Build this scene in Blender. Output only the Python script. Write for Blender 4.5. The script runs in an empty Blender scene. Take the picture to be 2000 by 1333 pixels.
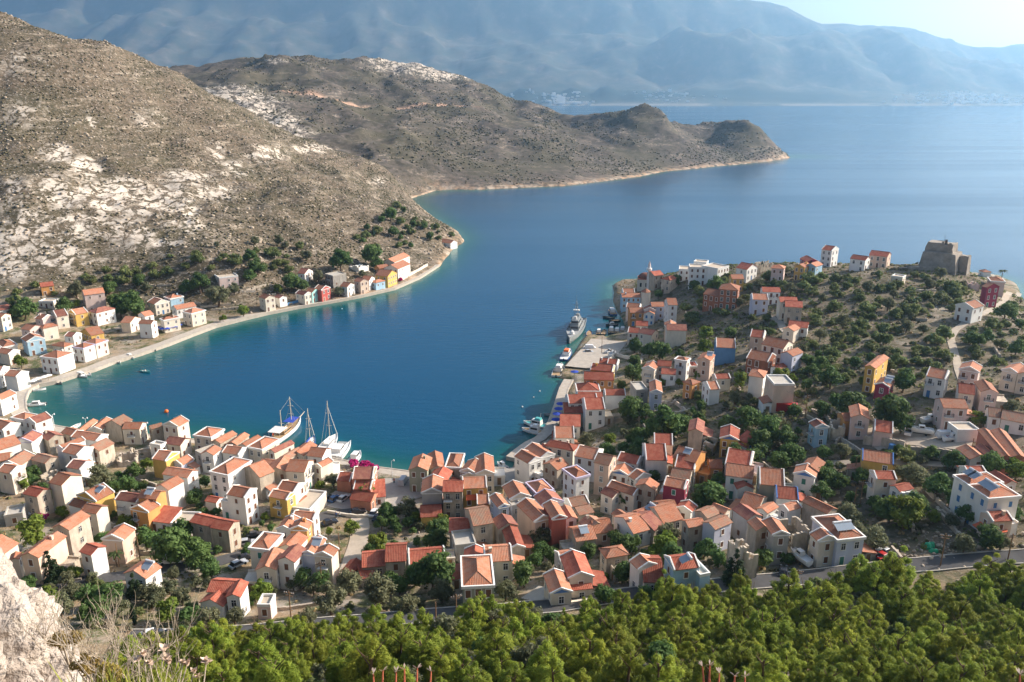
import bpy, math, random
import numpy as np
from mathutils import Vector, Matrix

random.seed(7); np.random.seed(7)
SC = bpy.context.scene
COL = SC.collection
R = math.radians

# ------------------------------------------------------------------ camera, sky, sun, exposure
CAM_Z = 110.0; F = 1556.0; PITCH = R(17.36)
cam = bpy.data.cameras.new('camera'); camo = bpy.data.objects.new('camera', cam); COL.objects.link(camo)
camo.location = (0, 0, CAM_Z); camo.rotation_euler = (math.pi / 2 - PITCH, 0, 0)
cam.sensor_width = 36; cam.lens = F / 2000 * 36; cam.clip_start = 0.3; cam.clip_end = 40000
SC.camera = camo

SUN_AZ, SUN_EL = R(70), R(28.5)
w = bpy.data.worlds.new('World'); SC.world = w; w.use_nodes = True
wn = w.node_tree.nodes; wl = w.node_tree.links; wn.clear()
sky = wn.new('ShaderNodeTexSky'); sky.sky_type = 'NISHITA'; sky.sun_disc = False
sky.sun_elevation = SUN_EL; sky.sun_rotation = SUN_AZ; sky.air_density = 0.85; sky.dust_density = 3.2; sky.ozone_density = 0.6; sky.altitude = 0
bg = wn.new('ShaderNodeBackground'); bg.inputs[1].default_value = 0.096
wo = wn.new('ShaderNodeOutputWorld'); wl.new(sky.outputs[0], bg.inputs[0]); wl.new(bg.outputs[0], wo.inputs[0])
sl = bpy.data.lights.new('sun', 'SUN'); sl.energy = 5.0; sl.angle = R(0.55); sl.color = (1.0, 0.885, 0.76)
so = bpy.data.objects.new('sun', sl); COL.objects.link(so)
SDIR = Vector((math.sin(SUN_AZ) * math.cos(SUN_EL), math.cos(SUN_AZ) * math.cos(SUN_EL), math.sin(SUN_EL)))
so.rotation_euler = SDIR.to_track_quat('Z', 'Y').to_euler(); so.location = (300, 100, 400)
SC.view_settings.view_transform = 'Standard'; SC.view_settings.look = 'None'
SC.view_settings.exposure = 0.92; SC.view_settings.gamma = 1.0; SC.view_settings.use_curve_mapping = False
SC.render.engine = 'CYCLES'
cy = SC.cycles
cy.use_denoising = True; cy.denoiser = 'OPENIMAGEDENOISE'
cy.max_bounces = 5; cy.diffuse_bounces = 2; cy.glossy_bounces = 2; cy.transmission_bounces = 2; cy.volume_bounces = 1; cy.transparent_max_bounces = 4
cy.caustics_reflective = False; cy.caustics_refractive = False

# ------------------------------------------------------------------ pixel <-> place helpers (photo pixels 2000 x 1333)
CP, SP = math.cos(PITCH), math.sin(PITCH)
def ray(px, py):
    u = (px - 1000) / F; v = -(py - 666.5) / F
    return np.array([u, CP + v * SP, -SP + v * CP])
def at_z(px, py, z):
    d = ray(px, py); t = (z - CAM_Z) / d[2]
    return np.array([d[0] * t, d[1] * t, z])
def at_y(px, py, Y):
    d = ray(px, py); t = Y / d[1]
    return np.array([d[0] * t, Y, CAM_Z + d[2] * t])
def to_px(p):
    x, y, z = p[0], p[1], p[2] - CAM_Z
    f = y * CP - z * SP; up = y * SP + z * CP
    return 1000 + F * x / f, 666.5 - F * up / f

# ------------------------------------------------------------------ noise
def _hash(ix, iy, s):
    n = (ix.astype(np.int64) * 374761393 + iy.astype(np.int64) * 668265263 + s * 1442695041) & 0xffffffff
    n = ((n ^ (n >> 13)) * 1274126177) & 0xffffffff
    n = n ^ (n >> 16)
    return (n & 0xffff) / 65535.0
def vnoise(x, y, s=0):
    ix = np.floor(x); iy = np.floor(y); fx = x - ix; fy = y - iy
    fx = fx * fx * (3 - 2 * fx); fy = fy * fy * (3 - 2 * fy)
    a = _hash(ix, iy, s); b = _hash(ix + 1, iy, s); c = _hash(ix, iy + 1, s); d = _hash(ix + 1, iy + 1, s)
    return (a + (b - a) * fx) * (1 - fy) + (c + (d - c) * fx) * fy
def fbm(x, y, oct=4, s=0):
    r = 0; a = 0.5
    for o in range(oct):
        r = r + a * (vnoise(x, y, s + o * 17) - 0.5); x = x * 2.03; y = y * 2.03; a *= 0.5
    return r * 2          # about -1..1
def ridged(x, y, oct=4, s=0):
    r = 0; a = 0.5
    for o in range(oct):
        r = r + a * (1 - np.abs(2 * vnoise(x, y, s + o * 13) - 1)); x = x * 2.07; y = y * 2.07; a *= 0.5
    return r
def sstep(a, b, x):
    t = np.clip((x - a) / (b - a), 0, 1); return t * t * (3 - 2 * t)

# ------------------------------------------------------------------ the lie of the land
COAST_PX = [(1545,308),(1500,316),(1440,322),(1400,325),(1350,331),(1300,335),(1250,345),(1200,352),(1150,358),(1100,364),(1040,366),(1000,368),(930,371),(880,371),
 (850,373),(800,389),(815,400),(850,428),(892,452),(907,472),(888,484),(874,500),(857,522),(820,545),(770,567),(700,583),(640,594),(580,604),(520,616),(470,628),(420,641),(375,658),(330,676),(275,695),(220,712),(185,726),(150,737),(110,750),(75,757),(55,768),(48,785),(50,806),
 (66,828),(110,840),(180,851),(300,858),(400,869),(480,881),(560,891),(620,896),(660,906),(740,922),(800,930),(870,946),(962,932),(975,917),(1000,919),(1006,905),(1020,891),(1040,876),(1060,866),(1078,850),(1088,830),(1098,800),(1108,765),(1118,746),(1090,739),(1093,728),(1122,690),(1138,664),(1146,656),(1162,657),(1186,660),(1208,653),(1222,641),(1217,625),(1206,610),(1198,590),(1200,570),(1197,558),(1214,549),(1240,549),(1256,546),(1330,541),(1450,539),(1600,531),(1750,529),(1850,531),(1950,541),(1985,556),(1992,570),(1984,588),(2012,604)]
COAST = [at_z(x, y, 0)[:2] for x, y in COAST_PX]
COAST += [np.array(p, float) for p in [(330,300),(450,250),(600,100),(700,-600),(-3000,-600),(-3000,2150),(-400,2150),(250,1900),(400,1660),(468,1530)]]
COAST = np.array(COAST)
def coast_sd(x, y):
    """signed distance to the coast, positive on land"""
    sh = x.shape; x = x.ravel(); y = y.ravel()
    d2 = np.full(x.shape, 1e18); ins = np.zeros(x.shape, bool)
    n = len(COAST)
    for i in range(n):
        ax, ay = COAST[i]; bx, by = COAST[(i + 1) % n]
        ex, ey = bx - ax, by - ay
        t = np.clip(((x - ax) * ex + (y - ay) * ey) / (ex * ex + ey * ey), 0, 1)
        d2 = np.minimum(d2, (x - ax - t * ex) ** 2 + (y - ay - t * ey) ** 2)
        c = (ay > y) != (by > y)
        if c.any():
            xi = ax + (y - ay) / (by - ay if by != ay else 1e-9) * ex
            ins ^= c & (x < xi)
    d = np.sqrt(d2)
    return np.where(ins, d, -d).reshape(sh)

ZP = [(100,1000,6),(30,1100,9),(100,1140,11),(250,1130,11),(330,930,3),(200,900,3),(60,900,3),(-60,900,3),(-60,1000,6),(-80,1140,11),(400,1000,4),(480,930,3),(560,1010,4),(400,1150,10),(530,1150,9),(620,1120,8),(700,1000,2.5),(700,1100,6),(640,930,2),
 (780,960,1.8),(900,1180,14),(930,1100,10),(860,1030,5),(800,1100,8.5),(1000,1000,5),(1080,950,4),(1100,1170,15),(1200,1000,8),(1150,900,4.5),(1300,1000,10),(1300,900,9),(1200,800,7),(1300,800,12),(1250,700,4.5),(1160,740,1.8),(1180,690,1.6),(1240,650,2.6),(1300,640,6),(1260,590,4),
 (1400,900,13),(1400,800,15),(1400,700,14),(1400,600,16),(1330,560,12),(1500,600,21),(1600,600,24),(1600,750,21),(1700,750,22.5),(1800,700,25),(1900,700,25),(1900,800,24),(1800,850,22),(1700,900,20),(1600,900,17),(1500,900,14.5),(1500,1000,14),(1400,1000,12),(1400,1100,16),
 (1600,1000,16),(1700,1000,18),(1800,1000,20),(1950,1000,22),(2060,900,25),(2100,700,27),(2060,1090,23),(1300,1130,16.5),(1500,1130,18.5),(1700,1110,19),(1900,1090,21),(2000,1085,22),(480,1240,16.5),(760,1215,16.5),(1080,1190,17),(300,1245,15.5),(200,1210,14.5),(50,1210,14.5),(-80,1230,15),
 (1340,530,15),(1450,520,20),(1560,515,24),(1700,522,27),(1840,520,32),(1930,550,26),(1960,575,21),(2000,620,16),(2060,640,17),
 (0,1260,22),(400,1270,23),(800,1260,24.5),(1200,1250,25),(1600,1250,25.5),(2000,1250,27),
 (0,1333,36),(400,1333,37),(800,1333,37.5),(1200,1333,38),(1600,1333,38),(2000,1333,39),
 (30,720,1.6),(100,650,4),(20,620,9),(100,580,13),(200,600,6),(250,640,2.2),(180,570,12),(350,580,7),(330,620,2.4),(440,550,13),(440,600,3),(560,570,5),(600,540,9),(650,540,8),(700,515,9),(780,510,5),(830,500,3.5),(870,480,2.5)]
YP = [(0,540,400),(200,520,422),(0,400,450),(200,400,480),(0,250,540),(200,250,575),(0,42,640),(140,64,665),(250,110,700),(350,152,740),(400,180,765),(400,500,430),(400,400,520),(400,300,640),(500,230,800),(600,480,480),(600,400,560),(600,330,700),(620,290,830),(750,450,560),(750,400,680),(750,360,800),(760,337,860),(850,450,590),(-150,540,400),(-150,400,450),(-150,250,540),(-150,30,640),
 (1450,245,1480),(1500,275,1470),(1380,262,1450),(1260,210,1420),(1320,240,1430),(1180,240,1400),(1090,235,1500),(1000,205,1550),(900,160,1600),(800,128,1650),(730,115,1700),(680,122,1600),(620,118,1500),(540,120,1450),(450,135,1400),(380,160,1350),
 (700,200,1300),(860,215,1350),(560,185,1250),(450,200,1100),(540,260,980),(650,280,1000),(700,230,1150),(800,330,960),(950,240,1250),(900,300,1080),(1000,300,1120),(1100,290,1200),(1200,290,1260),(1300,285,1310),(1400,290,1385),(600,290,930),(700,330,915)]
WP = [(-1500,300,60),(-1500,900,200),(-900,500,130),(-900,800,190),(-900,1200,150),(-1500,1500,150),(-1500,2100,5),(-700,1900,60),(-300,2000,60),(0,1900,60),(300,1800,30),(-480,760,120),(-420,900,85),(-300,1000,62),(-600,1100,110),(500,1560,20),(250,1620,40),
 (-330,250,1.5),(-330,180,6),(-330,100,25),(-600,100,60)]
for x in (-330, -160, -60, 0, 60, 160, 330):
    WP += [(x, 60, 49), (x, 40, 63), (x, 22, 81), (x, 8, 100), (x, -10, 108), (x, -120, 118), (x, -500, 140)]
WP += [(500, 60, 49), (600, -500, 140), (-1500, -500, 150)]
ctrl = [at_z(*p) for p in ZP] + [at_y(*p) for p in YP] + [np.array(p, float) for p in WP]
for i, c in enumerate(COAST[:-10]):
    ctrl.append(np.array([c[0], c[1], 1.2]))
ctrl = np.array(ctrl)
def _tps_k(r2): return 0.5 * r2 * np.log(r2 + 1e-9)
_S = 100.0
_C = ctrl[:, :2] / _S
_n = len(_C)
_K = _tps_k(((_C[:, None] - _C[None]) ** 2).sum(-1)) + np.eye(_n) * 0.004
_P = np.hstack([np.ones((_n, 1)), _C])
_A = np.block([[_K, _P], [_P.T, np.zeros((3, 3))]])
_w = np.linalg.solve(_A, np.concatenate([ctrl[:, 2], np.zeros(3)]))
def tps(x, y):
    sh = x.shape; x = x.ravel() / _S; y = y.ravel() / _S
    out = np.empty(x.shape)
    for i in range(0, len(x), 40000):
        xx = x[i:i + 40000]; yy = y[i:i + 40000]
        r2 = (xx[:, None] - _C[:, 0]) ** 2 + (yy[:, None] - _C[:, 1]) ** 2
        out[i:i + 40000] = _tps_k(r2) @ _w[:_n] + _w[_n] + _w[_n + 1] * xx + _w[_n + 2] * yy
    return out.reshape(sh)
KNOLLS = [(*at_y(1262, 210, 1420)[:2], 13, 42), (*at_y(1450, 245, 1470)[:2], 5, 45), (*at_y(1368, 265, 1450)[:2], -20, 55), (*at_y(1165, 240, 1400)[:2], -12, 70), (*at_y(975, 225, 1330)[:2], 10, 60)]
def land(x, y):
    sd = coast_sd(x, y)
    h = tps(x, y)
    wild = sstep(410, 520, y - 0.12 * x) * sstep(150, -40, x - (y > 760) * 3000)
    h = h + wild * (9 * fbm(x / 75, y / 75, 3, 5) + 15 * (ridged(x / 46 + .5 * fbm(x / 30, y / 30, 2, 8), y / 60, 4, 9) - 0.55)) * sstep(4, 38, h)
    far = sstep(860, 1000, y)
    for (bx, by, bh, br) in KNOLLS: h = h + bh * np.exp(-((x - bx) ** 2 + (y - by) ** 2) / br ** 2)
    h = h + far * (16 * (ridged(x / 120, y / 120, 4, 3) - 0.55) + 15 * (ridged(x / 55, y / 55, 3, 31) - .55)) * sstep(3, 60, h)
    head = sstep(250, 290, y - 0.1 * x) * sstep(60, 110, x) * (1 - wild)
    h = h + head * (1.6 * fbm(x / 16, y / 16, 3, 21)) * sstep(3, 9, h)
    h = h + 0.35 * fbm(x / 6, y / 6, 2, 2) * sstep(1.5, 5, h)
    near = sstep(70, 20, y)
    h = h + near * 1.5 * fbm(x / 5, y / 5, 3, 41)
    shore = np.where(sd > 0, sd * (1.2 + 0.9 * sstep(500, 900, y)), np.maximum(sd * 0.6, -14))
    hh = np.minimum(np.maximum(h, 0.9), shore)
    return np.where(sd > 0, hh, shore), sd

class Grid:
    def __init__(s, x0, x1, y0, y1, st):
        s.xs = np.arange(x0, x1 + st * .5, st); s.ys = np.arange(y0, y1 + st * .5, st); s.st = st
        s.X, s.Y = np.meshgrid(s.xs, s.ys); s.Z, s.SD = land(s.X, s.Y)
    def inside(s, x, y, m=0): return s.xs[0] + m <= x <= s.xs[-1] - m and s.ys[0] + m <= y <= s.ys[-1] - m
    def h(s, x, y):
        fx = min(max((x - s.xs[0]) / s.st, 0), len(s.xs) - 1.001); fy = min(max((y - s.ys[0]) / s.st, 0), len(s.ys) - 1.001)
        i = int(fx); j = int(fy); fx -= i; fy -= j; Z = s.Z
        return (Z[j, i] * (1 - fx) + Z[j, i + 1] * fx) * (1 - fy) + (Z[j + 1, i] * (1 - fx) + Z[j + 1, i + 1] * fx) * fy
GN = Grid(-330, 370, -16, 512, 1.6)
GH = Grid(-760, 60, 380, 980, 3.0)
GF = Grid(-1560, 1000, 360, 2150, 7.0)
def G(x, y):
    if GN.inside(x, y): return GN.h(x, y)
    if GH.inside(x, y): return GH.h(x, y)
    return GF.h(x, y)
def hit(px, py, lift=0.0, y0=95.0):
    """where the sight line through a photo pixel comes within `lift` of the ground"""
    d = ray(px, py); o = np.array([0, 0, CAM_Z]); t = y0 / d[1]; st = 2.0
    while t < 2300:
        p = o + d * t
        if p[2] - max(G(p[0], p[1]), 0) - lift < 0:
            for _ in range(14):
                st *= .5
                p = o + d * (t - st)
                if p[2] - max(G(p[0], p[1]), 0) - lift < 0: t -= st
            return o + d * t
        t += st
        if t > 500: st = 6.0
    return at_z(px, py, 0) if d[2] < 0 else o + d * 900

# ------------------------------------------------------------------ materials
MATS = {}
def mat(name, col, rough=0.85, spec=0.25, var=0.0, scale=1.0, col2=None, bump=0.0, bscale=None, metal=0.0, obvar=0.0, trans=0.0):
    if name in MATS: return MATS[name]
    m = bpy.data.materials.new(name); m.use_nodes = True; MATS[name] = m
    nt = m.node_tree; N = nt.nodes; Lk = nt.links
    b = N['Principled BSDF']; b.inputs['Roughness'].default_value = rough
    b.inputs['Specular IOR Level'].default_value = spec; b.inputs['Metallic'].default_value = metal
    c4 = (*col, 1)
    b.inputs['Base Color'].default_value = c4
    m.diffuse_color = c4
    out = None
    tc = N.new('ShaderNodeTexCoord')
    if var > 0 or col2:
        nz = N.new('ShaderNodeTexNoise'); nz.inputs['Scale'].default_value = scale; nz.inputs['Detail'].default_value = 6; nz.inputs['Roughness'].default_value = 0.65
        geo = N.new('ShaderNodeNewGeometry'); mp0 = N.new('ShaderNodeMapping'); mp0.inputs['Scale'].default_value = (1, 1, .4 if name.startswith('plaster') else 1); Lk.new(geo.outputs['Position'], mp0.inputs[0]); Lk.new(mp0.outputs[0], nz.inputs['Vector'])
        rp = N.new('ShaderNodeValToRGB'); rp.color_ramp.elements[0].position = 0.32; rp.color_ramp.elements[1].position = 0.68
        c2 = col2 or tuple(max(0, c * (1 - var)) for c in col)
        rp.color_ramp.elements[0].color = (*c2, 1); rp.color_ramp.elements[1].color = c4
        Lk.new(nz.outputs[0], rp.inputs[0]); out = rp.outputs[0]
    if obvar > 0:
        oi = N.new('ShaderNodeObjectInfo')
        hs = N.new('ShaderNodeHueSaturation')
        mr = N.new('ShaderNodeMapRange'); mr.inputs[3].default_value = 1 - obvar; mr.inputs[4].default_value = 1 + obvar
        Lk.new(oi.outputs['Random'], mr.inputs[0]); Lk.new(mr.outputs[0], hs.inputs['Value'])
        mh = N.new('ShaderNodeMapRange'); mh.inputs[3].default_value = 0.5 - obvar * .06; mh.inputs[4].default_value = 0.5 + obvar * .06
        mu = N.new('ShaderNodeMath'); mu.operation = 'MULTIPLY'; mu.inputs[1].default_value = 7.13
        fr = N.new('ShaderNodeMath'); fr.operation = 'FRACT'; Lk.new(oi.outputs['Random'], mu.inputs[0]); Lk.new(mu.outputs[0], fr.inputs[0])
        Lk.new(fr.outputs[0], mh.inputs[0]); Lk.new(mh.outputs[0], hs.inputs['Hue'])
        if out is not None: Lk.new(out, hs.inputs['Color'])
        else: hs.inputs['Color'].default_value = c4
        out = hs.outputs[0]
    if out is not None: Lk.new(out, b.inputs['Base Color'])
    if bump > 0:
        nb = N.new('ShaderNodeTexNoise'); nb.inputs['Scale'].default_value = bscale or scale * 4; nb.inputs['Detail'].default_value = 5
        g2 = N.new('ShaderNodeNewGeometry'); Lk.new(g2.outputs['Position'], nb.inputs['Vector'])
        bp = N.new('ShaderNodeBump'); bp.inputs['Strength'].default_value = 1.0; bp.inputs['Distance'].default_value = bump
        Lk.new(nb.outputs[0], bp.inputs['Height']); Lk.new(bp.outputs[0], b.inputs['Normal'])
    if trans > 0:
        tr = N.new('ShaderNodeBsdfTranslucent'); mx = N.new('ShaderNodeMixShader'); mx.inputs[0].default_value = trans
        if out is not None: Lk.new(out, tr.inputs[0])
        else: tr.inputs[0].default_value = c4
        Lk.new(b.outputs[0], mx.inputs[1]); Lk.new(tr.outputs[0], mx.inputs[2])
        Lk.new(mx.outputs[0], N['Material Output'].inputs[0])
    return m
WALLC = dict(W=(.84,.82,.77), C=(.79,.70,.575), S=(.58,.495,.395), Y=(.68,.44,.13), O=(.66,.32,.12), P=(.73,.57,.52), B=(.14,.32,.54), G=(.47,.45,.42), R=(.52,.13,.10), L=(.58,.60,.72),
             T=(.36,.62,.58), K=(.34,.06,.10), N=(.73,.55,.43), A=(.58,.24,.16), D=(.42,.60,.74), V=(.36,.36,.27), X=(.40,.17,.10), Z=(.46,.43,.38))
for k, c in WALLC.items():
    rough_stone = k in 'SXZ'
    mat('plaster_' + k, c, rough=.93, spec=.15, var=.42 if rough_stone else (.15 if k in 'WL' else .22), scale=.9 if rough_stone else .55, bump=.06 if rough_stone else .015, bscale=5 if rough_stone else 9, obvar=.09)
def roof_mat(name, ca, cb, cc):
    m = bpy.data.materials.new(name); m.use_nodes = True; MATS[name] = m
    nt = m.node_tree; N = nt.nodes; Lk = nt.links; b = N['Principled BSDF']
    b.inputs['Roughness'].default_value = .85; b.inputs['Specular IOR Level'].default_value = .2
    uv = N.new('ShaderNodeUVMap')
    br = N.new('ShaderNodeTexBrick'); br.offset = .5; br.inputs['Scale'].default_value = 1.0
    br.inputs['Brick Width'].default_value = .34; br.inputs['Row Height'].default_value = .42; br.inputs['Mortar Size'].default_value = .03
    br.inputs['Color1'].default_value = (*ca, 1); br.inputs['Color2'].default_value = (*cb, 1); br.inputs['Mortar'].default_value = tuple(c * .55 for c in ca) + (1,)
    Lk.new(uv.outputs[0], br.inputs[0])
    geo = N.new('ShaderNodeNewGeometry')
    nz = N.new('ShaderNodeTexNoise'); nz.inputs['Scale'].default_value = .8; nz.inputs['Detail'].default_value = 7; nz.inputs['Roughness'].default_value = .7
    Lk.new(geo.outputs['Position'], nz.inputs['Vector'])
    rp = N.new('ShaderNodeValToRGB'); rp.color_ramp.elements[0].position = .40; rp.color_ramp.elements[1].position = .62
    Lk.new(nz.outputs[0], rp.inputs[0])
    mx = N.new('ShaderNodeMix'); mx.data_type = 'RGBA'; mx.inputs[7].default_value = (*cc, 1)
    Lk.new(rp.outputs[0], mx.inputs[0]); Lk.new(br.outputs[0], mx.inputs[6])
    oi = N.new('ShaderNodeObjectInfo'); hs = N.new('ShaderNodeHueSaturation')
    mr = N.new('ShaderNodeMapRange'); mr.inputs[3].default_value = .72; mr.inputs[4].default_value = 1.25
    Lk.new(oi.outputs['Random'], mr.inputs[0]); Lk.new(mr.outputs[0], hs.inputs['Value']); Lk.new(mx.outputs[2], hs.inputs['Color'])
    Lk.new(hs.outputs[0], b.inputs['Base Color'])
    wv = N.new('ShaderNodeTexWave'); wv.wave_type = 'BANDS'; wv.bands_direction = 'X'; wv.inputs['Scale'].default_value = .98
    Lk.new(uv.outputs[0], wv.inputs['Vector'])
    bp = N.new('ShaderNodeBump'); bp.inputs['Distance'].default_value = .05; bp.inputs['Strength'].default_value = .7
    Lk.new(wv.outputs[1], bp.inputs['Height']); Lk.new(bp.outputs[0], b.inputs['Normal'])
    return m
roof_mat('roof_tile', (.53, .21, .115), (.41, .145, .08), (.40, .21, .14))
roof_mat('roof_red', (.40, .10, .06), (.32, .078, .05), (.40, .14, .09))
roof_mat('roof_worn', (.45, .20, .12), (.33, .16, .11), (.30, .21, .15))
roof_mat('roof_brown', (.30, .11, .085), (.25, .09, .075), (.33, .15, .10))
mat('white_trim', (.80, .78, .74), .8, var=.12, scale=1.2)
mat('blue_trim', (.10, .22, .50), .7)
mat('lilac_trim', (.56, .52, .64), .7)
mat('pane', (.035, .035, .04), .12, .5)
mat('shutter_brown', (.16, .075, .045), .6); mat('shutter_green', (.05, .20, .15), .6); mat('shutter_blue', (.07, .20, .42), .6)
mat('wood', (.22, .13, .07), .8); mat('iron', (.05, .05, .055), .5)
mat('solar', (.25, .30, .36), .15, .6); mat('tank', (.72, .73, .74), .35, .5)
mat('concrete', (.50, .46, .40), .9, var=.22, scale=.6)
mat('terrace', (.55, .46, .36), .9, var=.2, scale=.5)
mat('canvas_blue', (.03, .07, .40), .8); mat('canvas_white', (.75, .73, .68), .8); mat('canvas_tan', (.62, .48, .28), .8); mat('canvas_red', (.55, .12, .05), .8); mat('canvas_teal', (.03, .18, .22), .8)

# ------------------------------------------------------------------ object helpers
class MB:
    """collects simple solids, then links them as ONE mesh object"""
    def __init__(s): s.v = []; s.f = []; s.m = []; s.uv = {}
    def face(s, pts, mi=0, uv=None):
        i = len(s.v); s.v += [tuple(p) for p in pts]; s.f.append(tuple(range(i, i + len(pts)))); s.m.append(mi)
        if uv: s.uv[len(s.f) - 1] = uv
    def box(s, x0, x1, y0, y1, z0, z1, mi=0):
        i = len(s.v)
        s.v += [(x0,y0,z0),(x1,y0,z0),(x1,y1,z0),(x0,y1,z0),(x0,y0,z1),(x1,y0,z1),(x1,y1,z1),(x0,y1,z1)]
        for q in ((3,2,1,0),(4,5,6,7),(0,1,5,4),(1,2,6,5),(2,3,7,6),(3,0,4,7)): s.f.append(tuple(i + k for k in q)); s.m.append(mi)
    def slab(s, a, b, c, d, t, mi=0, uv=None, mi2=None):
        """slab with top face a b c d (counter-clockwise from above) and thickness t downwards"""
        i = len(s.v); lo = [(p[0], p[1], p[2] - t) for p in (a, b, c, d)]
        s.v += [tuple(a), tuple(b), tuple(c), tuple(d)] + lo
        if mi2 is None: mi2 = mi
        s.f.append((i, i+1, i+2, i+3)); s.m.append(mi)
        if uv: s.uv[len(s.f) - 1] = uv
        for q in ((7,6,5,4),(0,4,5,1),(1,5,6,2),(2,6,7,3),(3,7,4,0)): s.f.append(tuple(i + k for k in q)); s.m.append(mi2)
    def tube(s, a, b, r0, r1=None, n=6, mi=0, cap=True):
        r1 = r0 if r1 is None else r1
        a = Vector(a); b = Vector(b); d = (b - a)
        if d.length < 1e-6: return
        q = d.to_track_quat('Z', 'Y'); i = len(s.v)
        for (c, r) in ((a, r0), (b, r1)):
            for k in range(n):
                th = 2 * math.pi * k / n
                s.v.append(tuple(c + q @ Vector((r * math.cos(th), r * math.sin(th), 0))))
        for k in range(n):
            k2 = (k + 1) % n; s.f.append((i + k, i + k2, i + n + k2, i + n + k)); s.m.append(mi)
        if cap:
            s.f.append(tuple(i + n - 1 - k for k in range(n))); s.m.append(mi)
            s.f.append(tuple(i + n + k for k in range(n))); s.m.append(mi)
    def rings(s, rings, mi=0, cap0=True, cap1=True):
        """loft of closed rings of equal length"""
        i0 = len(s.v); n = len(rings[0])
        for r in rings: s.v += [tuple(p) for p in r]
        for j in range(len(rings) - 1):
            for k in range(n):
                k2 = (k + 1) % n
                s.f.append((i0 + j*n + k, i0 + j*n + k2, i0 + (j+1)*n + k2, i0 + (j+1)*n + k)); s.m.append(mi)
        if cap0: s.f.append(tuple(i0 + n - 1 - k for k in range(n))); s.m.append(mi)
        if cap1: s.f.append(tuple(i0 + (len(rings)-1)*n + k for k in range(n))); s.m.append(mi)
    def mesh(s, name, mats, smooth=False):
        me = bpy.data.meshes.new(name); me.from_pydata(s.v, [], s.f)
        for m in (mats if isinstance(mats, (list, tuple)) else [mats]): me.materials.append(MATS[m] if isinstance(m, str) else m)
        me.polygons.foreach_set('material_index', s.m)
        if smooth: me.polygons.foreach_set('use_smooth', [True] * len(s.f))
        if s.uv:
            ul = me.uv_layers.new(name='UVMap')
            for fi, uvs in s.uv.items():
                p = me.polygons[fi]
                for k, li in enumerate(p.loop_indices): ul.data[li].uv = uvs[k]
        me.update(); return me
    def build(s, name, mats, parent=None, smooth=False):
        return link(name, s.mesh(name, mats, smooth), parent)
def link(name, me, parent=None, loc=(0,0,0), rz=0.0, scale=None):
    o = bpy.data.objects.new(name, me); COL.objects.link(o); o.location = loc
    if rz: o.rotation_euler = (0, 0, rz)
    if scale is not None: o.scale = scale
    if parent is not None: o.parent = parent
    return o
def tag(o, label=None, cat=None, group=None, kind=None):
    if label: o['label'] = label
    if cat: o['category'] = cat
    if group: o['group'] = group
    if kind: o['kind'] = kind
    return o
def thing(name, loc, label, cat, group=None, rz=0.0, scale=None):
    o = link(name, None, None, loc, rz, scale); o.empty_display_size = .5
    return tag(o, label, cat, group)
def np_mesh(name, V, Fq, mats, smooth=False, attrs=None):
    """mesh from numpy arrays (all faces of one size)"""
    me = bpy.data.meshes.new(name); nv = len(V); nf, k = Fq.shape
    me.vertices.add(nv); me.vertices.foreach_set('co', np.asarray(V, np.float32).ravel())
    me.loops.add(nf * k); me.polygons.add(nf)
    me.loops.foreach_set('vertex_index', Fq.astype(np.int32).ravel())
    me.polygons.foreach_set('loop_start', np.arange(0, nf * k, k, dtype=np.int32))
    if smooth: me.polygons.foreach_set('use_smooth', np.ones(nf, bool))
    for m in (mats if isinstance(mats, (list, tuple)) else [mats]): me.materials.append(MATS[m] if isinstance(m, str) else m)
    for an, av in (attrs or {}).items():
        a = me.attributes.new(an, 'FLOAT', 'POINT'); a.data.foreach_set('value', np.asarray(av, np.float32).ravel())
    me.update(calc_edges=True); me.validate(); return me

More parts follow.
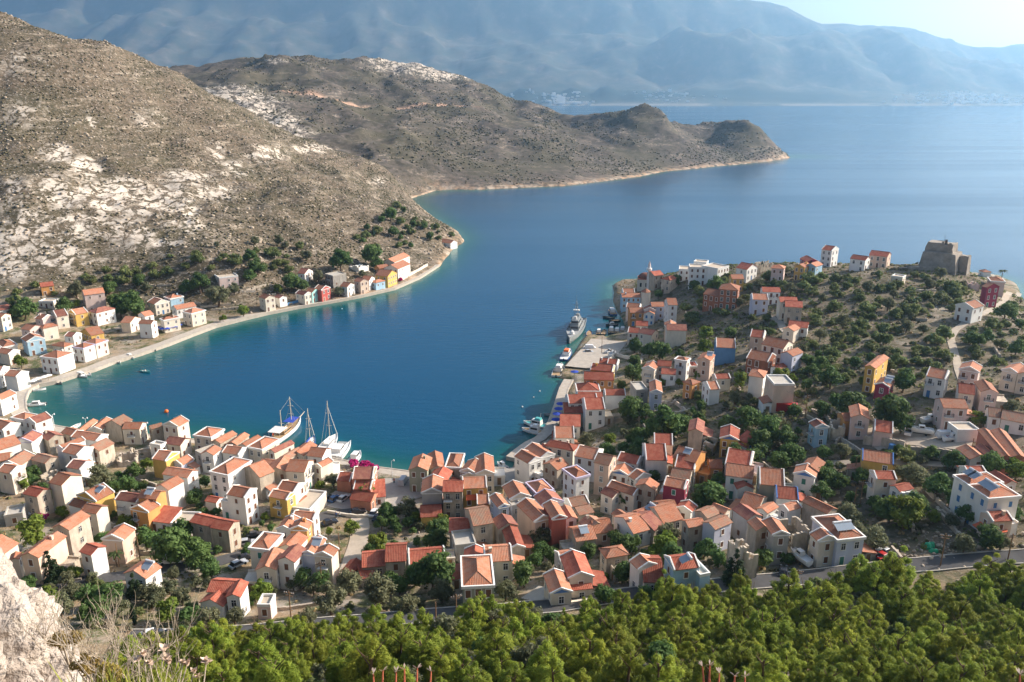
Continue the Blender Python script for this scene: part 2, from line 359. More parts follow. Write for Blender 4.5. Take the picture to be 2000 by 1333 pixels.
# ------------------------------------------------------------------ ground material
def ground_mat():
    m = bpy.data.materials.new('ground'); m.use_nodes = True; MATS['ground'] = m
    nt = m.node_tree; N = nt.nodes; Lk = nt.links; b = N['Principled BSDF']
    b.inputs['Roughness'].default_value = .95; b.inputs['Specular IOR Level'].default_value = .1
    geo = N.new('ShaderNodeNewGeometry')
    def noise(scale, det=5, ro=.6, stretch=None):
        n = N.new('ShaderNodeTexNoise'); n.inputs['Scale'].default_value = scale; n.inputs['Detail'].default_value = det; n.inputs['Roughness'].default_value = ro
        if stretch:
            mp = N.new('ShaderNodeMapping'); mp.inputs['Scale'].default_value = stretch; mp.inputs['Rotation'].default_value = (0, 0, .5)
            Lk.new(geo.outputs['Position'], mp.inputs[0]); Lk.new(mp.outputs[0], n.inputs[0])
        else: Lk.new(geo.outputs['Position'], n.inputs['Vector'])
        return n.outputs[0]
    def ramp(src, a, bb, ca=(0,0,0), cb=(1,1,1)):
        r = N.new('ShaderNodeValToRGB'); r.color_ramp.elements[0].position = a; r.color_ramp.elements[1].position = bb
        r.color_ramp.elements[0].color = (*ca, 1); r.color_ramp.elements[1].color = (*cb, 1); Lk.new(src, r.inputs[0]); return r.outputs[0]
    def mix(f, a, c):
        x = N.new('ShaderNodeMix'); x.data_type = 'RGBA'
        for s, i in ((f, 0), (a, 6), (c, 7)):
            if isinstance(s, tuple): x.inputs[i].default_value = (*s, 1)
            elif isinstance(s, float): x.inputs[i].default_value = s
            else: Lk.new(s, x.inputs[i])
        return x.outputs[2]
    def mul(a, c, op='MULTIPLY'):
        x = N.new('ShaderNodeMath'); x.operation = op; x.use_clamp = True
        for i, s in enumerate((a, c)):
            if isinstance(s, float): x.inputs[i].default_value = s
            else: Lk.new(s, x.inputs[i])
        return x.outputs[0]
    def attr(n):
        a = N.new('ShaderNodeAttribute'); a.attribute_name = n; return a.outputs['Fac']
    # town soil, straw and weeds
    soil = mix(ramp(noise(.35), .35, .65), (.235, .172, .112), (.33, .245, .15))
    soil = mix(ramp(noise(.09, 4), .45, .62), soil, (.34, .295, .245))
    soil = mix(ramp(noise(.16, 6, .7), .48, .60), soil, (.095, .105, .045))
    soil = mix(ramp(noise(1.3, 4, .7), .58, .70), soil, (.07, .075, .035))
    soil = mix(ramp(noise(2.2, 3), .64, .70), soil, (.55, .49, .42))
    dull = mix(ramp(noise(.22, 6, .7), .40, .60), (.195, .155, .115), (.085, .08, .045))
    dull = mix(ramp(noise(.9, 4, .7), .58, .68), dull, (.31, .27, .23))
    soil = mix(mul(attr('dull'), ramp(noise(.06, 4), .30, .50)), soil, dull)
    # hill: scrub and grey stones
    hill = mix(ramp(noise(.33, 6, .75), .40, .60), (.178, .134, .095), (.056, .045, .028))
    hill = mix(ramp(noise(.020, 4), .42, .62), hill, mix(.6, hill, (.072, .064, .033)))
    hill = mix(ramp(noise(.9, 4, .7), .56, .66), hill, (.075, .065, .035))
    hill = mix(ramp(noise(.55, 5, .7, (1, 2.2, 1)), .57, .64), hill, (.45, .39, .33))
    led = noise(1.0, 5, .7, (.035, .035, .30)); hill = mix(ramp(led, .54, .62), hill, mix(ramp(noise(.5, 5, .75), .40, .58), (.06, .047, .028), (.37, .305, .235)))
    hill = mix(ramp(noise(1.0, 4, .7, (.05, .05, .42)), .60, .66), hill, (.075, .065, .04))
    c = mix(attr('wild'), soil, hill)
    far = mix(ramp(noise(.12, 7, .8), .42, .60), (.130, .106, .088), (.048, .043, .030))
    far = mix(ramp(noise(.07, 6, .8), .58, .68), far, (.34, .28, .23))
    far = mix(ramp(noise(1.0, 5, .75, (.018, .018, .16)), .55, .63), far, mix(ramp(noise(.3, 5, .75), .42, .6), (.065, .053, .036), (.35, .29, .24)))
    far = mix(ramp(noise(.012, 4), .44, .60), far, mix(.5, far, (.082, .074, .040)))
    c = mix(attr('far'), c, far)
    # pale limestone slabs cut by joints full of scrub
    vo = N.new('ShaderNodeTexVoronoi'); vo.feature = 'DISTANCE_TO_EDGE'; vo.inputs['Scale'].default_value = .125
    mp = N.new('ShaderNodeMapping'); mp.inputs['Rotation'].default_value = (0, 0, -.6); mp.inputs['Scale'].default_value = (1, .55, .6)
    wn_ = N.new('ShaderNodeTexNoise'); wn_.inputs['Scale'].default_value = .2; wn_.inputs['Detail'].default_value = 4
    Lk.new(geo.outputs['Position'], wn_.inputs['Vector'])
    vm = N.new('ShaderNodeVectorMath'); vm.operation = 'MULTIPLY_ADD'; vm.inputs[1].default_value = (13, 13, 5)
    Lk.new(wn_.outputs[1], vm.inputs[0]); Lk.new(geo.outputs['Position'], vm.inputs[2]); Lk.new(vm.outputs[0], mp.inputs[0]); Lk.new(mp.outputs[0], vo.inputs['Vector'])
    face = ramp(vo.outputs[0], .045, .10)
    sl_ = attr('slab')
    brk = ramp(noise(.085, 6, .7), .40, .56)
    add = mul(sl_, brk, 'ADD'); thr = ramp(mul(mul(sl_, 1.0, 'MULTIPLY'), brk), .10, .42)
    slabc = mix(ramp(noise(.6, 6, .7), .38, .62), (.47, .40, .325), (.64, .57, .485))
    c = mix(mul(thr, face), c, slabc)
    # bare rock above the water line, road cut
    c = mix(mul(attr('rim'), ramp(noise(.11, 6, .7), .40, .58)), c, mix(ramp(noise(.09, 4), .4, .6), (.58, .47, .36), (.52, .33, .20)))
    c = mix(mul(attr('scar'), ramp(noise(.12, 4), .25, .5)), c, (.55, .35, .245))
    Lk.new(c, b.inputs['Base Color'])
    bp = N.new('ShaderNodeBump'); bp.inputs['Distance'].default_value = .35; bp.inputs['Strength'].default_value = .8
    Lk.new(noise(.9, 7, .7), bp.inputs['Height']); Lk.new(bp.outputs[0], b.inputs['Normal'])
ground_mat()

SLABS = [(110,300,26,16,1),(165,330,30,20,1),(95,365,34,22,1),(150,385,60,24,1),(235,372,52,22,1),(240,405,50,16,.9),(290,400,46,20,.95),(335,385,36,22,1),(345,410,40,16,.9),(410,380,40,14,.9),(430,372,34,10,.9),
 (60,440,60,40,.75),(150,440,70,34,.7),(110,500,90,34,.6),(20,500,60,60,.6),(250,450,60,24,.6),(360,440,60,26,.5),(300,470,90,30,.45),(180,240,20,10,.8),(420,300,20,26,.6),(520,300,40,16,.75),(350,340,22,10,.7),(370,350,60,16,.6),
 (450,190,70,20,1),(500,205,50,22,1),(540,235,40,18,.9),(560,262,46,16,.9),(610,290,40,9,.8),(460,330,40,16,.55),(740,355,18,8,.7),(20,380,40,40,.5),
 (290,235,40,24,.4),(40,120,50,30,.4),(40,220,60,40,.35),(830,130,90,16,1),(760,120,40,8,.9),(870,148,50,10,.9),(540,120,20,6,.7)]
SCAR = [at_y(540,186,1250),at_y(600,192,1260),at_y(660,202,1270),at_y(720,206,1290),at_y(800,214,1320),at_y(870,217,1345),at_y(930,222,1360)]
SCAR = [np.array([p[0], p[1]]) for p in SCAR]
def seg_d(x, y, pts):
    d2 = np.full(x.shape, 1e18)
    for a, b in zip(pts[:-1], pts[1:]):
        ex, ey = b[0] - a[0], b[1] - a[1]; t = np.clip(((x - a[0]) * ex + (y - a[1]) * ey) / (ex * ex + ey * ey), 0, 1)
        d2 = np.minimum(d2, (x - a[0] - t * ex) ** 2 + (y - a[1] - t * ey) ** 2)
    return np.sqrt(d2)
def slab_field(X, Y, Z):
    f = np.maximum(Y * CP - (Z - CAM_Z) * SP, 1.0); up = Y * SP + (Z - CAM_Z) * CP
    px = 1000 + F * X / f; py = 666.5 - F * up / f
    s = np.zeros(X.shape)
    for (cx, cy_, rx, ry, k) in SLABS:
        q = ((px - cx) / rx) ** 2 + ((py - cy_) / ry) ** 2
        far = (cy_ < 270 and cx > 420)
        ok = (Y > 860) if far else (Y < 930)
        s = np.maximum(s, np.where(ok, k * np.exp(-q * .9), 0))
    return s
WILD_FN = lambda X, Y: sstep(385, 440, Y - 0.12 * X) * sstep(150, -40, X - (Y > 760) * 3000)
def terrain(name, g, cut=()):
    nx, ny = len(g.xs), len(g.ys)
    idx = np.arange(nx * ny).reshape(ny, nx)
    q = np.stack([idx[:-1, :-1], idx[:-1, 1:], idx[1:, 1:], idx[1:, :-1]], -1).reshape(-1, 4)
    cx = (g.X[:-1, :-1] + g.st / 2).ravel(); cyy = (g.Y[:-1, :-1] + g.st / 2).ravel()
    keep = (g.SD[:-1, :-1].ravel() > -26)
    for k in cut:
        m = g.st * 1.01
        keep &= ~((cx > k.xs[0] + m) & (cx < k.xs[-1] - m) & (cyy > k.ys[0] + m) & (cyy < k.ys[-1] - m))
    q = q[keep]
    Z = g.Z.copy()
    for k in cut:   # tuck the overlap just under the finer sheet
        Z = Z - 0.6 * ((g.X > k.xs[0]) & (g.X < k.xs[-1]) & (g.Y > k.ys[0]) & (g.Y < k.ys[-1]))
    wild = WILD_FN(g.X, g.Y); far = sstep(860, 960, g.Y)
    rim = np.where(g.SD > -3, np.exp(-np.maximum(g.SD, 0) / (4 + 5 * far)), 0) * np.maximum(wild, far) * sstep(0, .3, np.maximum(wild, far))
    scar = np.exp(-(seg_d(g.X, g.Y, SCAR) / 11) ** 2)
    slab = slab_field(g.X, g.Y, g.Z) * np.maximum(wild, far)
    dull = sstep(30, 75, g.X) * sstep(4, 8, g.Z) * sstep(120, 150, g.Y)
    V = np.stack([g.X, g.Y, Z], -1).reshape(-1, 3)
    used = np.unique(q); remap = np.full(nx * ny, -1); remap[used] = np.arange(len(used))
    at = dict(wild=wild.ravel()[used], far=far.ravel()[used], rim=rim.ravel()[used], scar=scar.ravel()[used], slab=slab.ravel()[used], dull=dull.ravel()[used])
    me = np_mesh(name, V[used], remap[q], 'ground', True, at)
    return tag(link(name, me), kind='structure')
terrain('ground', GN)
terrain('hillside', GH, [GN])
terrain('headland', GF, [GN, GH])

# ------------------------------------------------------------------ far coast
def mountains():
    st = 65.0
    xs = np.arange(-10400, 10400, st); ys = np.arange(6500, 12600, st)
    X, Y = np.meshgrid(xs, ys)
    # crest line: photo pixel -> height at its distance
    crest_y = 10400.0
    prof = [(-400,-190),(0,-170),(300,-150),(700,-120),(1000,-70),(1250,-30),(1420,-5),(1500,6),(1560,24),(1600,42),(1680,50),(1760,52),(1850,72),(1950,92),(1990,80),(2060,86),(2300,95)]
    cx = np.array([at_y(a, b, crest_y)[0] for a, b in prof]); cz = np.array([at_y(a, b, crest_y)[2] for a, b in prof])
    wob = 500 * fbm(X / 2500, Y / 2500, 3, 3)
    zc = np.interp(X, cx, cz)
    # nearer ridge on the right
    prof2 = [(900,190),(1000,176),(1100,130),(1200,104),(1300,86),(1380,72),(1480,66),(1600,60),(1700,75),(1800,92),(1900,112),(1960,116),(2000,118),(2100,130)]
    c2y = 8900.0
    c2x = np.array([at_y(a, b, c2y)[0] for a, b in prof2]); c2z = np.array([at_y(a, b, c2y)[2] for a, b in prof2])
    zc2 = np.interp(X, c2x, c2z, left=-200, right=400)
    shore = 6930 + 260 * fbm(X / 1500, X * 0 + 3.1, 3, 8) + 500 * sstep(2500, 1200, X) * sstep(-500, 300, X) * 0
    t = np.clip((Y - shore + wob * .4) / (crest_y - shore), 0, 1.15)
    base = np.where(t < 1, t ** 1.15, 1 - (t - 1) * 2.0) * zc
    t2 = np.clip(1 - np.abs(Y - c2y + wob * .5) / 1500, 0, 1)
    h2 = zc2 * (t2 * t2 * (3 - 2 * t2))
    h = np.maximum(base * (0.62 + .38 * sstep(.75, 1, t)), h2)
    rg = ridged(X / 1500 + .3 * fbm(X / 900, Y / 900, 2, 4), Y / 2600, 4, 12)
    rg2 = ridged(X / 520, Y / 800, 4, 77)
    amp = sstep(0, 350, h) * (1 - sstep(.9, 1.0, t) * .72)
    h = h + amp * (380 * (rg - .62) + 230 * (rg2 - .6))
    h = h + 30 * fbm(X / 240, Y / 240, 3, 6) * sstep(0, 80, h)
    # low hills on the shore, with the far town, tinted dark against the hazier mountains
    HILLS = ((970,7300,110,200,200),(1022,7320,150,170,180),(1070,7300,95,170,180),(1120,7400,150,190,200),(1182,7420,165,170,200),(1240,7350,110,200,180),(1300,7400,120,170,180),(1360,7380,85,210,180),(1450,7350,60,300,200),(1560,7300,45,380,200))
    for (px, Yc, hh, wx, wy) in HILLS:
        X0 = at_y(px, 190, Yc)[0]
        h = np.maximum(h, hh * np.exp(-((X - X0) / wx) ** 2 - ((Y - Yc) / wy) ** 2) + 14 * fbm(X / 130, Y / 130, 3, 9))
    wood = np.zeros(X.shape)  # mask of the dark tint that paints a haze difference onto the hills
    for (px, Yc, hh, wx, wy) in HILLS:
        X0 = at_y(px, 190, Yc)[0]; wood = np.maximum(wood, np.exp(-((X - X0) / (wx * 1.15)) ** 2 - ((Y - Yc) / (wy * 1.1)) ** 2))
    h = np.where(Y < shore, -20, np.maximum(h, 3 + 0 * h))
    h = np.minimum(h, (Y - shore) * .7)
    h = np.clip(h, -20, 1560)
    n, k = X.shape; idx = np.arange(n * k).reshape(n, k)
    q = np.stack([idx[:-1, :-1], idx[:-1, 1:], idx[1:, 1:], idx[1:, :-1]], -1).reshape(-1, 4)
    m = bpy.data.materials.new('mountain'); m.use_nodes = True; MATS['mountain'] = m
    nt = m.node_tree; N = nt.nodes; Lk = nt.links; b = N['Principled BSDF']; b.inputs['Roughness'].default_value = 1; b.inputs['Specular IOR Level'].default_value = .05
    geo = N.new('ShaderNodeNewGeometry'); nz = N.new('ShaderNodeTexNoise'); nz.inputs['Scale'].default_value = .0055; nz.inputs['Detail'].default_value = 9; nz.inputs['Roughness'].default_value = .72
    Lk.new(geo.outputs['Position'], nz.inputs['Vector'])
    rp = N.new('ShaderNodeValToRGB'); e = rp.color_ramp.elements; e[0].position = .38; e[0].color = (.05, .062, .045, 1); e[1].position = .56; e[1].color = (.105, .095, .07, 1)
    e2 = e.new(.68); e2.color = (.19, .16, .125, 1)
    Lk.new(nz.outputs[0], rp.inputs[0])
    src = rp.outputs[0]
    for an, cc in (('wood', (.022, .034, .022)), ('beach', (.55, .48, .40))):  # wood: darker colour on the near hills in place of thinner haze
        a_ = N.new('ShaderNodeAttribute'); a_.attribute_name = an; mx = N.new('ShaderNodeMix'); mx.data_type = 'RGBA'; mx.inputs[7].default_value = (*cc, 1)
        Lk.new(a_.outputs['Fac'], mx.inputs[0]); Lk.new(src, mx.inputs[6]); src = mx.outputs[2]
    Lk.new(src, b.inputs['Base Color'])
    beach = np.clip(1 - np.abs(h - 8) / 14, 0, 1) * .4 * (vnoise(X / 300, Y / 300, 5) > .35)
    me = np_mesh('mountains', np.stack([X, Y, h], -1).reshape(-1, 3), q, 'mountain', True, dict(wood=np.clip(wood * 1.5, 0, .92).ravel(), beach=beach.ravel()))
    tag(link('mountains', me), kind='structure')
    return X, Y, h, st
MX, MY, MH, MST = mountains()

# ------------------------------------------------------------------ sea
def sea():
    xs = np.concatenate([[-11900,-8000,-5000,-3000,-2000,-1400,-1000,-700,-500], np.arange(-400, 420, 5.0), [480,600,800,1000,1400,2000,3000,5000,8000,11900]])
    ys = np.concatenate([[-500,-200,0,100,160], np.arange(190, 560, 5.0), np.arange(560, 1700, 30.0), [1800,2200,3000,4000,5000,6500,8000,12960]])
    X, Y = np.meshgrid(xs, ys)
    sd = coast_sd(X, Y)
    sh = np.exp(-np.maximum(-sd, 0) / (9.0 + 8 * sstep(40, -120, X)))
    n, k = X.shape; idx = np.arange(n * k).reshape(n, k)
    q = np.stack([idx[:-1, :-1], idx[:-1, 1:], idx[1:, 1:], idx[1:, :-1]], -1).reshape(-1, 4)
    m = bpy.data.materials.new('sea_water'); m.use_nodes = True; MATS['sea_water'] = m
    nt = m.node_tree; N = nt.nodes; Lk = nt.links; b = N['Principled BSDF']
    b.inputs['Roughness'].default_value = .10; b.inputs['IOR'].default_value = 1.333; b.inputs['Specular IOR Level'].default_value = .24
    at = N.new('ShaderNodeAttribute'); at.attribute_name = 'shore'
    geo = N.new('ShaderNodeNewGeometry')
    rp = N.new('ShaderNodeValToRGB'); e = rp.color_ramp.elements
    e[0].position = .02; e[0].color = (.0001, .053, .122, 1); e[1].position = .95; e[1].color = (.035, .125, .105, 1)
    a = e.new(.22); a.color = (.0003, .060, .115, 1); a = e.new(.55); a.color = (.002, .074, .080, 1)
    nz0 = N.new('ShaderNodeTexNoise'); nz0.inputs['Scale'].default_value = .09; nz0.inputs['Detail'].default_value = 4
    Lk.new(geo.outputs['Position'], nz0.inputs['Vector'])
    ad = N.new('ShaderNodeMath'); ad.operation = 'MULTIPLY_ADD'; ad.inputs[1].default_value = .35; ad.inputs[2].default_value = -.17
    Lk.new(nz0.outputs[0], ad.inputs[0])
    a2 = N.new('ShaderNodeMath'); a2.operation = 'ADD'; a2.use_clamp = True
    m2 = N.new('ShaderNodeMath'); m2.operation = 'MULTIPLY'; Lk.new(at.outputs['Fac'], m2.inputs[0]); Lk.new(ad.outputs[0], m2.inputs[1])
    Lk.new(at.outputs['Fac'], a2.inputs[0]); Lk.new(m2.outputs[0], a2.inputs[1])
    Lk.new(a2.outputs[0], rp.inputs[0]); Lk.new(rp.outputs[0], b.inputs['Base Color'])
    def wave(sc, rot, st, det):
        mp = N.new('ShaderNodeMapping'); mp.inputs['Rotation'].default_value = (0, 0, rot); mp.inputs['Scale'].default_value = st
        nz = N.new('ShaderNodeTexNoise'); nz.inputs['Scale'].default_value = sc; nz.inputs['Detail'].default_value = det
        Lk.new(geo.outputs['Position'], mp.inputs[0]); Lk.new(mp.outputs[0], nz.inputs['Vector']); return nz.outputs[0]
    s = N.new('ShaderNodeMath'); s.operation = 'MULTIPLY_ADD'; s.inputs[1].default_value = .4
    Lk.new(wave(1.1, .4, (1, 1.6, 1), 3), s.inputs[0]); Lk.new(wave(.28, .3, (.6, 1.5, 1), 3), s.inputs[2])
    bp = N.new('ShaderNodeBump'); bp.inputs['Distance'].default_value = .16; bp.inputs['Strength'].default_value = .75
    Lk.new(s.outputs[0], bp.inputs['Height']); Lk.new(bp.outputs[0], b.inputs['Normal'])
    # smooth and ruffled lanes drawn out by the breeze on the open water
    ln = wave(.0026, -.06, (.28, 2.6, 1), 4)
    rr = N.new('ShaderNodeMapRange'); rr.inputs[1].default_value = .42; rr.inputs[2].default_value = .6; rr.inputs[3].default_value = .12; rr.inputs[4].default_value = .22
    Lk.new(ln, rr.inputs[0]); Lk.new(rr.outputs[0], b.inputs['Roughness'])
    me = np_mesh('sea', np.stack([X, Y, X * 0], -1).reshape(-1, 3), q, 'sea_water', True, dict(shore=sh.ravel()))
    tag(link('sea', me), kind='structure')
sea()

# ------------------------------------------------------------------ haze
def haze():
    mb = MB(); mb.box(-11950, 11950, -560, 12990, -22, 1590)
    o = mb.build('haze', [mat('haze_air', (.8, .88, 1.0))]); tag(o, kind='stuff')
    m = MATS['haze_air']; nt = m.node_tree
    for n in list(nt.nodes):
        if n.type != 'OUTPUT_MATERIAL': nt.nodes.remove(n)
    v = nt.nodes.new('ShaderNodeVolumePrincipled'); v.inputs['Color'].default_value = (.40, .69, 1.0, 1); v.inputs['Density'].default_value = HAZE; v.inputs['Anisotropy'].default_value = .6
    nt.links.new(v.outputs[0], nt.nodes['Material Output'].inputs['Volume'])
HAZE = 0.00008
haze()

# ------------------------------------------------------------------ quays, roads, yards
mat('quay_stone', (.50, .44, .37), .9, var=.25, scale=.7, bump=.03)
mat('asphalt', (.085, .083, .085), .9, var=.25, scale=.5)
mat('track', (.46, .39, .31), .95, var=.25, scale=.4, bump=.05)
mat('paving', (.40, .36, .32), .9, var=.25, scale=.4)
def dens(pts, st=2.0):
    out = [np.array(pts[0], float)]
    for a, b in zip(pts[:-1], pts[1:]):
        a = np.array(a, float); b = np.array(b, float); n = max(1, int(np.linalg.norm(b - a) / st))
        for k in range(1, n + 1): out.append(a + (b - a) * k / n)
    return out
def quay(name, pxs, width, z=1.35):
    """a walled strip along the water; `width` runs to the land side (left of travel if positive)"""
    P = dens([at_z(x, y, 0)[:2] for x, y in pxs], 4.0); mb = MB(); L, Rr = [], []
    for i, p in enumerate(P):
        d = P[min(i + 1, len(P) - 1)] - P[max(i - 1, 0)]; d = d / (np.linalg.norm(d) + 1e-9); n = np.array([-d[1], d[0]])
        L.append(p - n * .7 * np.sign(width)); Rr.append(p + n * width)
    for i in range(len(P) - 1):
        a, b, c, d = L[i], L[i + 1], Rr[i + 1], Rr[i]
        q = [(*a, z), (*b, z), (*c, z), (*d, z)]
        if width < 0: q = q[::-1]
        mb.face(q, 0)
        for (u, v) in ((a, b), (c, d)): 
            f = [(*u, -2.5), (*v, -2.5), (*v, z), (*u, z)]
            mb.face(f, 0)
        # kerb stones proud of the edge
        e = (b - a) / (np.linalg.norm(b - a) + 1e-9); nn = np.array([-e[1], e[0]]) * np.sign(width)
        mb.slab((*a, z + .12), (*b, z + .12), (*(b + nn * .5), z + .12), (*(a + nn * .5), z + .12), .2, 0)
    for i in (0, len(P) - 1): mb.face([(*L[i], -2.5), (*Rr[i], -2.5), (*Rr[i], z), (*L[i], z)], 0)
    return tag(mb.build(name, ['quay_stone']), kind='structure')
quay('quay', [(857,521),(820,545),(770,567),(700,583),(640,594),(580,604),(520,616),(470,628),(420,641),(375,658),(330,676),(275,695),(220,712),(185,726),(150,737),(110,750),(75,757),(55,768),(48,785),(50,806),(66,828)], -4.6)
quay('quay', [(66,828),(110,840),(180,851),(300,858),(400,869),(480,881),(560,891),(620,896),(660,906),(740,922),(800,930),(868,945)], -4.0)
quay('quay', [(1006,903),(1020,891),(1040,876),(1060,866),(1078,850),(1088,830),(1098,800),(1108,765),(1117,748)], 3.2)
ROADPTS = []
def road(name, pxs, width, m, lift=.14, line=False, world=False):
    P = dens(pxs if world else [hit(x, y)[:2] for x, y in pxs], 1.5); mb = MB(); rows = []
    sm = [P[0]] + [(P[i - 1] + 2 * P[i] + P[i + 1]) / 4 for i in range(1, len(P) - 1)] + [P[-1]]; P = sm
    ROADPTS.append((np.array(P)[:, :2], width))
    K = 4
    for i, p in enumerate(P):
        d = P[min(i + 1, len(P) - 1)] - P[max(i - 1, 0)]; d = d / (np.linalg.norm(d) + 1e-9); n = np.array([-d[1], d[0]])
        zz = max(G(*(p + n * width * t)) for t in (-.5, -.25, 0, .25, .5)); row = []
        for k in range(K + 1):
            q = p + n * width * (k / K - .5); row.append((q[0], q[1], max(zz * .6 + G(*q) * .4, G(*q)) + lift))
        rows.append(row)
    for a, b in zip(rows[:-1], rows[1:]):
        for k in range(K): mb.face([a[k + 1], b[k + 1], b[k], a[k]], 0)
        for k in (0, K): mb.face([a[k], b[k], (b[k][0], b[k][1], b[k][2] - 1.5), (a[k][0], a[k][1], a[k][2] - 1.5)], 0)
    o = tag(mb.build(name, [m]), kind='structure')
    return rows
rd = road('road', [(250,1252),(330,1250),(420,1246),(500,1241),(620,1228),(760,1216),(900,1204),(1000,1198),(1080,1190),(1160,1176),(1240,1164),(1330,1157),(1420,1146),(1480,1140),(1560,1133),(1650,1122),(1740,1112),(1850,1101),(1940,1094),(2060,1085)], 5.2, 'asphalt')
for side in (0, 4):
    mb = MB()
    for a, b in zip(rd[:-1], rd[1:]):
        s = 1 if side == 0 else -1
        pa, pb = np.array(a[side]), np.array(b[side]); qa, qb = np.array(a[2]), np.array(b[2])
        da = (qa - pa) * .05; db = (qb - pb) * .05
        up = np.array([0, 0, .14])
        f = [pa + up, pb + up, pb + db * 2 + up, pa + da * 2 + up]
        mb.slab(*(f if s < 0 else f[::-1]), .3, 0)
    tag(mb.build('kerb', ['concrete']), kind='structure')
road('road', [(30,1158),(100,1146),(170,1136),(235,1128),(330,1112),(420,1100),(470,1085),(540,1060),(590,1020),(640,1006),(700,1000)], 4.2, 'asphalt')
road('street', [(700,1000),(705,1030),(700,1060),(690,1090),(680,1125)], 4.5, 'track')
road('street', [(640,975),(700,985),(760,985),(775,960),(780,935)], 9, 'paving')
road('square', [(770,940),(815,975)], 16, 'paving', .1)
road('path', [(1990,575),(1960,592),(1925,612),(1890,628),(1866,645),(1856,662),(1864,690),(1872,722),(1880,745)], 2.6, 'track')
road('path', [(1760,526),(1820,520),(1880,522),(1930,535),(1960,560)], 2.2, 'track')
road('yard', [(1690,862),(1760,850),(1830,858),(1900,866)], 13, 'track', .1)
road('street', [(1570,905),(1690,905),(1800,905),(1900,915),(1990,920)], 3, 'track')
road('square', [(1143,722),(1170,690),(1190,668)], 17, 'quay_stone', .12)
road('square', [(975,930),(1030,925)], 9, 'paving', .1)
road('street', [(1500,620),(1525,632),(1535,650)], 3, 'track')
road('yard', [(1090,1172),(1035,1160)], 6, 'concrete', .1)

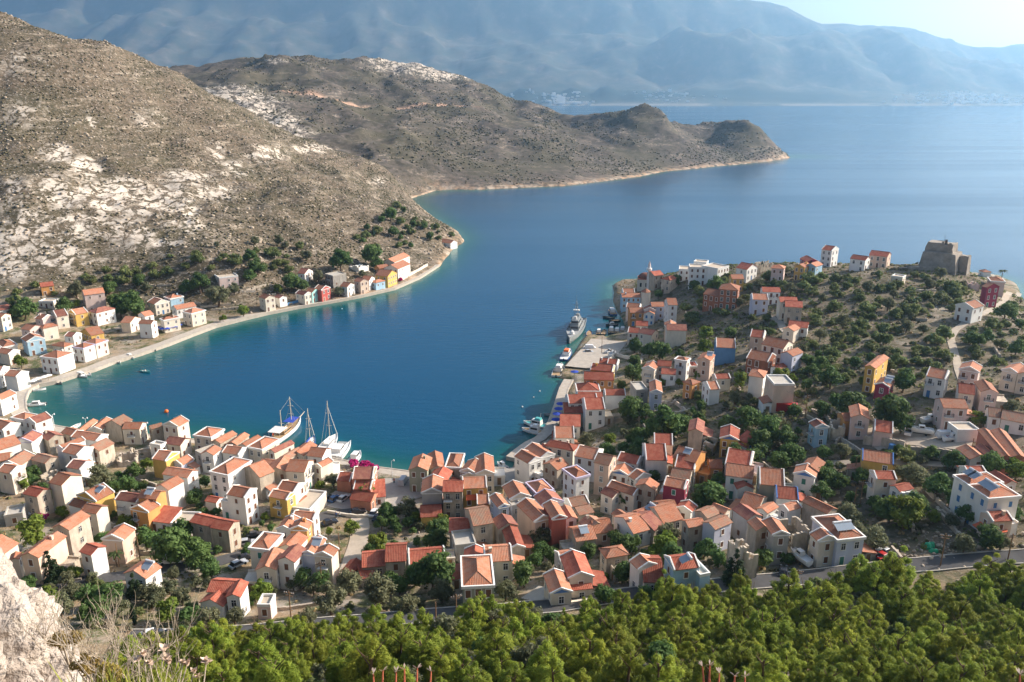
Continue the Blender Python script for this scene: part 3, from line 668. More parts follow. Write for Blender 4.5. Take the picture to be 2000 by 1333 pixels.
# ------------------------------------------------------------------ houses
# one line per house: photo pixels of the eave corners left, near, right (or left, right, then d<depth m>) | height roof colour options | label
# a line that starts with + is a wing of the house above it
HOUSES = r"""
#houses around the left end of the near waterfront
22 817 48 822 74 812|6 h W t|white hip-roofed house standing where the quay bends
46 822 68 827 101 815|6.5 gl W t|white gabled house with blank sunny side wall on the water
-20 832 6 840 38 828|6 gr W t|white house cut by the picture edge, below the quay bend
-25 868 -5 880 36 864|6 gl W m|cream house with orange roof and a drainpipe down its sunny wall
36 858 61 864 82 848|6 gl W tn|pale lilac-shaded house between the cut-off cream house and a brown roof
77 852 95 860 122 850|5 gr S |small stone house with dark roof beside the pale lilac-shaded house
120 845 143 851 d4|3.6 gr S u|low red-roofed shed squeezed between stone house and white terrace
139 853 189 861 211 850|6 gr W t|long white terrace with two dark roof panes behind the waterfront
97 879 121 877 166 859|7 gl W tnm|tall blank white house with long orange roof in the dense left quarter
122 882 151 889 178 874|6.5 gr W tm|white house with dark red roof in front of the tall blank white one
170 874 193 881 222 866|6 gl S w|stone house with worn orange roof and tall doorways facing ruins
62 898 88 905 120 895|5 gr S w|low stone cottage with lichened brown roof above a dark garden
10 902 37 911 69 889|5 gl C mw|long barn-like house with orange roof at the left picture edge
-8 902 18 898 d5|4 gr S u|small dark red roof peeping out at the left picture edge
-5 920 22 925 51 912|6.5 gr C B|cream house with sunny balcony at the left picture edge
130 912 157 917 183 903|5 gr W tm|white house with lean-to red roof in front of it
+132 920 155 926 d3|3 gr W u
81 922 95 930 126 917|4 ruin S|roofless stone ruin with broken gable beside a cream house
95 943 120 948 159 929|8 gr C nm|very tall plain cream house with blank sunny wall and dark roof
46 964 72 970 102 957|6 gr S e|free-standing pinkish stone house with two small windows
180 835 196 840 220 820|5 gl C t|long orange-roofed warehouse right on the near waterfront, left one
158 838 164 842 190 822|3.5 gl C u|low dark-roofed strip beside the waterfront warehouse
204 828 236 832 256 820|6 gl S nw|waterfront house with big bare stone back wall
239 838 272 838 289 826|5.5 gr C b|cream waterfront house with flower-hung balcony on its back wall
276 843 296 838 318 832|5 gl S w|dark stone waterfront house with patchy orange roof
318 830 346 834 371 822|6.5 gl C |tall cream waterfront house with orange roof, rightmost before the gap
322 866 352 870 376 858|4.5 gr C |low cream house with two-part red roof behind the waterfront
293 868 313 872 321 866|4.5 f W |small flat-roofed white house with roof terrace
299 895 324 900 350 884|6 gr Y nm|mustard yellow house with brown roof beside overgrown ruins
326 908 354 909 378 897|4 gl L m|low pale house with orange roof just right of the mustard yellow one
228 897 264 893 d5|3 ruin S|low roofless ruin in front of the tall doorways house
252 880 292 875 d4|3 ruin S|broken stone walls in the overgrown plot behind the waterfront
8 1010 44 1004 d5|3 f G |small grey flat-roofed shed left of the magenta bougainvillea
318 926 366 933 390 920|6 gr W B|wide white house with flowers spilling over its balcony
302 952 328 957 358 940|7 gl W m|long white house with orange roof and dark string line on its side
#houses in the lower left
150 968 186 979 217 959|6 gl Y msc|yellow house with solar panel on its bright roof
134 985 163 993 178 980|4 gr W t|low white house with red roof joined to the yellow house
158 998 188 1003 212 989|7 gr C m|tall narrow cream house with red roof below the yellow house
98 1034 134 1035 174 1008|8 gl S |big long stone house with patched plaster wall and orange roof
40 1087 74 1089 128 1048|7 gl N m|long pinkish stone house above the road with chimney at its end
148 1082 178 1084 206 1068|6 gr W me|small white house with dazzling blank side wall by the road
200 1053 238 1056 263 1033|6 gl N |peach house with orange roof among palms and dark trees
243 1120 284 1130 312 1108|4 gl W s|low white cottage with solar heater at the road bend
225 975 268 981 275 965|6 gr W bt|white house with three dark windows and small balcony joined to an orange house
270 972 305 975 325 960|8 gr O ms|tall orange house with solar panels on its red roof
+254 994 288 1001 306 985|6 gl O mb
290 1017 330 1022 345 1000|3 sh W e|flat red sloping roof over a low white store
335 1020 372 1026 393 1003|3 f W |low store with grey flat roof beside the red sloping roof
372 1019 411 1028 432 1012|5 gr S e|stone house with white roof edges above the big dark trees
412 1030 446 1036 476 1020|6 gr S e|half-ruined stone house with sunny broken wall and red roof
20 1095 36 1092 46 1085|5 gl C |small cream house half hidden by the pale cliff rock
-60 1080 0 1086 20 1060|5 gl C |cream house mostly hidden by the pale cliff rock
#houses behind the moored yachts
381 850 412 856 437 840|5.5 h C t|hip-roofed waterfront house with pale ridge, left of the orange row
415 862 430 866 462 848|5 gl S |first stone warehouse of the orange-roofed row on the water
447 866 462 869 486 850|5 gl S |second stone warehouse of the orange-roofed row on the water
466 872 481 872 510 855|5 gl C |narrow cream warehouse, third of the row on the water
484 874 512 880 545 860|6 h C t|broad hip-roofed building with white edge in the waterfront row
520 886 536 884 574 866|6 gl C |long warehouse beside the broad hip-roofed building
545 895 562 897 590 880|5 gl S w|house with sun-bleached orange roof near the two-masted boat
577 880 592 890 618 870|5 gl C |orange-roofed house directly below the single bare mast
600 890 629 893 646 877|6 gr W m|white house with faded pink roof beside the moored catamaran
612 910 626 913 650 900|6 gl C m|cream house with sunny blank wall below the faded pink roof
408 924 445 930 490 902|8 h W t|large pale mansion with hip roof and two rows of windows
434 883 466 888 485 876|5.5 gr W tml|white house with blue shutters behind the pale mansion
396 884 416 889 432 877|6 gl W b|narrow white house with stacked balconies
381 882 396 890 d6|4 f G |flat grey roof terrace at the left of the narrow white house
472 915 507 932 527 917|7 gl S nm|tall windowless brown stone house with dark left slope
508 908 528 914 545 900|5 gr S |small house with dark red roof behind the windowless stone house
528 912 560 922 575 900|6 gl S |stone house with dark doorway and damaged grey roof
561 917 594 922 612 900|7 gr C B|tall pinkish house with arched niche in its sunny wall
541 955 574 961 594 945|6.5 gr C t|cream house behind and above the yellow one by the terrace
525 969 560 976 574 963|6 gr Y bt|pale yellow house with balcony next to the bare cream terrace
443 965 478 972 498 955|8 gr W t|white three-storey house with red roof and stepped terraces
+432 980 470 988 490 968|5 f W
401 978 422 982 430 972|3 gr W e|tiny white outhouse with dark red roof
572 990 605 997 637 962|3 f C |bare cream flat-roofed terrace building beside the parking yard
688 935 728 935 d7|7 gr A tn|salmon pink house with white roof parapets above bougainvillea
+660 935 684 940 695 924|4 gr A e
+690 955 724 956 d5|5 gr A en
684 975 724 980 d5|3 gr A en|low salmon building under the green tree at the parking yard
728 972 752 970 d7|2.6 sh W e|red sloping awning roof beside the salmon house
#houses around the lower centre lane
570 1011 612 1015 626 1002|6 gr W t|white house with red roof above the parked cars
567 1035 599 1036 614 1020|6 gl O t|small bright orange house with white window frames
540 1035 567 1036 585 1012|5 gl W t|white house with red roof touching the bright orange house
491 1068 525 1076 552 1046|7 h C tg|grey cream house with green shutters and white parapet
544 1068 577 1074 600 1050|6 gl C |cream house hidden behind the bluish white gabled house
590 1080 614 1085 636 1053|7 gl L s|lavender house with two solar panels on its orange roof
614 1085 647 1089 660 1072|7 gl C bm|cream house with pediment and round-the-corner white wall
538 1098 574 1098 597 1073|7 gl W |bluish white gabled house with three windows on its sunny side
501 1112 538 1113 555 1077|5.5 gl C b|cream house with orange pediment and porch balcony
405 1155 452 1158 462 1132|5 gr W eu|red-roofed modern house with three roofs beside a lime green tree
+449 1160 468 1166 483 1138|5 gl W e
+391 1177 434 1184 452 1165|3.2 gl W e
511 1182 528 1184 538 1163|3 f P |little white garage with red door by the red-roofed modern house
668 1118 688 1120 706 1098|3 gl O e|dark red shed roof beside the lower lane
708 1108 752 1104 d6|4 gr S e|low stone house with red roof and lean-to
+708 1130 732 1124 d4|2.6 sh S e
753 1097 792 1095 d7|5 gr S e|stone house with tall red roof right of the lean-to
799 1103 870 1097 d6|3.2 gr C e|long low red-roofed house behind the big round tree
#houses at the head of the harbour
799 918 834 919 d8|7 gl V |olive grey house with two white shutters on the square
841 917 868 915 d10|6 gl C |cream house with orange roof next to the olive grey one
870 914 898 915 d9|6 h S t|tall house with hip roof and stained plaster at the harbour head
899 921 928 925 d7|6 gl C t|house with small front gable and white edge at the harbour head
+900 931 931 932 d4|5 gl S t
930 927 965 926 d11|6 gl C t|broad gabled house with dark left slope at the harbour head
836 940 870 943 d7|5 gl S e|red-roofed house behind the blank grey gable
824 964 863 963 d8|7 gl G ntm|house with blank grey gable wall
865 960 903 960 d6|8 gr S be|grey stone house with one balcony under dark red roof
904 954 951 952 d6|8 gr Y at|tall yellow ochre house with red porch canopy
+932 985 956 984 d5|5 gr O
822 1010 862 1008 d6|3 gr Y en|low yellow-walled shed with dark red roof
878 1039 916 1038 d6|6 gr S e|bright red-roofed house left of the pitted orange roof
890 1068 930 1063 d6|5 f Z |unfinished concrete house with bare flat roof and open front
925 1027 962 1021 d8|8 gr S w|tall stone house with pitted orange roof and three shutters
963 1015 975 1033 1010 1026|7 gr S m|stone gable house with three windows, lower centre
996 1073 1024 1070 d10|5 gl S et|narrow house with crimson and orange roof behind the white-parapet house
947 1097 1001 1094 d6|6 gr C t|square house with red roof framed by white parapets and two arched windows
905 1114 945 1114 d8|4 gl G te|grey house with dark crimson gable roof
904 1148 964 1145 d10|5.6 h V t3|grey house with white window frames and red hip roof, nearest of all
1063 1122 1077 1161 1116 1156|3.2 gr C pt|cream house with blue pediment by the road
1083 1078 1096 1102 1130 1100|4.4 gl G t|grey-walled house with red roof inside a white frame
1112 1131 1158 1127 d8|4.6 gl C te|house with curved white gable and arcaded verandah
+1117 1153 1156 1149 d4|2.6 sh C e
957 970 975 993 996 991|6 gr L pt|lavender house with small blue pediment and three white windows
982 950 997 976 1032 964|6 gr C |cream house with white gable wall and half dark roof
1028 945 1048 965 1079 957|6 h L t|lilac-trimmed house with hip roof behind the white gable
1049 968 1060 988 1100 980|6 gr W t|white gabled house next to the lilac-trimmed hip roof
988 975 1000 990 1014 988|5 f G |unfinished grey roof deck with stone balustrade
1010 985 1045 1020 1079 1013|7 gr N tn|long peach house with two roofs and cream pediment
1062 985 1080 1015 1106 1012|8 gr R tm|brick red house with white window frames
1092 993 1105 1015 1126 1012|6 gr W |white gabled house beside the brick red one
1100 975 1115 990 1151 983|4 gl W w|white cottage with patchy lichened roof
1005 890 1034 906 1056 895|7 gr W t|big white house with blank wall facing the harbour
1025 876 1056 896 1077 884|7 gr W t|second white gable joined behind the big white waterfront house
1061 907 1088 918 1104 905|6 gl S |old stone house with two brown windows behind the white gables
1100 918 1125 936 1150 928|8 h W t|white mansion with lilac cornice and red hip roof
1054 877 1082 885 1094 876|6 gr C e|red-roofed house between white gables and big hip roof
1066 870 1119 881 1127 870|7 h C e|large cream hip-roofed house at the water corner
#houses along the right-hand quay
1084 855 1122 855 d8|6 gr W t|white-parapet house with two red lean roofs on the quay
1094 832 1133 833 d9|5 gr C e|house with double red roof beside the blue awnings
1102 806 1142 806 d8|5 gr S e|house with dark red roof behind the blue awnings
1144 800 1182 799 d9|6 gr W te|white house with two brown windows under wide red roof
1111 788 1168 786 d7|6 gr W e|wide red-roofed quay house with white back wall
1130 777 1176 778 d5|6 gr C e|long orange roof between the wide red roof and a hip roof
1128 766 1172 766 d8|5 h W te|white-edged red hip roof on the quay
1153 722 1196 726 d6|8 gr Y en|upper block of the big yellow quay building
1141 741 1198 743 d7|6 gr O e|big yellow ochre building with wide front on the quay
1182 772 1222 772 d5|4 gr W ne|low white house with blank wall behind the yellow building
1243 764 1266 763 d8|5 f Z |bare concrete frame house beside a lavender house
1271 767 1293 768 d10|6 gl L t|lavender house with white-edged red roof
1258 716 1278 723 1287 712|6 gl C b|cream gabled house with balcony above the quay
1284 714 1310 716 d5|5 gr N e|peach house with red roof left of white hip-roofed house
1292 730 1319 732 d5|4 gr W e|low white house with flat red roof in front of the peach one
1318 703 1341 707 1351 702|7 h W bt|white hip-roofed house with dark balcony on the slope
1350 717 1363 717 d5|3 h P e|tiny pink hip-roofed hut
1363 702 1387 705 1396 694|7 gl N s|tan gabled house with blank wall and roof panel
1386 733 1398 740 1427 739|5 gl C e|cream house with red roof framed white on the slope
1339 745 1352 752 1367 746|5 h O |small ochre hip-roofed house
1372 748 1386 761 1406 760|5.5 gl W t|white house with grey side and pale red roof
1312 800 1345 797 d10|2 ruin S|sunken roofless ruin with square walls
1345 842 1372 845 d8|6 gl S n|abandoned stone house with half an orange roof
+1373 862 1394 866 d5|4 ruin S
1278 867 1314 869 d7|6 gr N e|small orange house with three brown windows on the slope
1262 898 1303 899 d10|6 gr W en|white house with blank back wall and red roof in two planes
1318 890 1358 904 1378 884|7 gr O nsm|big peach house with orange side wall and white roof panel
1318 911 1356 917 d7|6 gr C nte|house with pale back wall in front of the big peach house
1309 934 1345 940 d6|6 gr S w|dark worn roof between pale house and crimson house
1296 947 1337 955 1348 940|7 gr K tg|crimson house with turquoise shutters
1122 890 1162 898 d7|7 gr W t|white house with row of four brown windows
1161 903 1189 909 d6|9 gr N w|tall narrow tan house with three rows of windows
1205 898 1245 907 d5|6 gr W te|white house with narrow red roof on the slope behind pediment house
1194 922 1226 930 1236 915|5 gl W pt|white house with blue pediment near the tall tan house
+1228 929 1243 938 d5|4.5 gr W
#houses in the lower right centre
1186 950 1238 968 1260 960|5 gr C |dark-roofed house with white gable end behind a round tree
+1174 962 1196 972 1206 960|5 gr C
1242 949 1278 957 1289 946|6 gl S |grey stone house with orange right slope
1322 991 1349 1001 1360 988|4 gl W e|little white house in front of a lone stone gable
1237 1000 1250 1008 1293 994|5 gl N s|peach house with solar heater on wide orange roof
1196 1003 1216 1016 1233 1010|3.5 gr C |small white house with brown roof at the foot of a wall
1295 1004 1326 1000 d6|4 gr C |low orange roof next to the solar heater house
1237 1042 1267 1034 d8|4 gr W |low white house with long orange roof in the garden row
1277 1036 1296 1026 d8|4 gr S |middle orange roof of the garden row
1296 1022 1333 1013 d8|4 gr C |rightmost orange roof of the garden row
1327 1018 1345 1030 1376 1025|6 gl S |grey stone house with hipped red roof beside the lavender ruin
1360 998 1381 1012 1405 1002|6 gl S w|faded house with pinkish brown roof behind the grey stone house
1388 992 1415 1003 1431 1001|6 gr C |house with half dark, half orange roof at the end of the row
1380 1018 1396 1034 1429 1020|6 gl L wn|crumbling lavender-grey house with dark ruined roof
1432 995 1460 1015 1492 1011|6 gr G |grey house with white-framed side windows and long dark roof
1424 1035 1455 1068 1482 1062|8 ruin S|great roofless stone ruin with jagged castle-like walls
1462 1020 1478 1036 1504 1030|7 gr S n|stone shell with orange slope behind the great ruin
1490 1017 1511 1046 1538 1041|7 gr G t|grey house with three dark windows and tan awning terrace
1445 985 1480 995 d7|4 gr C |orange ridge roof behind the grey white-framed house
1477 995 1498 1002 1519 990|4 gl W |white low house with orange roof above the stone shell
1515 990 1538 998 1565 990|5 gl W |white gabled house beside the long stone barn
1517 972 1560 976 d6|4.5 gr W te|white house with blue line under its red roof
1484 945 1533 950 d9|6 gr V nt|house with large blank olive green wall
1416 907 1464 915 d10|6 gr P e|broad house with pink end wall and big red roof
1418 928 1470 935 d7|6 gr W g|white house with green shutters and blue door
+1441 955 1472 955 d6|4 gl W e
1387 914 1411 915 d5|3 gr O |small orange-roofed store between peach and pink houses
1171 1073 1185 1090 1226 1083|5 h S |square stone house with orange hip roof alone among trees
1228 1096 1249 1113 1284 1104|5 gr W t|blue-walled cottage with white gable
+1258 1136 1296 1137 d9|2.6 gr C e
1299 1087 1316 1113 1366 1107|5.8 gl D tes|grey-blue house with solar heater on dark red roof by the road
+1367 1126 1387 1122 d5|4.4 f D
1130 1020 1150 1034 1182 1024|5 gr S w|stone house with brown roof left of the low white garden row
1126 1057 1164 1052 d6|4 gr S s|low stone house with two big solar panels
1164 1042 1198 1037 d6|4 gr N |peach side building with small arched window
#houses on the right slope
1551 926 1591 934 1596 918|6 gl W ptg|white gabled house with blue pediment and pale green shutters
+1566 913 1597 921 d6|6 gl C
1568 980 1616 1003 1631 993|5 gr S n|long stone barn with dark roof and sunny end wall
1583 1042 1600 1058 1635 1054|6 gr C t|cream half of the double house with gable and three doors
1636 1057 1688 1051 d9|6 h L ts|lavender half of the double house with solar panel
1550 1035 1583 1032 d6|7 ruin S|stone tower ruin behind the tan awning
1684 898 1745 907 d6|4.5 gr Y t|bright yellow long house with blue gable trim
1698 920 1711 935 1751 936|7 gl C bte|cream house with iron balcony and brown shutters
1737 950 1757 960 1783 954|4.5 gl W e|small white house built against a bare ruined wall
+1763 958 1790 957 d3|4.6 ruin W
1892 950 1931 976 1991 971|8 h W tls|large white house with blue doors and shutters and glass roof panels
+1876 930 1893 950 1957 944|8 h W tls
1875 912 1890 924 1926 923|5 gl W te|white house with red roof above the blue-shuttered house
1933 925 1965 945 1996 950|5 gr P e|pink house with red roof at the right edge
1925 1000 1938 1018 1978 1016|5 gl N ate|tan house with red awning near the right edge
1690 716 1709 720 1735 699|8 gl Y |tall house with pale green front and yellow side
1709 752 1736 757 1747 744|4.5 gl K st|small dark red house with roof panel and sunny terrace
1809 734 1846 741 d7|6.5 gr W b|white house with long balcony on the right slope
1874 722 1911 728 1917 716|8 gl P bt|tall pink gabled house beside the path
1873 767 1903 771 d7|6 gr C be|cream house with dark red roof below the tall pink gable
1917 765 1949 768 d8|6 gl P b|pink gabled house with balcony, right of the dark red roof
1957 723 1987 730 d8|6 gl C b|left half of twin cream gabled houses at the right edge
1988 730 2015 735 d8|6 gl C b|right half of twin cream gabled houses, cut by the picture edge
1843 796 1890 798 d6|6 gr P b|pink house with L-shaped dark roof and front wall
+1831 783 1843 795 1858 792|6 gr P
1932 813 1955 816 d6|4 gr W w|pale low house at the left end of the long cottage row
1956 818 2010 828 d6|3.5 gr W w|long low white cottage row with worn orange roof
1663 815 1698 819 d8|6 gl P b|weathered pink gabled house with green doors
+1650 822 1664 822 d5|4.5 gr O n
1625 823 1653 826 d5|5 ruin S|roofless grey stone house left of the weathered pink gable
1708 841 1744 846 d7|4 gr P ne|low pink house with red roof beside the yard
1581 825 1594 836 1623 839|6 gr D tb|pale blue gabled house on a stone base with white balcony
1911 840 1955 893 1973 893|4.5 gr A n|long red shed with ribbed dark red roof, left of the pair
1937 841 1976 893 1992 880|4.5 gr A n|long red shed with ribbed dark red roof, right of the pair
1869 876 1895 897 1924 893|3.5 gr W n|low dark-roofed workshop in front of the red sheds
1906 872 1927 890 1942 887|3.5 gr W n|small dark-roofed annex between workshop and red sheds
1871 842 1914 842 d5|3 f W n|long white garage with flat pale roof at the yard
1399 678 1437 680 d9|5.5 gr B tn|sky blue house with red roof
1458 699 1500 707 d8|5 gr X t|brick red house with white-framed arched windows and brown roof
1488 672 1530 681 d8|6 gr C |long cream house behind the brick red one
1526 690 1548 696 1568 688|6 gl L n|blank lavender gabled house
1505 718 1520 722 1536 716|3 gl W e|little white house with dark red roof below the lavender gable
1465 731 1491 738 1497 726|7 h W n2|white tower-like house with two pairs of windows
1512 752 1552 752 d8|8 f N n|unplastered brown brick block with flat roof
1407 857 1442 861 d8|5 gl Y pe|yellow house with blue pediment on the green slope
+1442 858 1458 865 d7|4 gr Y e
#houses on the castle headland
1605 487 1625 490 d7|8.5 gr W e|white house standing highest on the ridge against the sea
1661 505 1690 509 d6|5 gr W e|white house on the ridge left of the tan one
1698 498 1733 502 d7|5 gr N e|tan house with wide red roof on the ridge near the castle
1552 520 1571 523 d7|6 gl Y |pale yellow gabled house beside a dark cypress
1574 518 1593 521 d7|6 gl D |pale blue gabled house right of the cypress
1563 505 1576 512 d6|6 gr K e|crimson house behind the pale yellow gable
1507 524 1531 526 d6|6 h P |pink hip-roofed house on the headland
1459 527 1479 522 d6|5 gl W e|white house with dark red roof at the ridge, left of wall ruins
1486 512 1513 508 d4|5 ruin S|crenellated stone ruin on the ridge
1430 545 1453 545 d6|6 gr Y m|bright yellow cube-like house under the ridge
1405 565 1441 568 d9|8 h X |tall ruined-looking brick red house with long windows, right block
1374 574 1405 580 d8|6 gr X |lower brick red house with long windows, left block
1490 570 1524 571 d6|5 gr W e|white house with flat red roof above the lavender cube
1470 585 1501 586 d7|6 gr L |lavender house with small dark windows on the headland slope
1524 590 1558 591 d6|6 gr C e|cream back house of the pair by the lane
1534 599 1567 601 d7|6 gr S e|stone front house of the pair by the lane
1540 637 1577 641 d6|4 gr W e|white house with long red roof by the lane
1525 645 1550 647 1562 641|5 gl C |cream house with sunny end in front of the long red roof
1465 657 1491 660 d7|7 gr N e|tan tower house with two red roof planes
1741 540 1763 543 d5|4 f C |small lone cream cube on the scrubby headland
1867 596 1900 603 d8|6 gl W t|white gabled house alone beside the headland path
1911 562 1928 562 1952 560|8 gr K n|tall crimson-walled shell with pink end at the headland
1935 550 1963 552 d8|7 h P n|pink hip-roofed shell behind the crimson wall
1894 552 1915 553 d6|4 ruin P|low roofless pink ruin left of the crimson shell
1921 532 1936 532 d5|3 h W n|tiny chapel on the point beside a palm
1347 523 1402 525 d8|6.5 f W|wide white school-like building with three blocks on the ridge
+1326 527 1347 528 d9|5 f W
+1402 526 1424 521 d10|5 f W
+1355 512 1380 514 d6|7.5 f W
1278 539 1296 537 d7|6 gr S e|red-roofed house behind the minaret
1292 545 1308 548 d8|7 h S e|stone house with red hip roof right of the minaret
1215 581 1251 581 d6|6 gr D |pale blue quay house with orange roof below the mosque
1217 572 1240 572 d6|6 gr W n|white house behind the pale blue quay house
1223 600 1249 602 d6|6 gr W |white quay house left of the ochre one
1231 611 1257 611 d7|6 gr O b|ochre quay house with dark doors
1258 613 1278 614 d7|5 gl W l|small white gabled house with bright blue shutters
1258 606 1280 607 d6|6 gl P |pink house behind the blue-shuttered white one
1273 599 1297 599 d6|6 gr L |lilac house with wide orange roof on the headland quay
1305 596 1323 596 d9|8 gr W |tall pale house with sunny long roof, right end of the quay cluster
1242 636 1265 637 d6|4 gr C e|cream house with white parapet behind the pier square
1226 649 1250 651 d6|5 gr C e|cream house with four small windows at the pier square, left half
1247 650 1273 655 1284 648|5 gr C |cream house with gable end at the pier square, right half
1299 637 1320 638 d6|6 gl N |narrow tan gable with red cloth roof beside it
1303 645 1341 646 d7|6 gr C n|house with blank ochre-cream wall above the pier trees
1171 709 1185 710 d5|3 gr W e|little red-roofed kiosk by the walled court
1186 710 1205 712 d5|3 gr W e|low white store with red roof at the pier yard
#houses on the far left shore
79 698 112 702 140 690|6.5 h W tm|pinkish white mansion with hip roof on the corner of the quay
142 679 163 682 186 674|6 h W t|white house with lilac-framed windows on the quay
187 674 210 666 d7|6 h C t|cream house joined right of the lilac-framed one
102 675 125 678 142 672|4 h C |orange-roofed house behind the pinkish white mansion
130 655 143 658 159 652|5 gr W |white gabled house with flowers behind the orange hip roof
158 648 178 656 196 648|4 gl Y |low yellow house with orange roof behind the quay
42 661 53 668 85 660|6.5 gr D t|pale blue gabled house with long balcony on the left shore
50 640 58 645 82 638|6 gr P |pink gabled house behind the pale blue one
70 640 84 642 112 636|6 h C |cream hip-roofed house right of the pink gable
71 621 83 624 105 618|5 gr P |white-pink gabled house up the left slope
100 612 110 619 131 614|6 gl C a|grey-fronted house with teal awning
133 610 147 615 166 608|6 gl Y |golden yellow house on the left slope
161 571 165 577 204 572|8 gl P |tall pale pink house highest on the left slope
172 609 188 612 224 603|6.5 h W |big white house with two rows of dark windows on the left slope
80 561 105 558 d6|5 gr O e|orange house with red roof at the foot of the rocky hill
75 590 104 590 d6|4 f C |flat-roofed cream house with planted roof
-5 607 20 603 d6|4 gr W |white house with orange roof at the left edge, up the slope
-15 618 2 620 22 615|7 gr C |cream gabled house with balcony at the left edge
-10 670 5 680 30 672|4 h W |low white hip-roofed house at the left edge
-8 688 17 692 37 685|5 gr C |cream gabled house at the left edge, with red door shutters
8 733 32 736 55 727|6 gr W m|white house with red roof at the narrow part of the quay
-15 728 0 730 18 718|6 gr W n|blue-edged white house at the left edge behind the quay
-20 780 0 782 31 768|6 gl W t|white house with orange roof at the quay corner, left edge
271 632 295 633 314 628|7 gr W |white gabled house with blue parasols at its foot
243 627 254 631 275 622|5 gr C |cream house with orange roof left of the blue parasols
306 625 320 627 351 621|6 h C |cream house with bright red roof behind the blue parasols
283 618 300 614 d6|5 gr W |low white house with orange roof behind the red one
345 613 374 614 401 607|6.5 h C t|large cream mansion with hip roof at the right end of the left village
345 605 383 598 d6|5 gr W |small white-edged red roofs behind the large cream mansion
288 590 303 595 332 590|6 gr C t|cream gabled house with three windows on the left slope
316 582 333 585 358 580|6 h D t|blue and white hip-roofed house on the left slope
415 535 428 544 466 540|6 f P t|magenta-pink flat-roofed house alone below the rocky hill
506 580 518 584 536 580|7 gr C |cream gabled house, first of the row on the narrow quay
536 580 546 583 560 580|5 gr W |white gabled house, second of the row on the narrow quay
577 573 595 577 607 573|6 gr C |cream gabled house left of the turquoise one
598 570 609 572 624 567|6 gr T |turquoise gabled house between two others on the far quay
612 565 628 567 645 562|7 gr R t|brick red gabled house with white trim on the far quay
668 558 678 561 693 556|6 gr W |white gabled house standing alone on the far quay
692 548 704 551 719 548|7 gr N |peach gabled house on the far quay
710 545 721 548 732 543|6 gr W |white gabled house right of the peach one
728 550 734 553 752 549|4.5 h D |low pale blue house with blue shutters on the far quay
735 537 757 540 775 533|7 gr Y |pale yellow gabled house with blue side at the end of the far row
587 532 595 535 611 529|6 gr W |white gabled house up the slope above the far quay
640 535 650 540 676 535|7 f Z |unfinished concrete house with open floors above the far quay
691 515 700 520 720 515|4 ruin W|whitish ruined walls between two dark trees
746 512 770 513 800 500|5 gl W |upper white hotel wing with bright orange roof
762 519 777 526 801 516|6 gl W |lower white hotel wing with bright orange roof and bougainvillea
741 525 760 522 d6|4 gr O |little orange-roofed annex at the hotel
858 473 880 476 886 472|4 gr W nm|lone white boathouse on the rocky point
"""
WIN = {}
def window_mesh(wd, ht, trim, glass, arch=False):
    """frame with sill round a dark pane; outer face looks along -y"""
    key = (round(wd, 1), round(ht, 1), trim, glass)
    if key in WIN: return WIN[key]
    a, b = wd / 2, ht / 2; t = .13
    mb = MB()
    mb.box(-a - t, -a, -.07, .03, -b - t, b + t); mb.box(a, a + t, -.07, .03, -b - t, b + t)
    mb.box(-a, a, -.07, .03, b, b + t); mb.box(-a - .06, a + .06, -.13, .028, -b - t - .02, -b)
    fr = mb.mesh('window', [trim])
    mb = MB(); mb.box(-a + .001, a - .001, -.02, .02, -b + .001, b - .001, 0)
    if glass != 'pane':
        mb.box(-.03, .03, -.035, .0, -b, b, 1)
    else:
        mb.box(-.03, .03, -.04, -.005, -b, b, 1); mb.box(-a, a, -.04, -.005, b * .3 - .03, b * .3 + .03, 1)
    pn = mb.mesh('pane', [glass, 'white_trim' if glass == 'pane' else glass])
    WIN[key] = (fr, pn); return WIN[key]
DOOR = {}
def door_mesh(c, trim):
    if (c, trim) in DOOR: return DOOR[(c, trim)]
    mb = MB(); mb.box(-.62, -.48, -.08, .03, 0, 2.35, 1); mb.box(.48, .62, -.08, .03, 0, 2.35, 1); mb.box(-.48, .48, -.08, .03, 2.22, 2.36, 1); mb.box(-.478, .478, -.03, .02, 0, 2.22, 0); mb.box(-.02, .02, -.045, -.02, 0, 2.2, 0)
    DOOR[(c, trim)] = mb.mesh('door', [c, trim]); return DOOR[(c, trim)]
def balcony_mesh():
    mb = MB(); mb.box(-1.15, 1.15, -.95, .0, -.14, 0, 0)
    for k in range(9): x = -1.12 + k * .28; mb.box(x - .02, x + .02, -.94, -.9, 0, .95, 1)
    for s in (-1.13, 1.09):
        for k in range(3): mb.box(s, s + .04, -.75 + k * .28, -.71 + k * .28, 0, .95, 1)
        mb.box(s, s + .04, -.94, 0, .93, .98, 1)
    mb.box(-1.14, 1.14, -.95, -.89, .93, .99, 1)
    for s in (-.8, .7): mb.box(s, s + .1, -.6, 0, -.4, -.14, 0)
    return mb.mesh('balcony', ['white_trim', 'iron'])
BALC = balcony_mesh()
def solar_mesh():
    mb = MB(); mb.slab((-1, -.9, .35), (1, -.9, .35), (1, .7, 1.05), (-1, .7, 1.05), .08, 0, mi2=1)
    mb.tube((-1.05, .95, 1.15), (1.05, .95, 1.15), .27, n=8, mi=1)
    for x in (-.9, .9): mb.box(x - .03, x + .03, .66, .72, 0, 1.0, 1); mb.box(x - .03, x + .03, -.88, -.82, 0, .34, 1)
    return mb.mesh('solar_heater', ['solar', 'tank'])
SOLAR = solar_mesh()
HINFO = []      # (x, y, radius, short label, z)
rng = random.Random(11)
def quad_uv(a, b, d):
    L1 = (Vector(b) - Vector(a)).length; L2 = (Vector(d) - Vector(a)).length
    return [(0, 0), (L1, 0), (L1, L2), (0, L2)]
def footprint(nums):
    if len(nums) == 6:
        h0 = None
    return nums
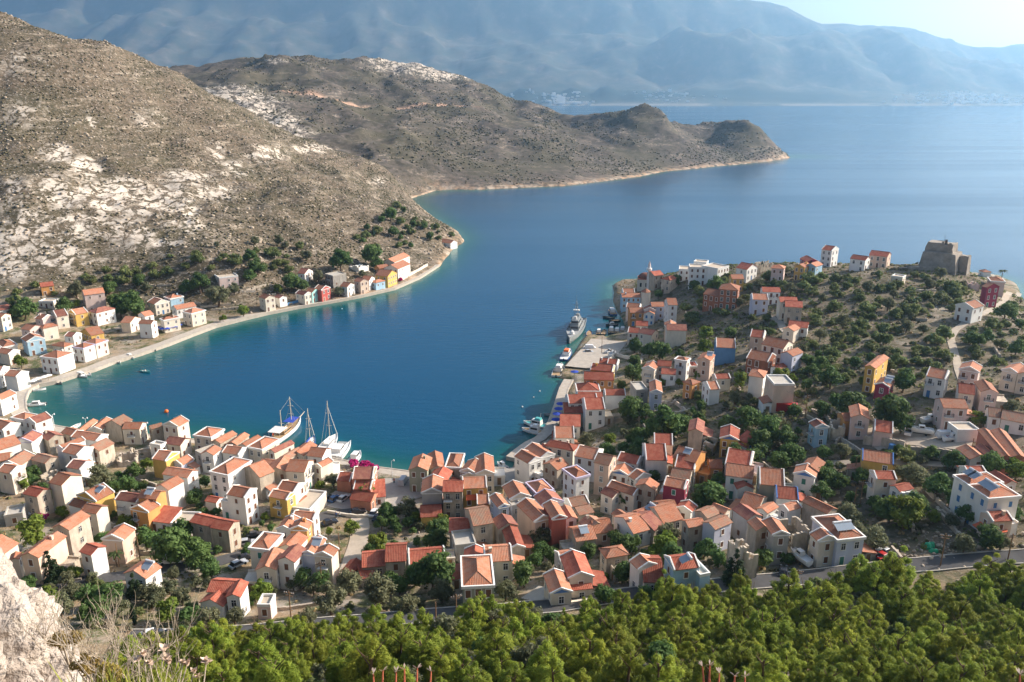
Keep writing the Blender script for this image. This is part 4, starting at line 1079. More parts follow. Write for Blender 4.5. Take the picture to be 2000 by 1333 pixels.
def build_house(spec, label, group, root=None):
    left, opt = spec
    toks = left.split(); nums = []; depth = None
    for t in toks:
        if t[0] == 'd': depth = float(t[1:])
        else: nums.append(float(t))
    ot = opt.split(); h = float(ot[0]); roof = ot[1]; colk = ot[2] if len(ot) > 2 else 'S'; fl = ot[3] if len(ot) > 3 else ''
    Nx, Ny = nums[2], nums[3]
    p = hit(Nx, Ny, h)
    ze = p[2]
    Lp = at_z(nums[0], nums[1], ze)[:2]; Np = at_z(Nx, Ny, ze)[:2]
    ex = Np - Lp; wdt = np.linalg.norm(ex); ex = ex / wdt
    if depth is None:
        Rp = at_z(nums[4], nums[5], ze)[:2]
        er = Rp - Np; dl = np.linalg.norm(er)
        if dl > wdt:   # trust the longer side
            ey = er / dl; exx = np.array([ey[1], -ey[0]])
            if exx @ ex < 0: exx = -exx
            wdt = max(abs((Np - Lp) @ exx), 2.5); ex = exx; depth = dl
        else:
            ey = np.array([-ex[1], ex[0]]); depth = max(abs(er @ ey), 2.5)
    ey = np.array([-ex[1], ex[0]])
    if ey @ Np < 0: ey = -ey
    # handedness: x along front wall to the right, y away from the camera
    depth = min(depth, 22); wdt = min(wdt, 24)
    c = Np - ex * wdt / 2 + ey * depth / 2
    ang = math.atan2(ex[1], ex[0])
    corners = [c + ex * a * wdt / 2 + ey * b * depth / 2 for a in (-1, 1) for b in (-1, 1)]
    gz = [G(*q) for q in corners]; zb = min(gz + [G(*c)]) - 1.0
    z0 = G(*c)
    new = root is None
    if new:
        root = thing('stone_ruin' if roof == 'ruin' else 'house', (c[0], c[1], z0), label, 'ruin' if roof == 'ruin' else 'house', group, ang)
        HINFO.append((c[0], c[1], max(wdt, depth) / 2, label, z0)); off = None
    # local frame of the root
    rl = root.location; ra = root.rotation_euler[2]
    M = Matrix.Translation(rl) @ Matrix.Rotation(ra, 4, 'Z'); Mi = M.inverted()
    Wm = Matrix.Translation((c[0], c[1], 0)) @ Matrix.Rotation(ang, 4, 'Z')
    T = Mi @ Wm
    def lk(name, me, loc=(0, 0, 0), rz=0.0, parent=None, rx=0.0):
        o = bpy.data.objects.new(name, me); COL.objects.link(o); o.parent = parent or root
        B = Matrix.Translation(loc) @ Matrix.Rotation(rz, 4, 'Z') @ (Matrix.Rotation(rx, 4, 'X') if rx else Matrix.Identity(4))
        o.matrix_basis = (T @ B) if parent is None else B
        return o
    a, b = wdt / 2, depth / 2
    pl = 'plaster_' + colk
    def vis(nx, ny, mx, my):
        wn2 = ex * nx + ey * ny; wp = c + ex * mx + ey * my
        return wn2 @ wp < 0
    trim = 't' in fl or (colk not in 'SXZG' and rng.random() < .35)
    rmn = 'roof_red' if 'e' in fl else ('roof_worn' if 'w' in fl else ('roof_brown' if (roof != 'f' and rng.random() < .10) else 'roof_tile'))
    tcol = 'lilac_trim' if 'lilac' in (label or '') else ('blue_trim' if 'blue gable trim' in (label or '') or 'blue line' in (label or '') else 'white_trim')
    near = np.linalg.norm(c) < 250
    if roof == 'ruin':
        mb = MB(); th = .5
        for (x0, y0, x1, y1) in ((-a, -b, a, -b), (a, -b, a, b), (a, b, -a, b), (-a, b, -a, -b)):
            L = math.hypot(x1 - x0, y1 - y0); n = max(3, int(L / .9)); dx, dy = (x1 - x0) / L, (y1 - y0) / L; nx, ny = -dy, dx
            tall = rng.uniform(.75, 1.0)
            for k in range(n):
                s0, s1 = L * k / n, L * (k + 1) / n
                gap = 1 < k < n - 1 and (k % 3 == 1) and h > 4
                top = zb + (ze - zb) * tall * (1 - .22 * rng.random() ** 2) - (rng.random() < .12) * h * .25
                q = [(x0 + dx * s0, y0 + dy * s0), (x0 + dx * s1, y0 + dy * s1), (x0 + dx * s1 + nx * th, y0 + dy * s1 + ny * th), (x0 + dx * s0 + nx * th, y0 + dy * s0 + ny * th)]
                def blk(zl, zh):
                    if zh - zl < .1: return
                    mb.slab(*[(u, v, zh + rng.uniform(-.12, .12)) for u, v in q], zh - zl, 0)
                if gap:
                    ow = zb + (ze - zb) * .55
                    blk(zb, ow); blk(ow + 1.5, max(top, ow + 2.0))
                else: blk(zb, top)
        o = lk('wall', mb.mesh('wall', [pl])); return root
    rise = .23 * (wdt if roof == 'gl' else depth) if roof in ('gl', 'gr') else 0
    mb = MB()
    B8 = [(-a, -b), (a, -b), (a, b), (-a, b)]
    i0 = len(mb.v)
    for i in range(4):
        (x0, y0), (x1, y1) = B8[i], B8[(i + 1) % 4]
        pts = [(x0, y0, zb), (x1, y1, zb), (x1, y1, ze), (x0, y0, ze)]
        if roof == 'gl' and i in (0, 2): pts.insert(3, (0, y0, ze + rise))
        if roof == 'gr' and i in (1, 3): pts.insert(3, (x0, 0, ze + rise))
        if roof == 'sh':
            if i == 2: pts = [(x0, y0, zb), (x1, y1, zb), (x1, y1, ze + depth * .22), (x0, y0, ze + depth * .22)]
            if i == 1: pts[2] = (x1, y1, ze + depth * .22)
            if i == 3: pts[3] = (x0, y0, ze + depth * .22)
        mb.face(pts, 0)
    mb.face([(x, y, zb) for x, y in B8[::-1]], 0)
    if roof == 'f': mb.face([(x, y, ze - .3) for x, y in B8], 0)
    wall = lk('wall', mb.mesh('wall', [pl]))
    # roof
    o_ = .28
    if roof in ('gl', 'gr'):
        if roof == 'gl': A, Bq = a, b
        else: A, Bq = b, a
        e = .02 if trim else .18
        def P(u, v, z): return (u, v, z) if roof == 'gl' else (-v, u, z)
        sl_ = rise / A; zl = ze - o_ * sl_ + .14
        mb = MB(); tp = ze + rise + .14
        for s in (-1, 1):
            q = [P(s * (A + o_), -s * -(Bq + e) * 1, zl), P(s * (A + o_), s * -(Bq + e), zl), P(0, s * -(Bq + e), tp), P(0, s * (Bq + e), tp)]
            q = [P(s * (A + o_), -(Bq + e), zl), P(s * (A + o_), (Bq + e), zl), P(0, (Bq + e), tp), P(0, -(Bq + e), tp)]
            uv = [(0, 0), (2 * Bq, 0), (2 * Bq, A * 1.03), (0, A * 1.03)]
            if s < 0: q = [q[1], q[0], q[3], q[2]]
            mb.slab(*q, .13, 0, uv)
        # ridge cap
        mb.tube(P(0, -(Bq + e), tp - .02), P(0, Bq + e, tp - .02), .11, n=5, mi=0)
        lk('roof', mb.mesh('roof', [rmn]))
        if trim:
            for yy in (-Bq - .06, Bq - .22):
                mb = MB()
                for s in (-1, 1):
                    q = [P(s * (A + .32), yy, ze - .32 * sl_ + .34), P(s * (A + .32), yy + .28, ze - .32 * sl_ + .34), P(0, yy + .28, ze + rise + .34), P(0, yy, ze + rise + .34)]
                    if (s < 0) : q = q[::-1]
                    mb.slab(*q, .36, 0)
                lk('gable_coping', mb.mesh('gable_coping', [tcol]))
        if 'p' in fl:
            mb = MB()
            sgn = 1
            if roof == 'gl': tri = [(-a * .82, -b - .05, ze + .08), (a * .82, -b - .05, ze + .08), (0, -b - .05, ze + rise * .84)]; back = [(x, -b + .02, z) for x, y, z in tri]
            else: tri = [(a + .05, -b * .82, ze + .08), (a + .05, b * .82, ze + .08), (a + .05, 0, ze + rise * .84)]; back = [(a - .02, y, z) for x, y, z in tri]
            mb.rings([back, tri], 0); lk('pediment', mb.mesh('pediment', ['blue_trim']))
    elif roof == 'h':
        ox = .05 if trim else .3
        mb = MB(); A, Bq = a + ox, b + ox; hr = .24 * min(wdt, depth); zt = ze + .1
        r = max(0.0, (max(A, Bq) - min(A, Bq)))
        if A >= Bq: r0, r1 = (-r - .05, 0, zt + hr), (r + .05, 0, zt + hr)
        else: r0, r1 = (0, -r - .05, zt + hr), (0, r + .05, zt + hr)
        cs = [(-A, -Bq, zt), (A, -Bq, zt), (A, Bq, zt), (-A, Bq, zt)]
        if A >= Bq: fs = [(cs[0], cs[1], r1, r0), (cs[1], cs[2], r1), (cs[2], cs[3], r0, r1), (cs[3], cs[0], r0)]
        else: fs = [(cs[0], cs[1], r0), (cs[1], cs[2], r1, r0), (cs[2], cs[3], r1), (cs[3], cs[0], r0, r1)]
        for f in fs:
            L1 = (Vector(f[1]) - Vector(f[0])).length; sl2 = min(A, Bq) * 1.04
            ps = [Vector(q) for q in f]; ux = (ps[1] - ps[0]).normalized(); nn = ux.cross(ps[2] - ps[0]).normalized(); uy = nn.cross(ux)
            mb.face(f, 0, [((q - ps[0]).dot(ux), (q - ps[0]).dot(uy)) for q in ps])
        for i in range(4):
            u, v = cs[i], cs[(i + 1) % 4]; mb.face([(u[0], u[1], zt - .16), (v[0], v[1], zt - .16), v, u], 0)
        mb.face([(q[0], q[1], zt - .16) for q in cs[::-1]], 0)
        for (q0, q1) in ((cs[0], r0), (cs[1], r1 if A >= Bq else r0), (cs[2], r1), (cs[3], r0 if A >= Bq else r1), (r0, r1)):
            if (Vector(q0) - Vector(q1)).length > .2: mb.tube(q0, q1, .09, n=5, mi=0)
        lk('roof', mb.mesh('roof', [rmn]))
        if trim:
            mb = MB(); t = .3; zz = ze + .38
            for (x0, x1, y0, y1) in ((-a - t, a + t, -b - t, -b + .05), (-a - t, a + t, b - .05, b + t), (-a - t, -a + .05, -b + .05, b - .05), (a - .05, a + t, -b + .05, b - .05)):
                mb.box(x0, x1, y0, y1, ze - .22, zz)
            lk('cornice', mb.mesh('cornice', [tcol]))
    elif roof == 'sh':
        mb = MB(); s = .22; q = [(-a - .25, -b - .25, ze - .25 * s + .12), (a + .25, -b - .25, ze - .25 * s + .12), (a + .25, b + .25, ze + (depth + .25) * s + .12), (-a - .25, b + .25, ze + (depth + .25) * s + .12)]
        mb.slab(*q, .14, 0, [(0, 0), (wdt, 0), (wdt, depth), (0, depth)]); lk('roof', mb.mesh('roof', [rmn]))
    else:
        mb = MB(); mb.box(-a + .25, a - .25, -b + .25, b - .25, ze - .28, ze - .05)
        lk('roof', mb.mesh('roof', ['terrace' if colk in 'CWP' else 'concrete']))
        mb = MB(); t = .25
        for (x0, x1, y0, y1) in ((-a - .05, a + .05, -b - .05, -b + t), (-a - .05, a + .05, b - t, b + .05), (-a - .05, -a + t, -b + t, b - t), (a - t, a + .05, -b + t, b - t)): mb.box(x0, x1, y0, y1, ze - .25, ze + .4)
        lk('parapet', mb.mesh('parapet', ['concrete' if colk in 'ZG' else 'white_trim']))
    if trim and roof in ('gl', 'gr') and h > 5:
        mb = MB()
        if roof == 'gl':
            mb.box(-a - .1, a + .1, -b - .12, -b + .02, ze - .26, ze)
        else:
            mb.box(a - .02, a + .12, -b - .1, b + .1, ze - .26, ze)
        lk('cornice', mb.mesh('cornice', [tcol]))
    # windows and doors on the walls one can see
    glass = 'pane'
    if 'g' in fl: glass = 'shutter_green'
    elif 'l' in fl: glass = 'shutter_blue'
    elif rng.random() < .45: glass = 'shutter_brown'
    wt = 'white_trim' if (trim or rng.random() < .5) and colk not in 'SZ' else ('concrete' if colk in 'SZG' else 'white_trim')
    walls = [('f', wdt, 0, (0, -1), (0, -b)), ('r', depth, math.pi / 2, (1, 0), (a, 0)), ('l', depth, -math.pi / 2, (-1, 0), (-a, 0))]
    for (wk, L, rz, nrm, mid) in walls:
        if not vis(nrm[0], nrm[1], *mid): continue
        if wk == 'f' and 'n' in fl: continue
        if wk == 'r' and 'm' in fl: continue
        if wk == 'l' and (colk in 'SX' or rng.random() < .45): continue
        side = wk != 'f'
        prim = (wk == 'f' and roof != 'gr') or (wk == 'r' and roof == 'gr') or (wk == 'f' and len(nums) == 4)
        n = 3 if '3' in fl and wk == 'f' else (2 if '2' in fl else max(1, int(L / (2.35 if prim else 3.2))))
        if L < 2.2: continue
        wp = c + ex * mid[0] + ey * mid[1]; gw = G(*(wp + (ex * nrm[0] + ey * nrm[1]) * .3))
        rows = max(1, int((ze - gw) / 2.75 + .1)); rows = min(rows, 3)
        fh = min(3.1, (ze - gw) / rows)
        for r_ in range(rows):
            zc_ = ze - r_ * fh - (1.5 if prim else 1.55)
            if zc_ - .75 < gw and r_ > 0: continue
            for k in range(n):
                if not prim and rng.random() < .28: continue
                if prim and rng.random() < .04: continue
                s = L * ((k + .5) / n - .5)
                lx = mid[0] + (s if nrm[1] else 0); ly = mid[1] + (s if nrm[0] else 0)
                midk = n >= 3 and k == n // 2 and n % 2 == 1 and prim
                ground_row = (r_ == rows - 1) and rows * fh > 2.5
                if ground_row and midk or (ground_row and n == 2 and k == 0 and prim):
                    zf = max(gw, zb + .3) + .02
                    if ze - zf > 2.5:
                        lk('door', door_mesh(rng.choice(['wood', 'shutter_brown', 'shutter_blue', 'shutter_green']) if glass == 'pane' else glass, wt), (lx, ly, zf), rz); continue
                ww, hh = (1.0, 1.75) if midk else ((.9, 1.45) if prim else (.8, 1.25))
                if 'brick red' in label0(label) or '3' in fl: ww, hh = ww * 1.1, hh * 1.15
                fr, pn = window_mesh(ww, hh, wt, glass)
                wo_ = lk('window', fr, (lx, ly, zc_), rz)
                if near:
                    po = bpy.data.objects.new('pane', pn); COL.objects.link(po); po.parent = wo_
                else:
                    po = bpy.data.objects.new('pane', pn); COL.objects.link(po); po.parent = wo_
                if midk and r_ == 0 and rows > 1 and (('b' in fl) or ('B' in fl) or rng.random() < .18):
                    lk('balcony', BALC, (lx, ly, zc_ - .98), rz)
        if ('b' in fl and wk == 'f' or 'B' in fl and wk == 'r') and n in (1, 2) and rows > 1:
            s = L * (.5 / n - .5) if n == 2 else 0
            lk('balcony', BALC, (mid[0] + (s if nrm[1] else 0), mid[1] + (s if nrm[0] else 0), ze - 2.55), rz)
    # low annexes built on over the years
    if new and near and depth > 4 and 'nearest of all' not in label and 'low white cottage' not in label and rng.random() < .5:
        for sgn in rng.sample((-1, 1), 2):
            aw, ad = rng.uniform(2.2, 3.6), depth * rng.uniform(.45, .8); cxx = sgn * (a + aw / 2); q = c + ex * cxx
            if any(math.hypot(q[0] - hx, q[1] - hy) < hr + 1.2 for hx, hy, hr, lb, _ in HINFO[:-1]) or any(((rp[:, 0] - q[0]) ** 2 + (rp[:, 1] - q[1]) ** 2).min() < (w_ * .5 + 1.6) ** 2 for rp, w_ in ROADPTS): continue
            ha = G(*q) + rng.uniform(2.3, 3.2); y0 = rng.choice((-b + .15, b - ad - .15)); x0, x1 = sorted((sgn * (a - .05), sgn * (a + aw)))
            if ha > ze - .6: break
            mb = MB(); mb.box(x0, x1, y0, y0 + ad, zb - .5, ha)
            if rng.random() < .6:
                zi, zo = ha + .95, ha + .1; xi, xo = sgn * (a + .02), sgn * (a + aw + .25)
                f4 = [(xi, y0 - .15, zi), (xo, y0 - .15, zo), (xo, y0 + ad + .15, zo), (xi, y0 + ad + .15, zi)]
                mb.slab(*(f4 if sgn > 0 else f4[::-1]), .13, 1, [(0, 0), (0, aw), (ad, aw), (ad, 0)])
                mb.box(x0 + .1, x1 - .1, y0 + .05, y0 + ad - .05, ha, ha + .12, 0)
            else:
                mb.box(x0 - .02, x1 + .06, y0 - .06, y0 + .2, ha, ha + .45, 0); mb.box(x0 - .02, x1 + .06, y0 + ad - .2, y0 + ad + .06, ha, ha + .45, 0)
            lk('annex', mb.mesh('annex', [rng.choice([pl, 'plaster_W', 'plaster_S']), rmn])); lk('door', door_mesh('wood', 'concrete'), ((x0 + x1) / 2, y0 - .01, max(G(*(q - ey * (ad / 2))), zb + .2))); break
    # things on the roof
    if 's' in fl and roof in ('gl', 'gr', 'h'):
        sl2 = .46
        if roof == 'gl':
            for dy in ((-.18, .16) if depth > 7 else (0,)):
                lk('solar_heater', SOLAR, (a * .5, depth * dy, ze + rise * .5 + .1), -math.pi / 2 * .0)
        elif roof == 'gr': lk('solar_heater', SOLAR, (0 if wdt < 8 else a * .4, -b * .45, ze + rise * .5 + .1))
        else:
            for dx in (-.35, .3): lk('solar_heater', SOLAR, (a * dx, -b * .45, ze + .9))
    if 'a' in fl:
        mb = MB(); mb.slab((-a * .75, -b - 1.7, ze - 2.6), (a * .55, -b - 1.7, ze - 2.6), (a * .55, -b, ze - 1.9), (-a * .75, -b, ze - 1.9), .08, 0)
        lk('awning', mb.mesh('awning', ['canvas_teal' if 'teal' in label else 'canvas_red']))
    if roof in ('gl', 'gr', 'h') and new and ('k' in fl or 'chimney' in label or rng.random() < .07):
        mb = MB(); cx_, cy2 = (a * .35, b * .4) if roof != 'gr' else (-a * .55, -b * .3)
        zc2 = ze + (rise if rise else .24 * min(wdt, depth)) * .62
        mb.box(cx_ - .28, cx_ + .28, cy2 - .28, cy2 + .28, zc2 - .8, zc2 + .9); mb.box(cx_ - .36, cx_ + .36, cy2 - .36, cy2 + .36, zc2 + .9, zc2 + 1.02)
        ch = bpy.data.objects.new('chimney', mb.mesh('chimney', [pl])); COL.objects.link(ch); ch.parent = root; ch.matrix_basis = T
    return root
def label0(l): return l or ''
GROUP = ''; LAST = None
for line in HOUSES.strip().splitlines():
    if line.startswith('#'): GROUP = line[1:]; continue
    part = line.split('|')
    if line[0] == '+':
        build_house((part[0][1:], part[1]), LAST['label'], GROUP, LAST)
    else:
        LAST = build_house((part[0], part[1]), part[2].strip(), GROUP)

print('in water:', [h[3] for h in HINFO if h[4] < .7])

# ------------------------------------------------------------------ plants
def leaf_mat(name, col, col2, ov=.18, tr=.38):
    return mat(name, col, .7, .2, scale=1.4, col2=col2, obvar=ov, trans=tr)
leaf_mat('leaf_dark', (.125, .195, .055), (.068, .122, .033))
leaf_mat('leaf_light', (.20, .25, .035), (.10, .15, .025))
leaf_mat('leaf_olive', (.20, .205, .115), (.115, .125, .062))
leaf_mat('leaf_pine', (.35, .395, .048), (.14, .195, .028), .26, .45)
leaf_mat('leaf_shrub', (.205, .235, .080), (.115, .145, .048), .22)
leaf_mat('leaf_cypress', (.035, .06, .025), (.02, .04, .015))
leaf_mat('leaf_palm', (.10, .13, .045), (.06, .09, .03))
leaf_mat('flower_magenta', (.60, .02, .22), (.40, .015, .16), .1)
leaf_mat('straw', (.46, .34, .15), (.30, .22, .10), .15, .2)
leaf_mat('scrub_leaf', (.125, .105, .055), (.075, .066, .035), 0, 0)
leaf_mat('weed_leaf', (.15, .15, .055), (.075, .085, .03), 0, .15)
mat('bark', (.16, .11, .075), .95, var=.4, scale=6)
mat('loose_stone', (.42, .345, .265), .95, var=.25, scale=.5)
nrs = np.random.RandomState(5)
ICO_V = np.array([(0,0,1)] + [(.894*math.cos(2*math.pi*k/5), .894*math.sin(2*math.pi*k/5), .447) for k in range(5)] + [(.894*math.cos(2*math.pi*(k+.5)/5), .894*math.sin(2*math.pi*(k+.5)/5), -.447) for k in range(5)] + [(0,0,-1)])
ICO_F = np.array([(0,1+k,1+(k+1)%5) for k in range(5)] + [(1+k,6+k,1+(k+1)%5) for k in range(5)] + [(6+k,6+(k+1)%5,1+(k+1)%5) for k in range(5)] + [(11,6+(k+1)%5,6+k) for k in range(5)])
def unit(n): 
    v = nrs.normal(size=(n, 3)); return v / np.linalg.norm(v, axis=1)[:, None]
def leaves_mesh(name, cl, cr, per, lw, ll, m, core=.62, up=.25):
    """leaf blades spread over clumps (centres cl, radii cr); a solid core is added inside each clump to block light"""
    P = []; Nn = []
    for c, r in zip(cl, cr):
        u = unit(per); rr = (.62 + .45 * nrs.rand(per, 1)) * r
        P.append(c + u * rr * np.array([1, 1, .85])); Nn.append(u)
    P = np.concatenate(P); Nn = np.concatenate(Nn); n = len(P)
    Nn = Nn + .75 * unit(n) + np.array([0, 0, up]); Nn /= np.linalg.norm(Nn, axis=1)[:, None]
    t = np.cross(Nn, unit(n)); t /= np.linalg.norm(t, axis=1)[:, None] + 1e-9; b = np.cross(Nn, t)
    s = (.65 + .7 * nrs.rand(n, 1)); t = t * ll * s; b = b * lw * s
    V = np.stack([P - t, P - b * 1.0 + t * .1, P + t, P + b + t * .1], 1).reshape(-1, 3)
    Fq = np.arange(4 * n).reshape(n, 4)
    tri = np.concatenate([Fq[:, [0, 1, 2]], Fq[:, [0, 2, 3]]])
    if core > 0:  # unseen blobs added so light does not leak through the leaves
        k = len(cl); cv = (np.asarray(cl)[:, None] + ICO_V[None] * (np.asarray(cr)[:, None, None] * core) * (.8 + .4 * nrs.rand(k, 12, 1))).reshape(-1, 3)
        cf = (ICO_F[None] + (np.arange(k) * 12)[:, None, None]).reshape(-1, 3) + len(V)
        V = np.concatenate([V, cv]); tri = np.concatenate([tri, cf])
    return np_mesh(name, V, tri, m)
def round_clumps(k, sx, sz, zc, r0, r1, flat=.0):
    cl = []; cr = []
    for i in range(k):
        u = unit(1)[0]; rad = .40 + .36 * nrs.rand()
        p = np.array([u[0] * rad * sx, u[1] * rad * sx, zc + u[2] * rad * sz])
        if p[2] < .35: p[2] = .35 + .2 * nrs.rand()
        cl.append(p); cr.append(r0 + (r1 - r0) * nrs.rand())
    return cl, cr
def trunk_mesh(hh, r0, limbs=4, spread=.5, lean=.1):
    mb = MB(); p = Vector((0, 0, -.5)); top = Vector((lean * (random.random() - .5) * 2, lean * (random.random() - .5) * 2, hh))
    mid = (Vector((0, 0, 0)) + top) * .5 + Vector((lean * .5, 0, 0))
    mb.tube(p, Vector((0, 0, .05)), r0 * 1.25, r0, 7, cap=False); mb.tube(Vector((0, 0, .05)), mid, r0, r0 * .8, 7, cap=False); mb.tube(mid, top, r0 * .8, r0 * .5, 7)
    for k in range(limbs):
        a = 2 * math.pi * k / limbs + random.random(); st = mid.lerp(top, .3 + .6 * random.random())
        mb.tube(st, st + Vector((math.cos(a) * spread, math.sin(a) * spread, .35 + .3 * random.random())), r0 * .45, r0 * .15, 5)
    return mb.mesh('trunk', ['bark'])
PROTO = {}
def protos():
    def mk(kind, n, fn, tr): PROTO[kind] = [(fn(), tr()) for _ in range(n)]
    mk('d', 4, lambda: leaves_mesh('crown', *round_clumps(22, 1.0, .80, 1.05, .30, .46), 62, .062, .10, 'leaf_dark'), lambda: trunk_mesh(.8, .075))
    mk('l', 3, lambda: leaves_mesh('crown', *round_clumps(20, .95, .85, 1.1, .28, .42), 62, .062, .10, 'leaf_light'), lambda: trunk_mesh(.85, .07))
    mk('o', 4, lambda: leaves_mesh('crown', *round_clumps(24, 1.0, .75, 1.05, .24, .38), 62, .042, .10, 'leaf_olive', .5), lambda: trunk_mesh(.8, .09, 5))
    mk('s', 4, lambda: leaves_mesh('crown', *round_clumps(12, .95, .55, .55, .30, .44), 50, .075, .11, 'leaf_shrub'), lambda: trunk_mesh(.5, .06, 3, .3))
    def cyp():
        cl = []; cr = []
        for i in range(16):
            t = i / 15; r = .30 * math.sin(math.pi * min(1, .18 + .82 * t)) ** .7 + .05
            for k in range(2): a = random.random() * 6.3; cl.append(np.array([math.cos(a) * r * .3, math.sin(a) * r * .3, .25 + 3.1 * t])); cr.append(r)
        return leaves_mesh('crown', cl, cr, 40, .05, .12, 'leaf_cypress', .7, .6)
    mk('c', 2, cyp, lambda: trunk_mesh(1.4, .06, 0))
    def conifer():
        cl = []; cr = []
        for i in range(9):
            t = i / 8; r = 1.0 * (1 - t) ** .8 + .08; k = max(1, int(6 * (1 - t)))
            for j in range(k): a = 2 * math.pi * (j + random.random() * .5) / k; cl.append(np.array([math.cos(a) * r * .62, math.sin(a) * r * .62, .4 + 2.5 * t])); cr.append(max(.14, .40 * (1 - t * .6)))
        return leaves_mesh('crown', cl, cr, 55, .04, .13, 'leaf_cypress', .6, .4)
    mk('f', 2, conifer, lambda: trunk_mesh(1.6, .07, 0))
    def pine():
        cl = []; cr = []; lx, ly = random.uniform(-.2, .2), random.uniform(-.2, .2)
        for i in range(8):
            t = i / 7; r = (.95 * (1 - t * .92) ** .62 * (.8 + .2 * min(1, t * 4))) * random.uniform(.8, 1.15); k = max(1, int(12 * (1 - t) + .5))
            for j in range(k):
                a = 2 * math.pi * (j + random.random() * .8) / k; rr = r * random.uniform(.5, 1.08)
                cl.append(np.array([math.cos(a) * rr + lx * t, math.sin(a) * rr + ly * t, .3 + 1.7 * t + random.uniform(-.16, .22)])); cr.append(random.uniform(.13, .27) * (1.1 - .35 * t))
        return leaves_mesh('crown', cl, cr, 135, .016, .105, 'leaf_pine', .32, .6)
    mk('p', 6, pine, lambda: trunk_mesh(1.7, .06, 5, .4, .2))
    def boug():
        cl, cr = round_clumps(13, 1.0, .45, .55, .28, .40)
        return leaves_mesh('crown', cl, cr, 60, .08, .10, 'flower_magenta', .6)
    mk('b', 2, boug, lambda: trunk_mesh(.5, .05, 3, .3))
    def palm():
        mb = MB()
        for k in range(17):
            a = 2 * math.pi * k / 17 + random.random() * .3; el = random.uniform(-.1, 1.1); prev = None
            d = Vector((math.cos(a), math.sin(a), 0)); side = Vector((-d.y, d.x, 0))
            for j in range(6):
                s = j / 5; p = Vector((0, 0, 1.75)) + d * (1.0 * s * math.cos(el * .6)) + Vector((0, 0, .75 * s * math.sin(el) - .65 * s * s)); wv = .15 * math.sin(math.pi * min(1, .15 + s * .9)) + .01
                cur = (p - side * wv - Vector((0, 0, wv * .5)), p, p + side * wv - Vector((0, 0, wv * .5)))
                if prev: mb.face([prev[0], cur[0], cur[1], prev[1]]); mb.face([prev[1], cur[1], cur[2], prev[2]])
                prev = cur
        return mb.mesh('crown', ['leaf_palm'])
    mk('m', 2, palm, lambda: trunk_mesh(1.75, .085, 0, 0, .08))
protos()
KIND = {'d': ('tree', 'tree', 'dark green tree', 1.08), 'l': ('tree', 'tree', 'bright lime green tree', 1.12), 'o': ('olive_tree', 'tree', 'grey-green olive tree', 1.05), 's': ('shrub', 'shrub', 'dull green bush', .55),
        'c': ('cypress_tree', 'tree', 'slim dark cypress', 1.8), 'f': ('conifer_tree', 'tree', 'dark conical conifer', 1.4), 'p': ('pine_tree', 'tree', 'yellow-green young pine', 1.05), 'b': ('bougainvillea', 'shrub', 'magenta bougainvillea', .55), 'm': ('palm_tree', 'tree', 'ragged palm', 1.9)}
USED = {}
def short(lbl, n):
    wd = lbl.split()
    if len(wd) <= n: return lbl
    for cut in (' beside ', ' with ', ' in front ', ' behind ', ' below ', ' above ', ' right of ', ' left of ', ' joined ', ' on ', ' at ', ' among ', ' next '):
        k = lbl.find(cut, 12)
        if k > 0 and len(lbl[:k].split()) <= n and len(lbl[:k].split()) >= 3: return lbl[:k]
    wd = wd[:n]
    while len(wd) > 2 and wd[-1].rstrip(',') in ('with', 'red', 'white', 'blue', 'and', 'the', 'of', 'a', 'two', 'one', 'by', 'big', 'dark', 'small', 'on', 'at', 'in', 'its', 'to', 'wit', 'under', 'between', 'against', 'built', 'long', 'wide', 'pale', 'orange', 'brown', 'half', 'three', 'for', 'into', 'as', 'from', 'over', 'bright', 'beside', 'flat', 'blank', 'green', 'round', 'or', 'window', 'hip', 'before', 'four', 'across', 'open', 'right', 'left'): wd.pop()
    return ' '.join(wd).rstrip(',')
def place_label(x, y, noun, R_, fixed_n=3):
    px, py = to_px((x, y, G(x, y))); c = []
    for (hx, hy, hr, lb, hz) in HINFO:
        d = math.hypot(hx - x, hy - y) - hr
        c.append((d, hx, hy, hr, lb, hz))
    c.sort(key=lambda q: q[0])
    size = 'small ' if R_ < 1.3 else ('big ' if R_ > 2.7 else '')
    for (d, hx, hy, hr, lb, hz) in c[:6]:
        hpx, hpy = to_px((hx, hy, hz)); hw = hr * F / math.hypot(hx, hy)
        far = 'well ' if d > 14 else ''
        if abs(px - hpx) < hw * .9: rel = far + ('in front of' if y < hy else 'behind')
        else: rel = far + ('left of' if px < hpx else 'right of')
        n = 16 - len((size + noun + ' ' + rel + ' the').split())
        t = f'{size}{noun} {rel} the {short(lb, n)}'
        if t not in USED: USED[t] = 1; return t, True
    USED[t] += 1
    return t, False
TREES = []
def tree(cx, cy, r, kind, label=None, group=None, base=None, scale=None):
    name, cat, noun, zc = KIND[kind]
    if base is None:
        p = hit(cx, cy + r * .9); dist = math.sqrt(p[0] ** 2 + p[1] ** 2 + (p[2] - CAM_Z) ** 2); Rm = r * dist / F
        p = hit(cx, cy, zc * Rm)
        x, y = p[0], p[1]
    else: (x, y), Rm = base, scale
    z = G(x, y)
    if z < .6: return None
    i = len(TREES)
    cr, tk = PROTO[kind][rng.randrange(len(PROTO[kind]))]
    if label is None: label, _ = place_label(x, y, noun, Rm)
    sz = Rm * rng.uniform(.92, 1.12) if kind not in 'cfm' else Rm
    o = thing(name, (x, y, z), label, cat, group, rng.uniform(0, 6.28), (Rm * rng.uniform(.94, 1.08), Rm * rng.uniform(.94, 1.08), sz))
    link('crown', cr, o); link('trunk', tk, o)
    TREES.append((x, y, Rm)); return o
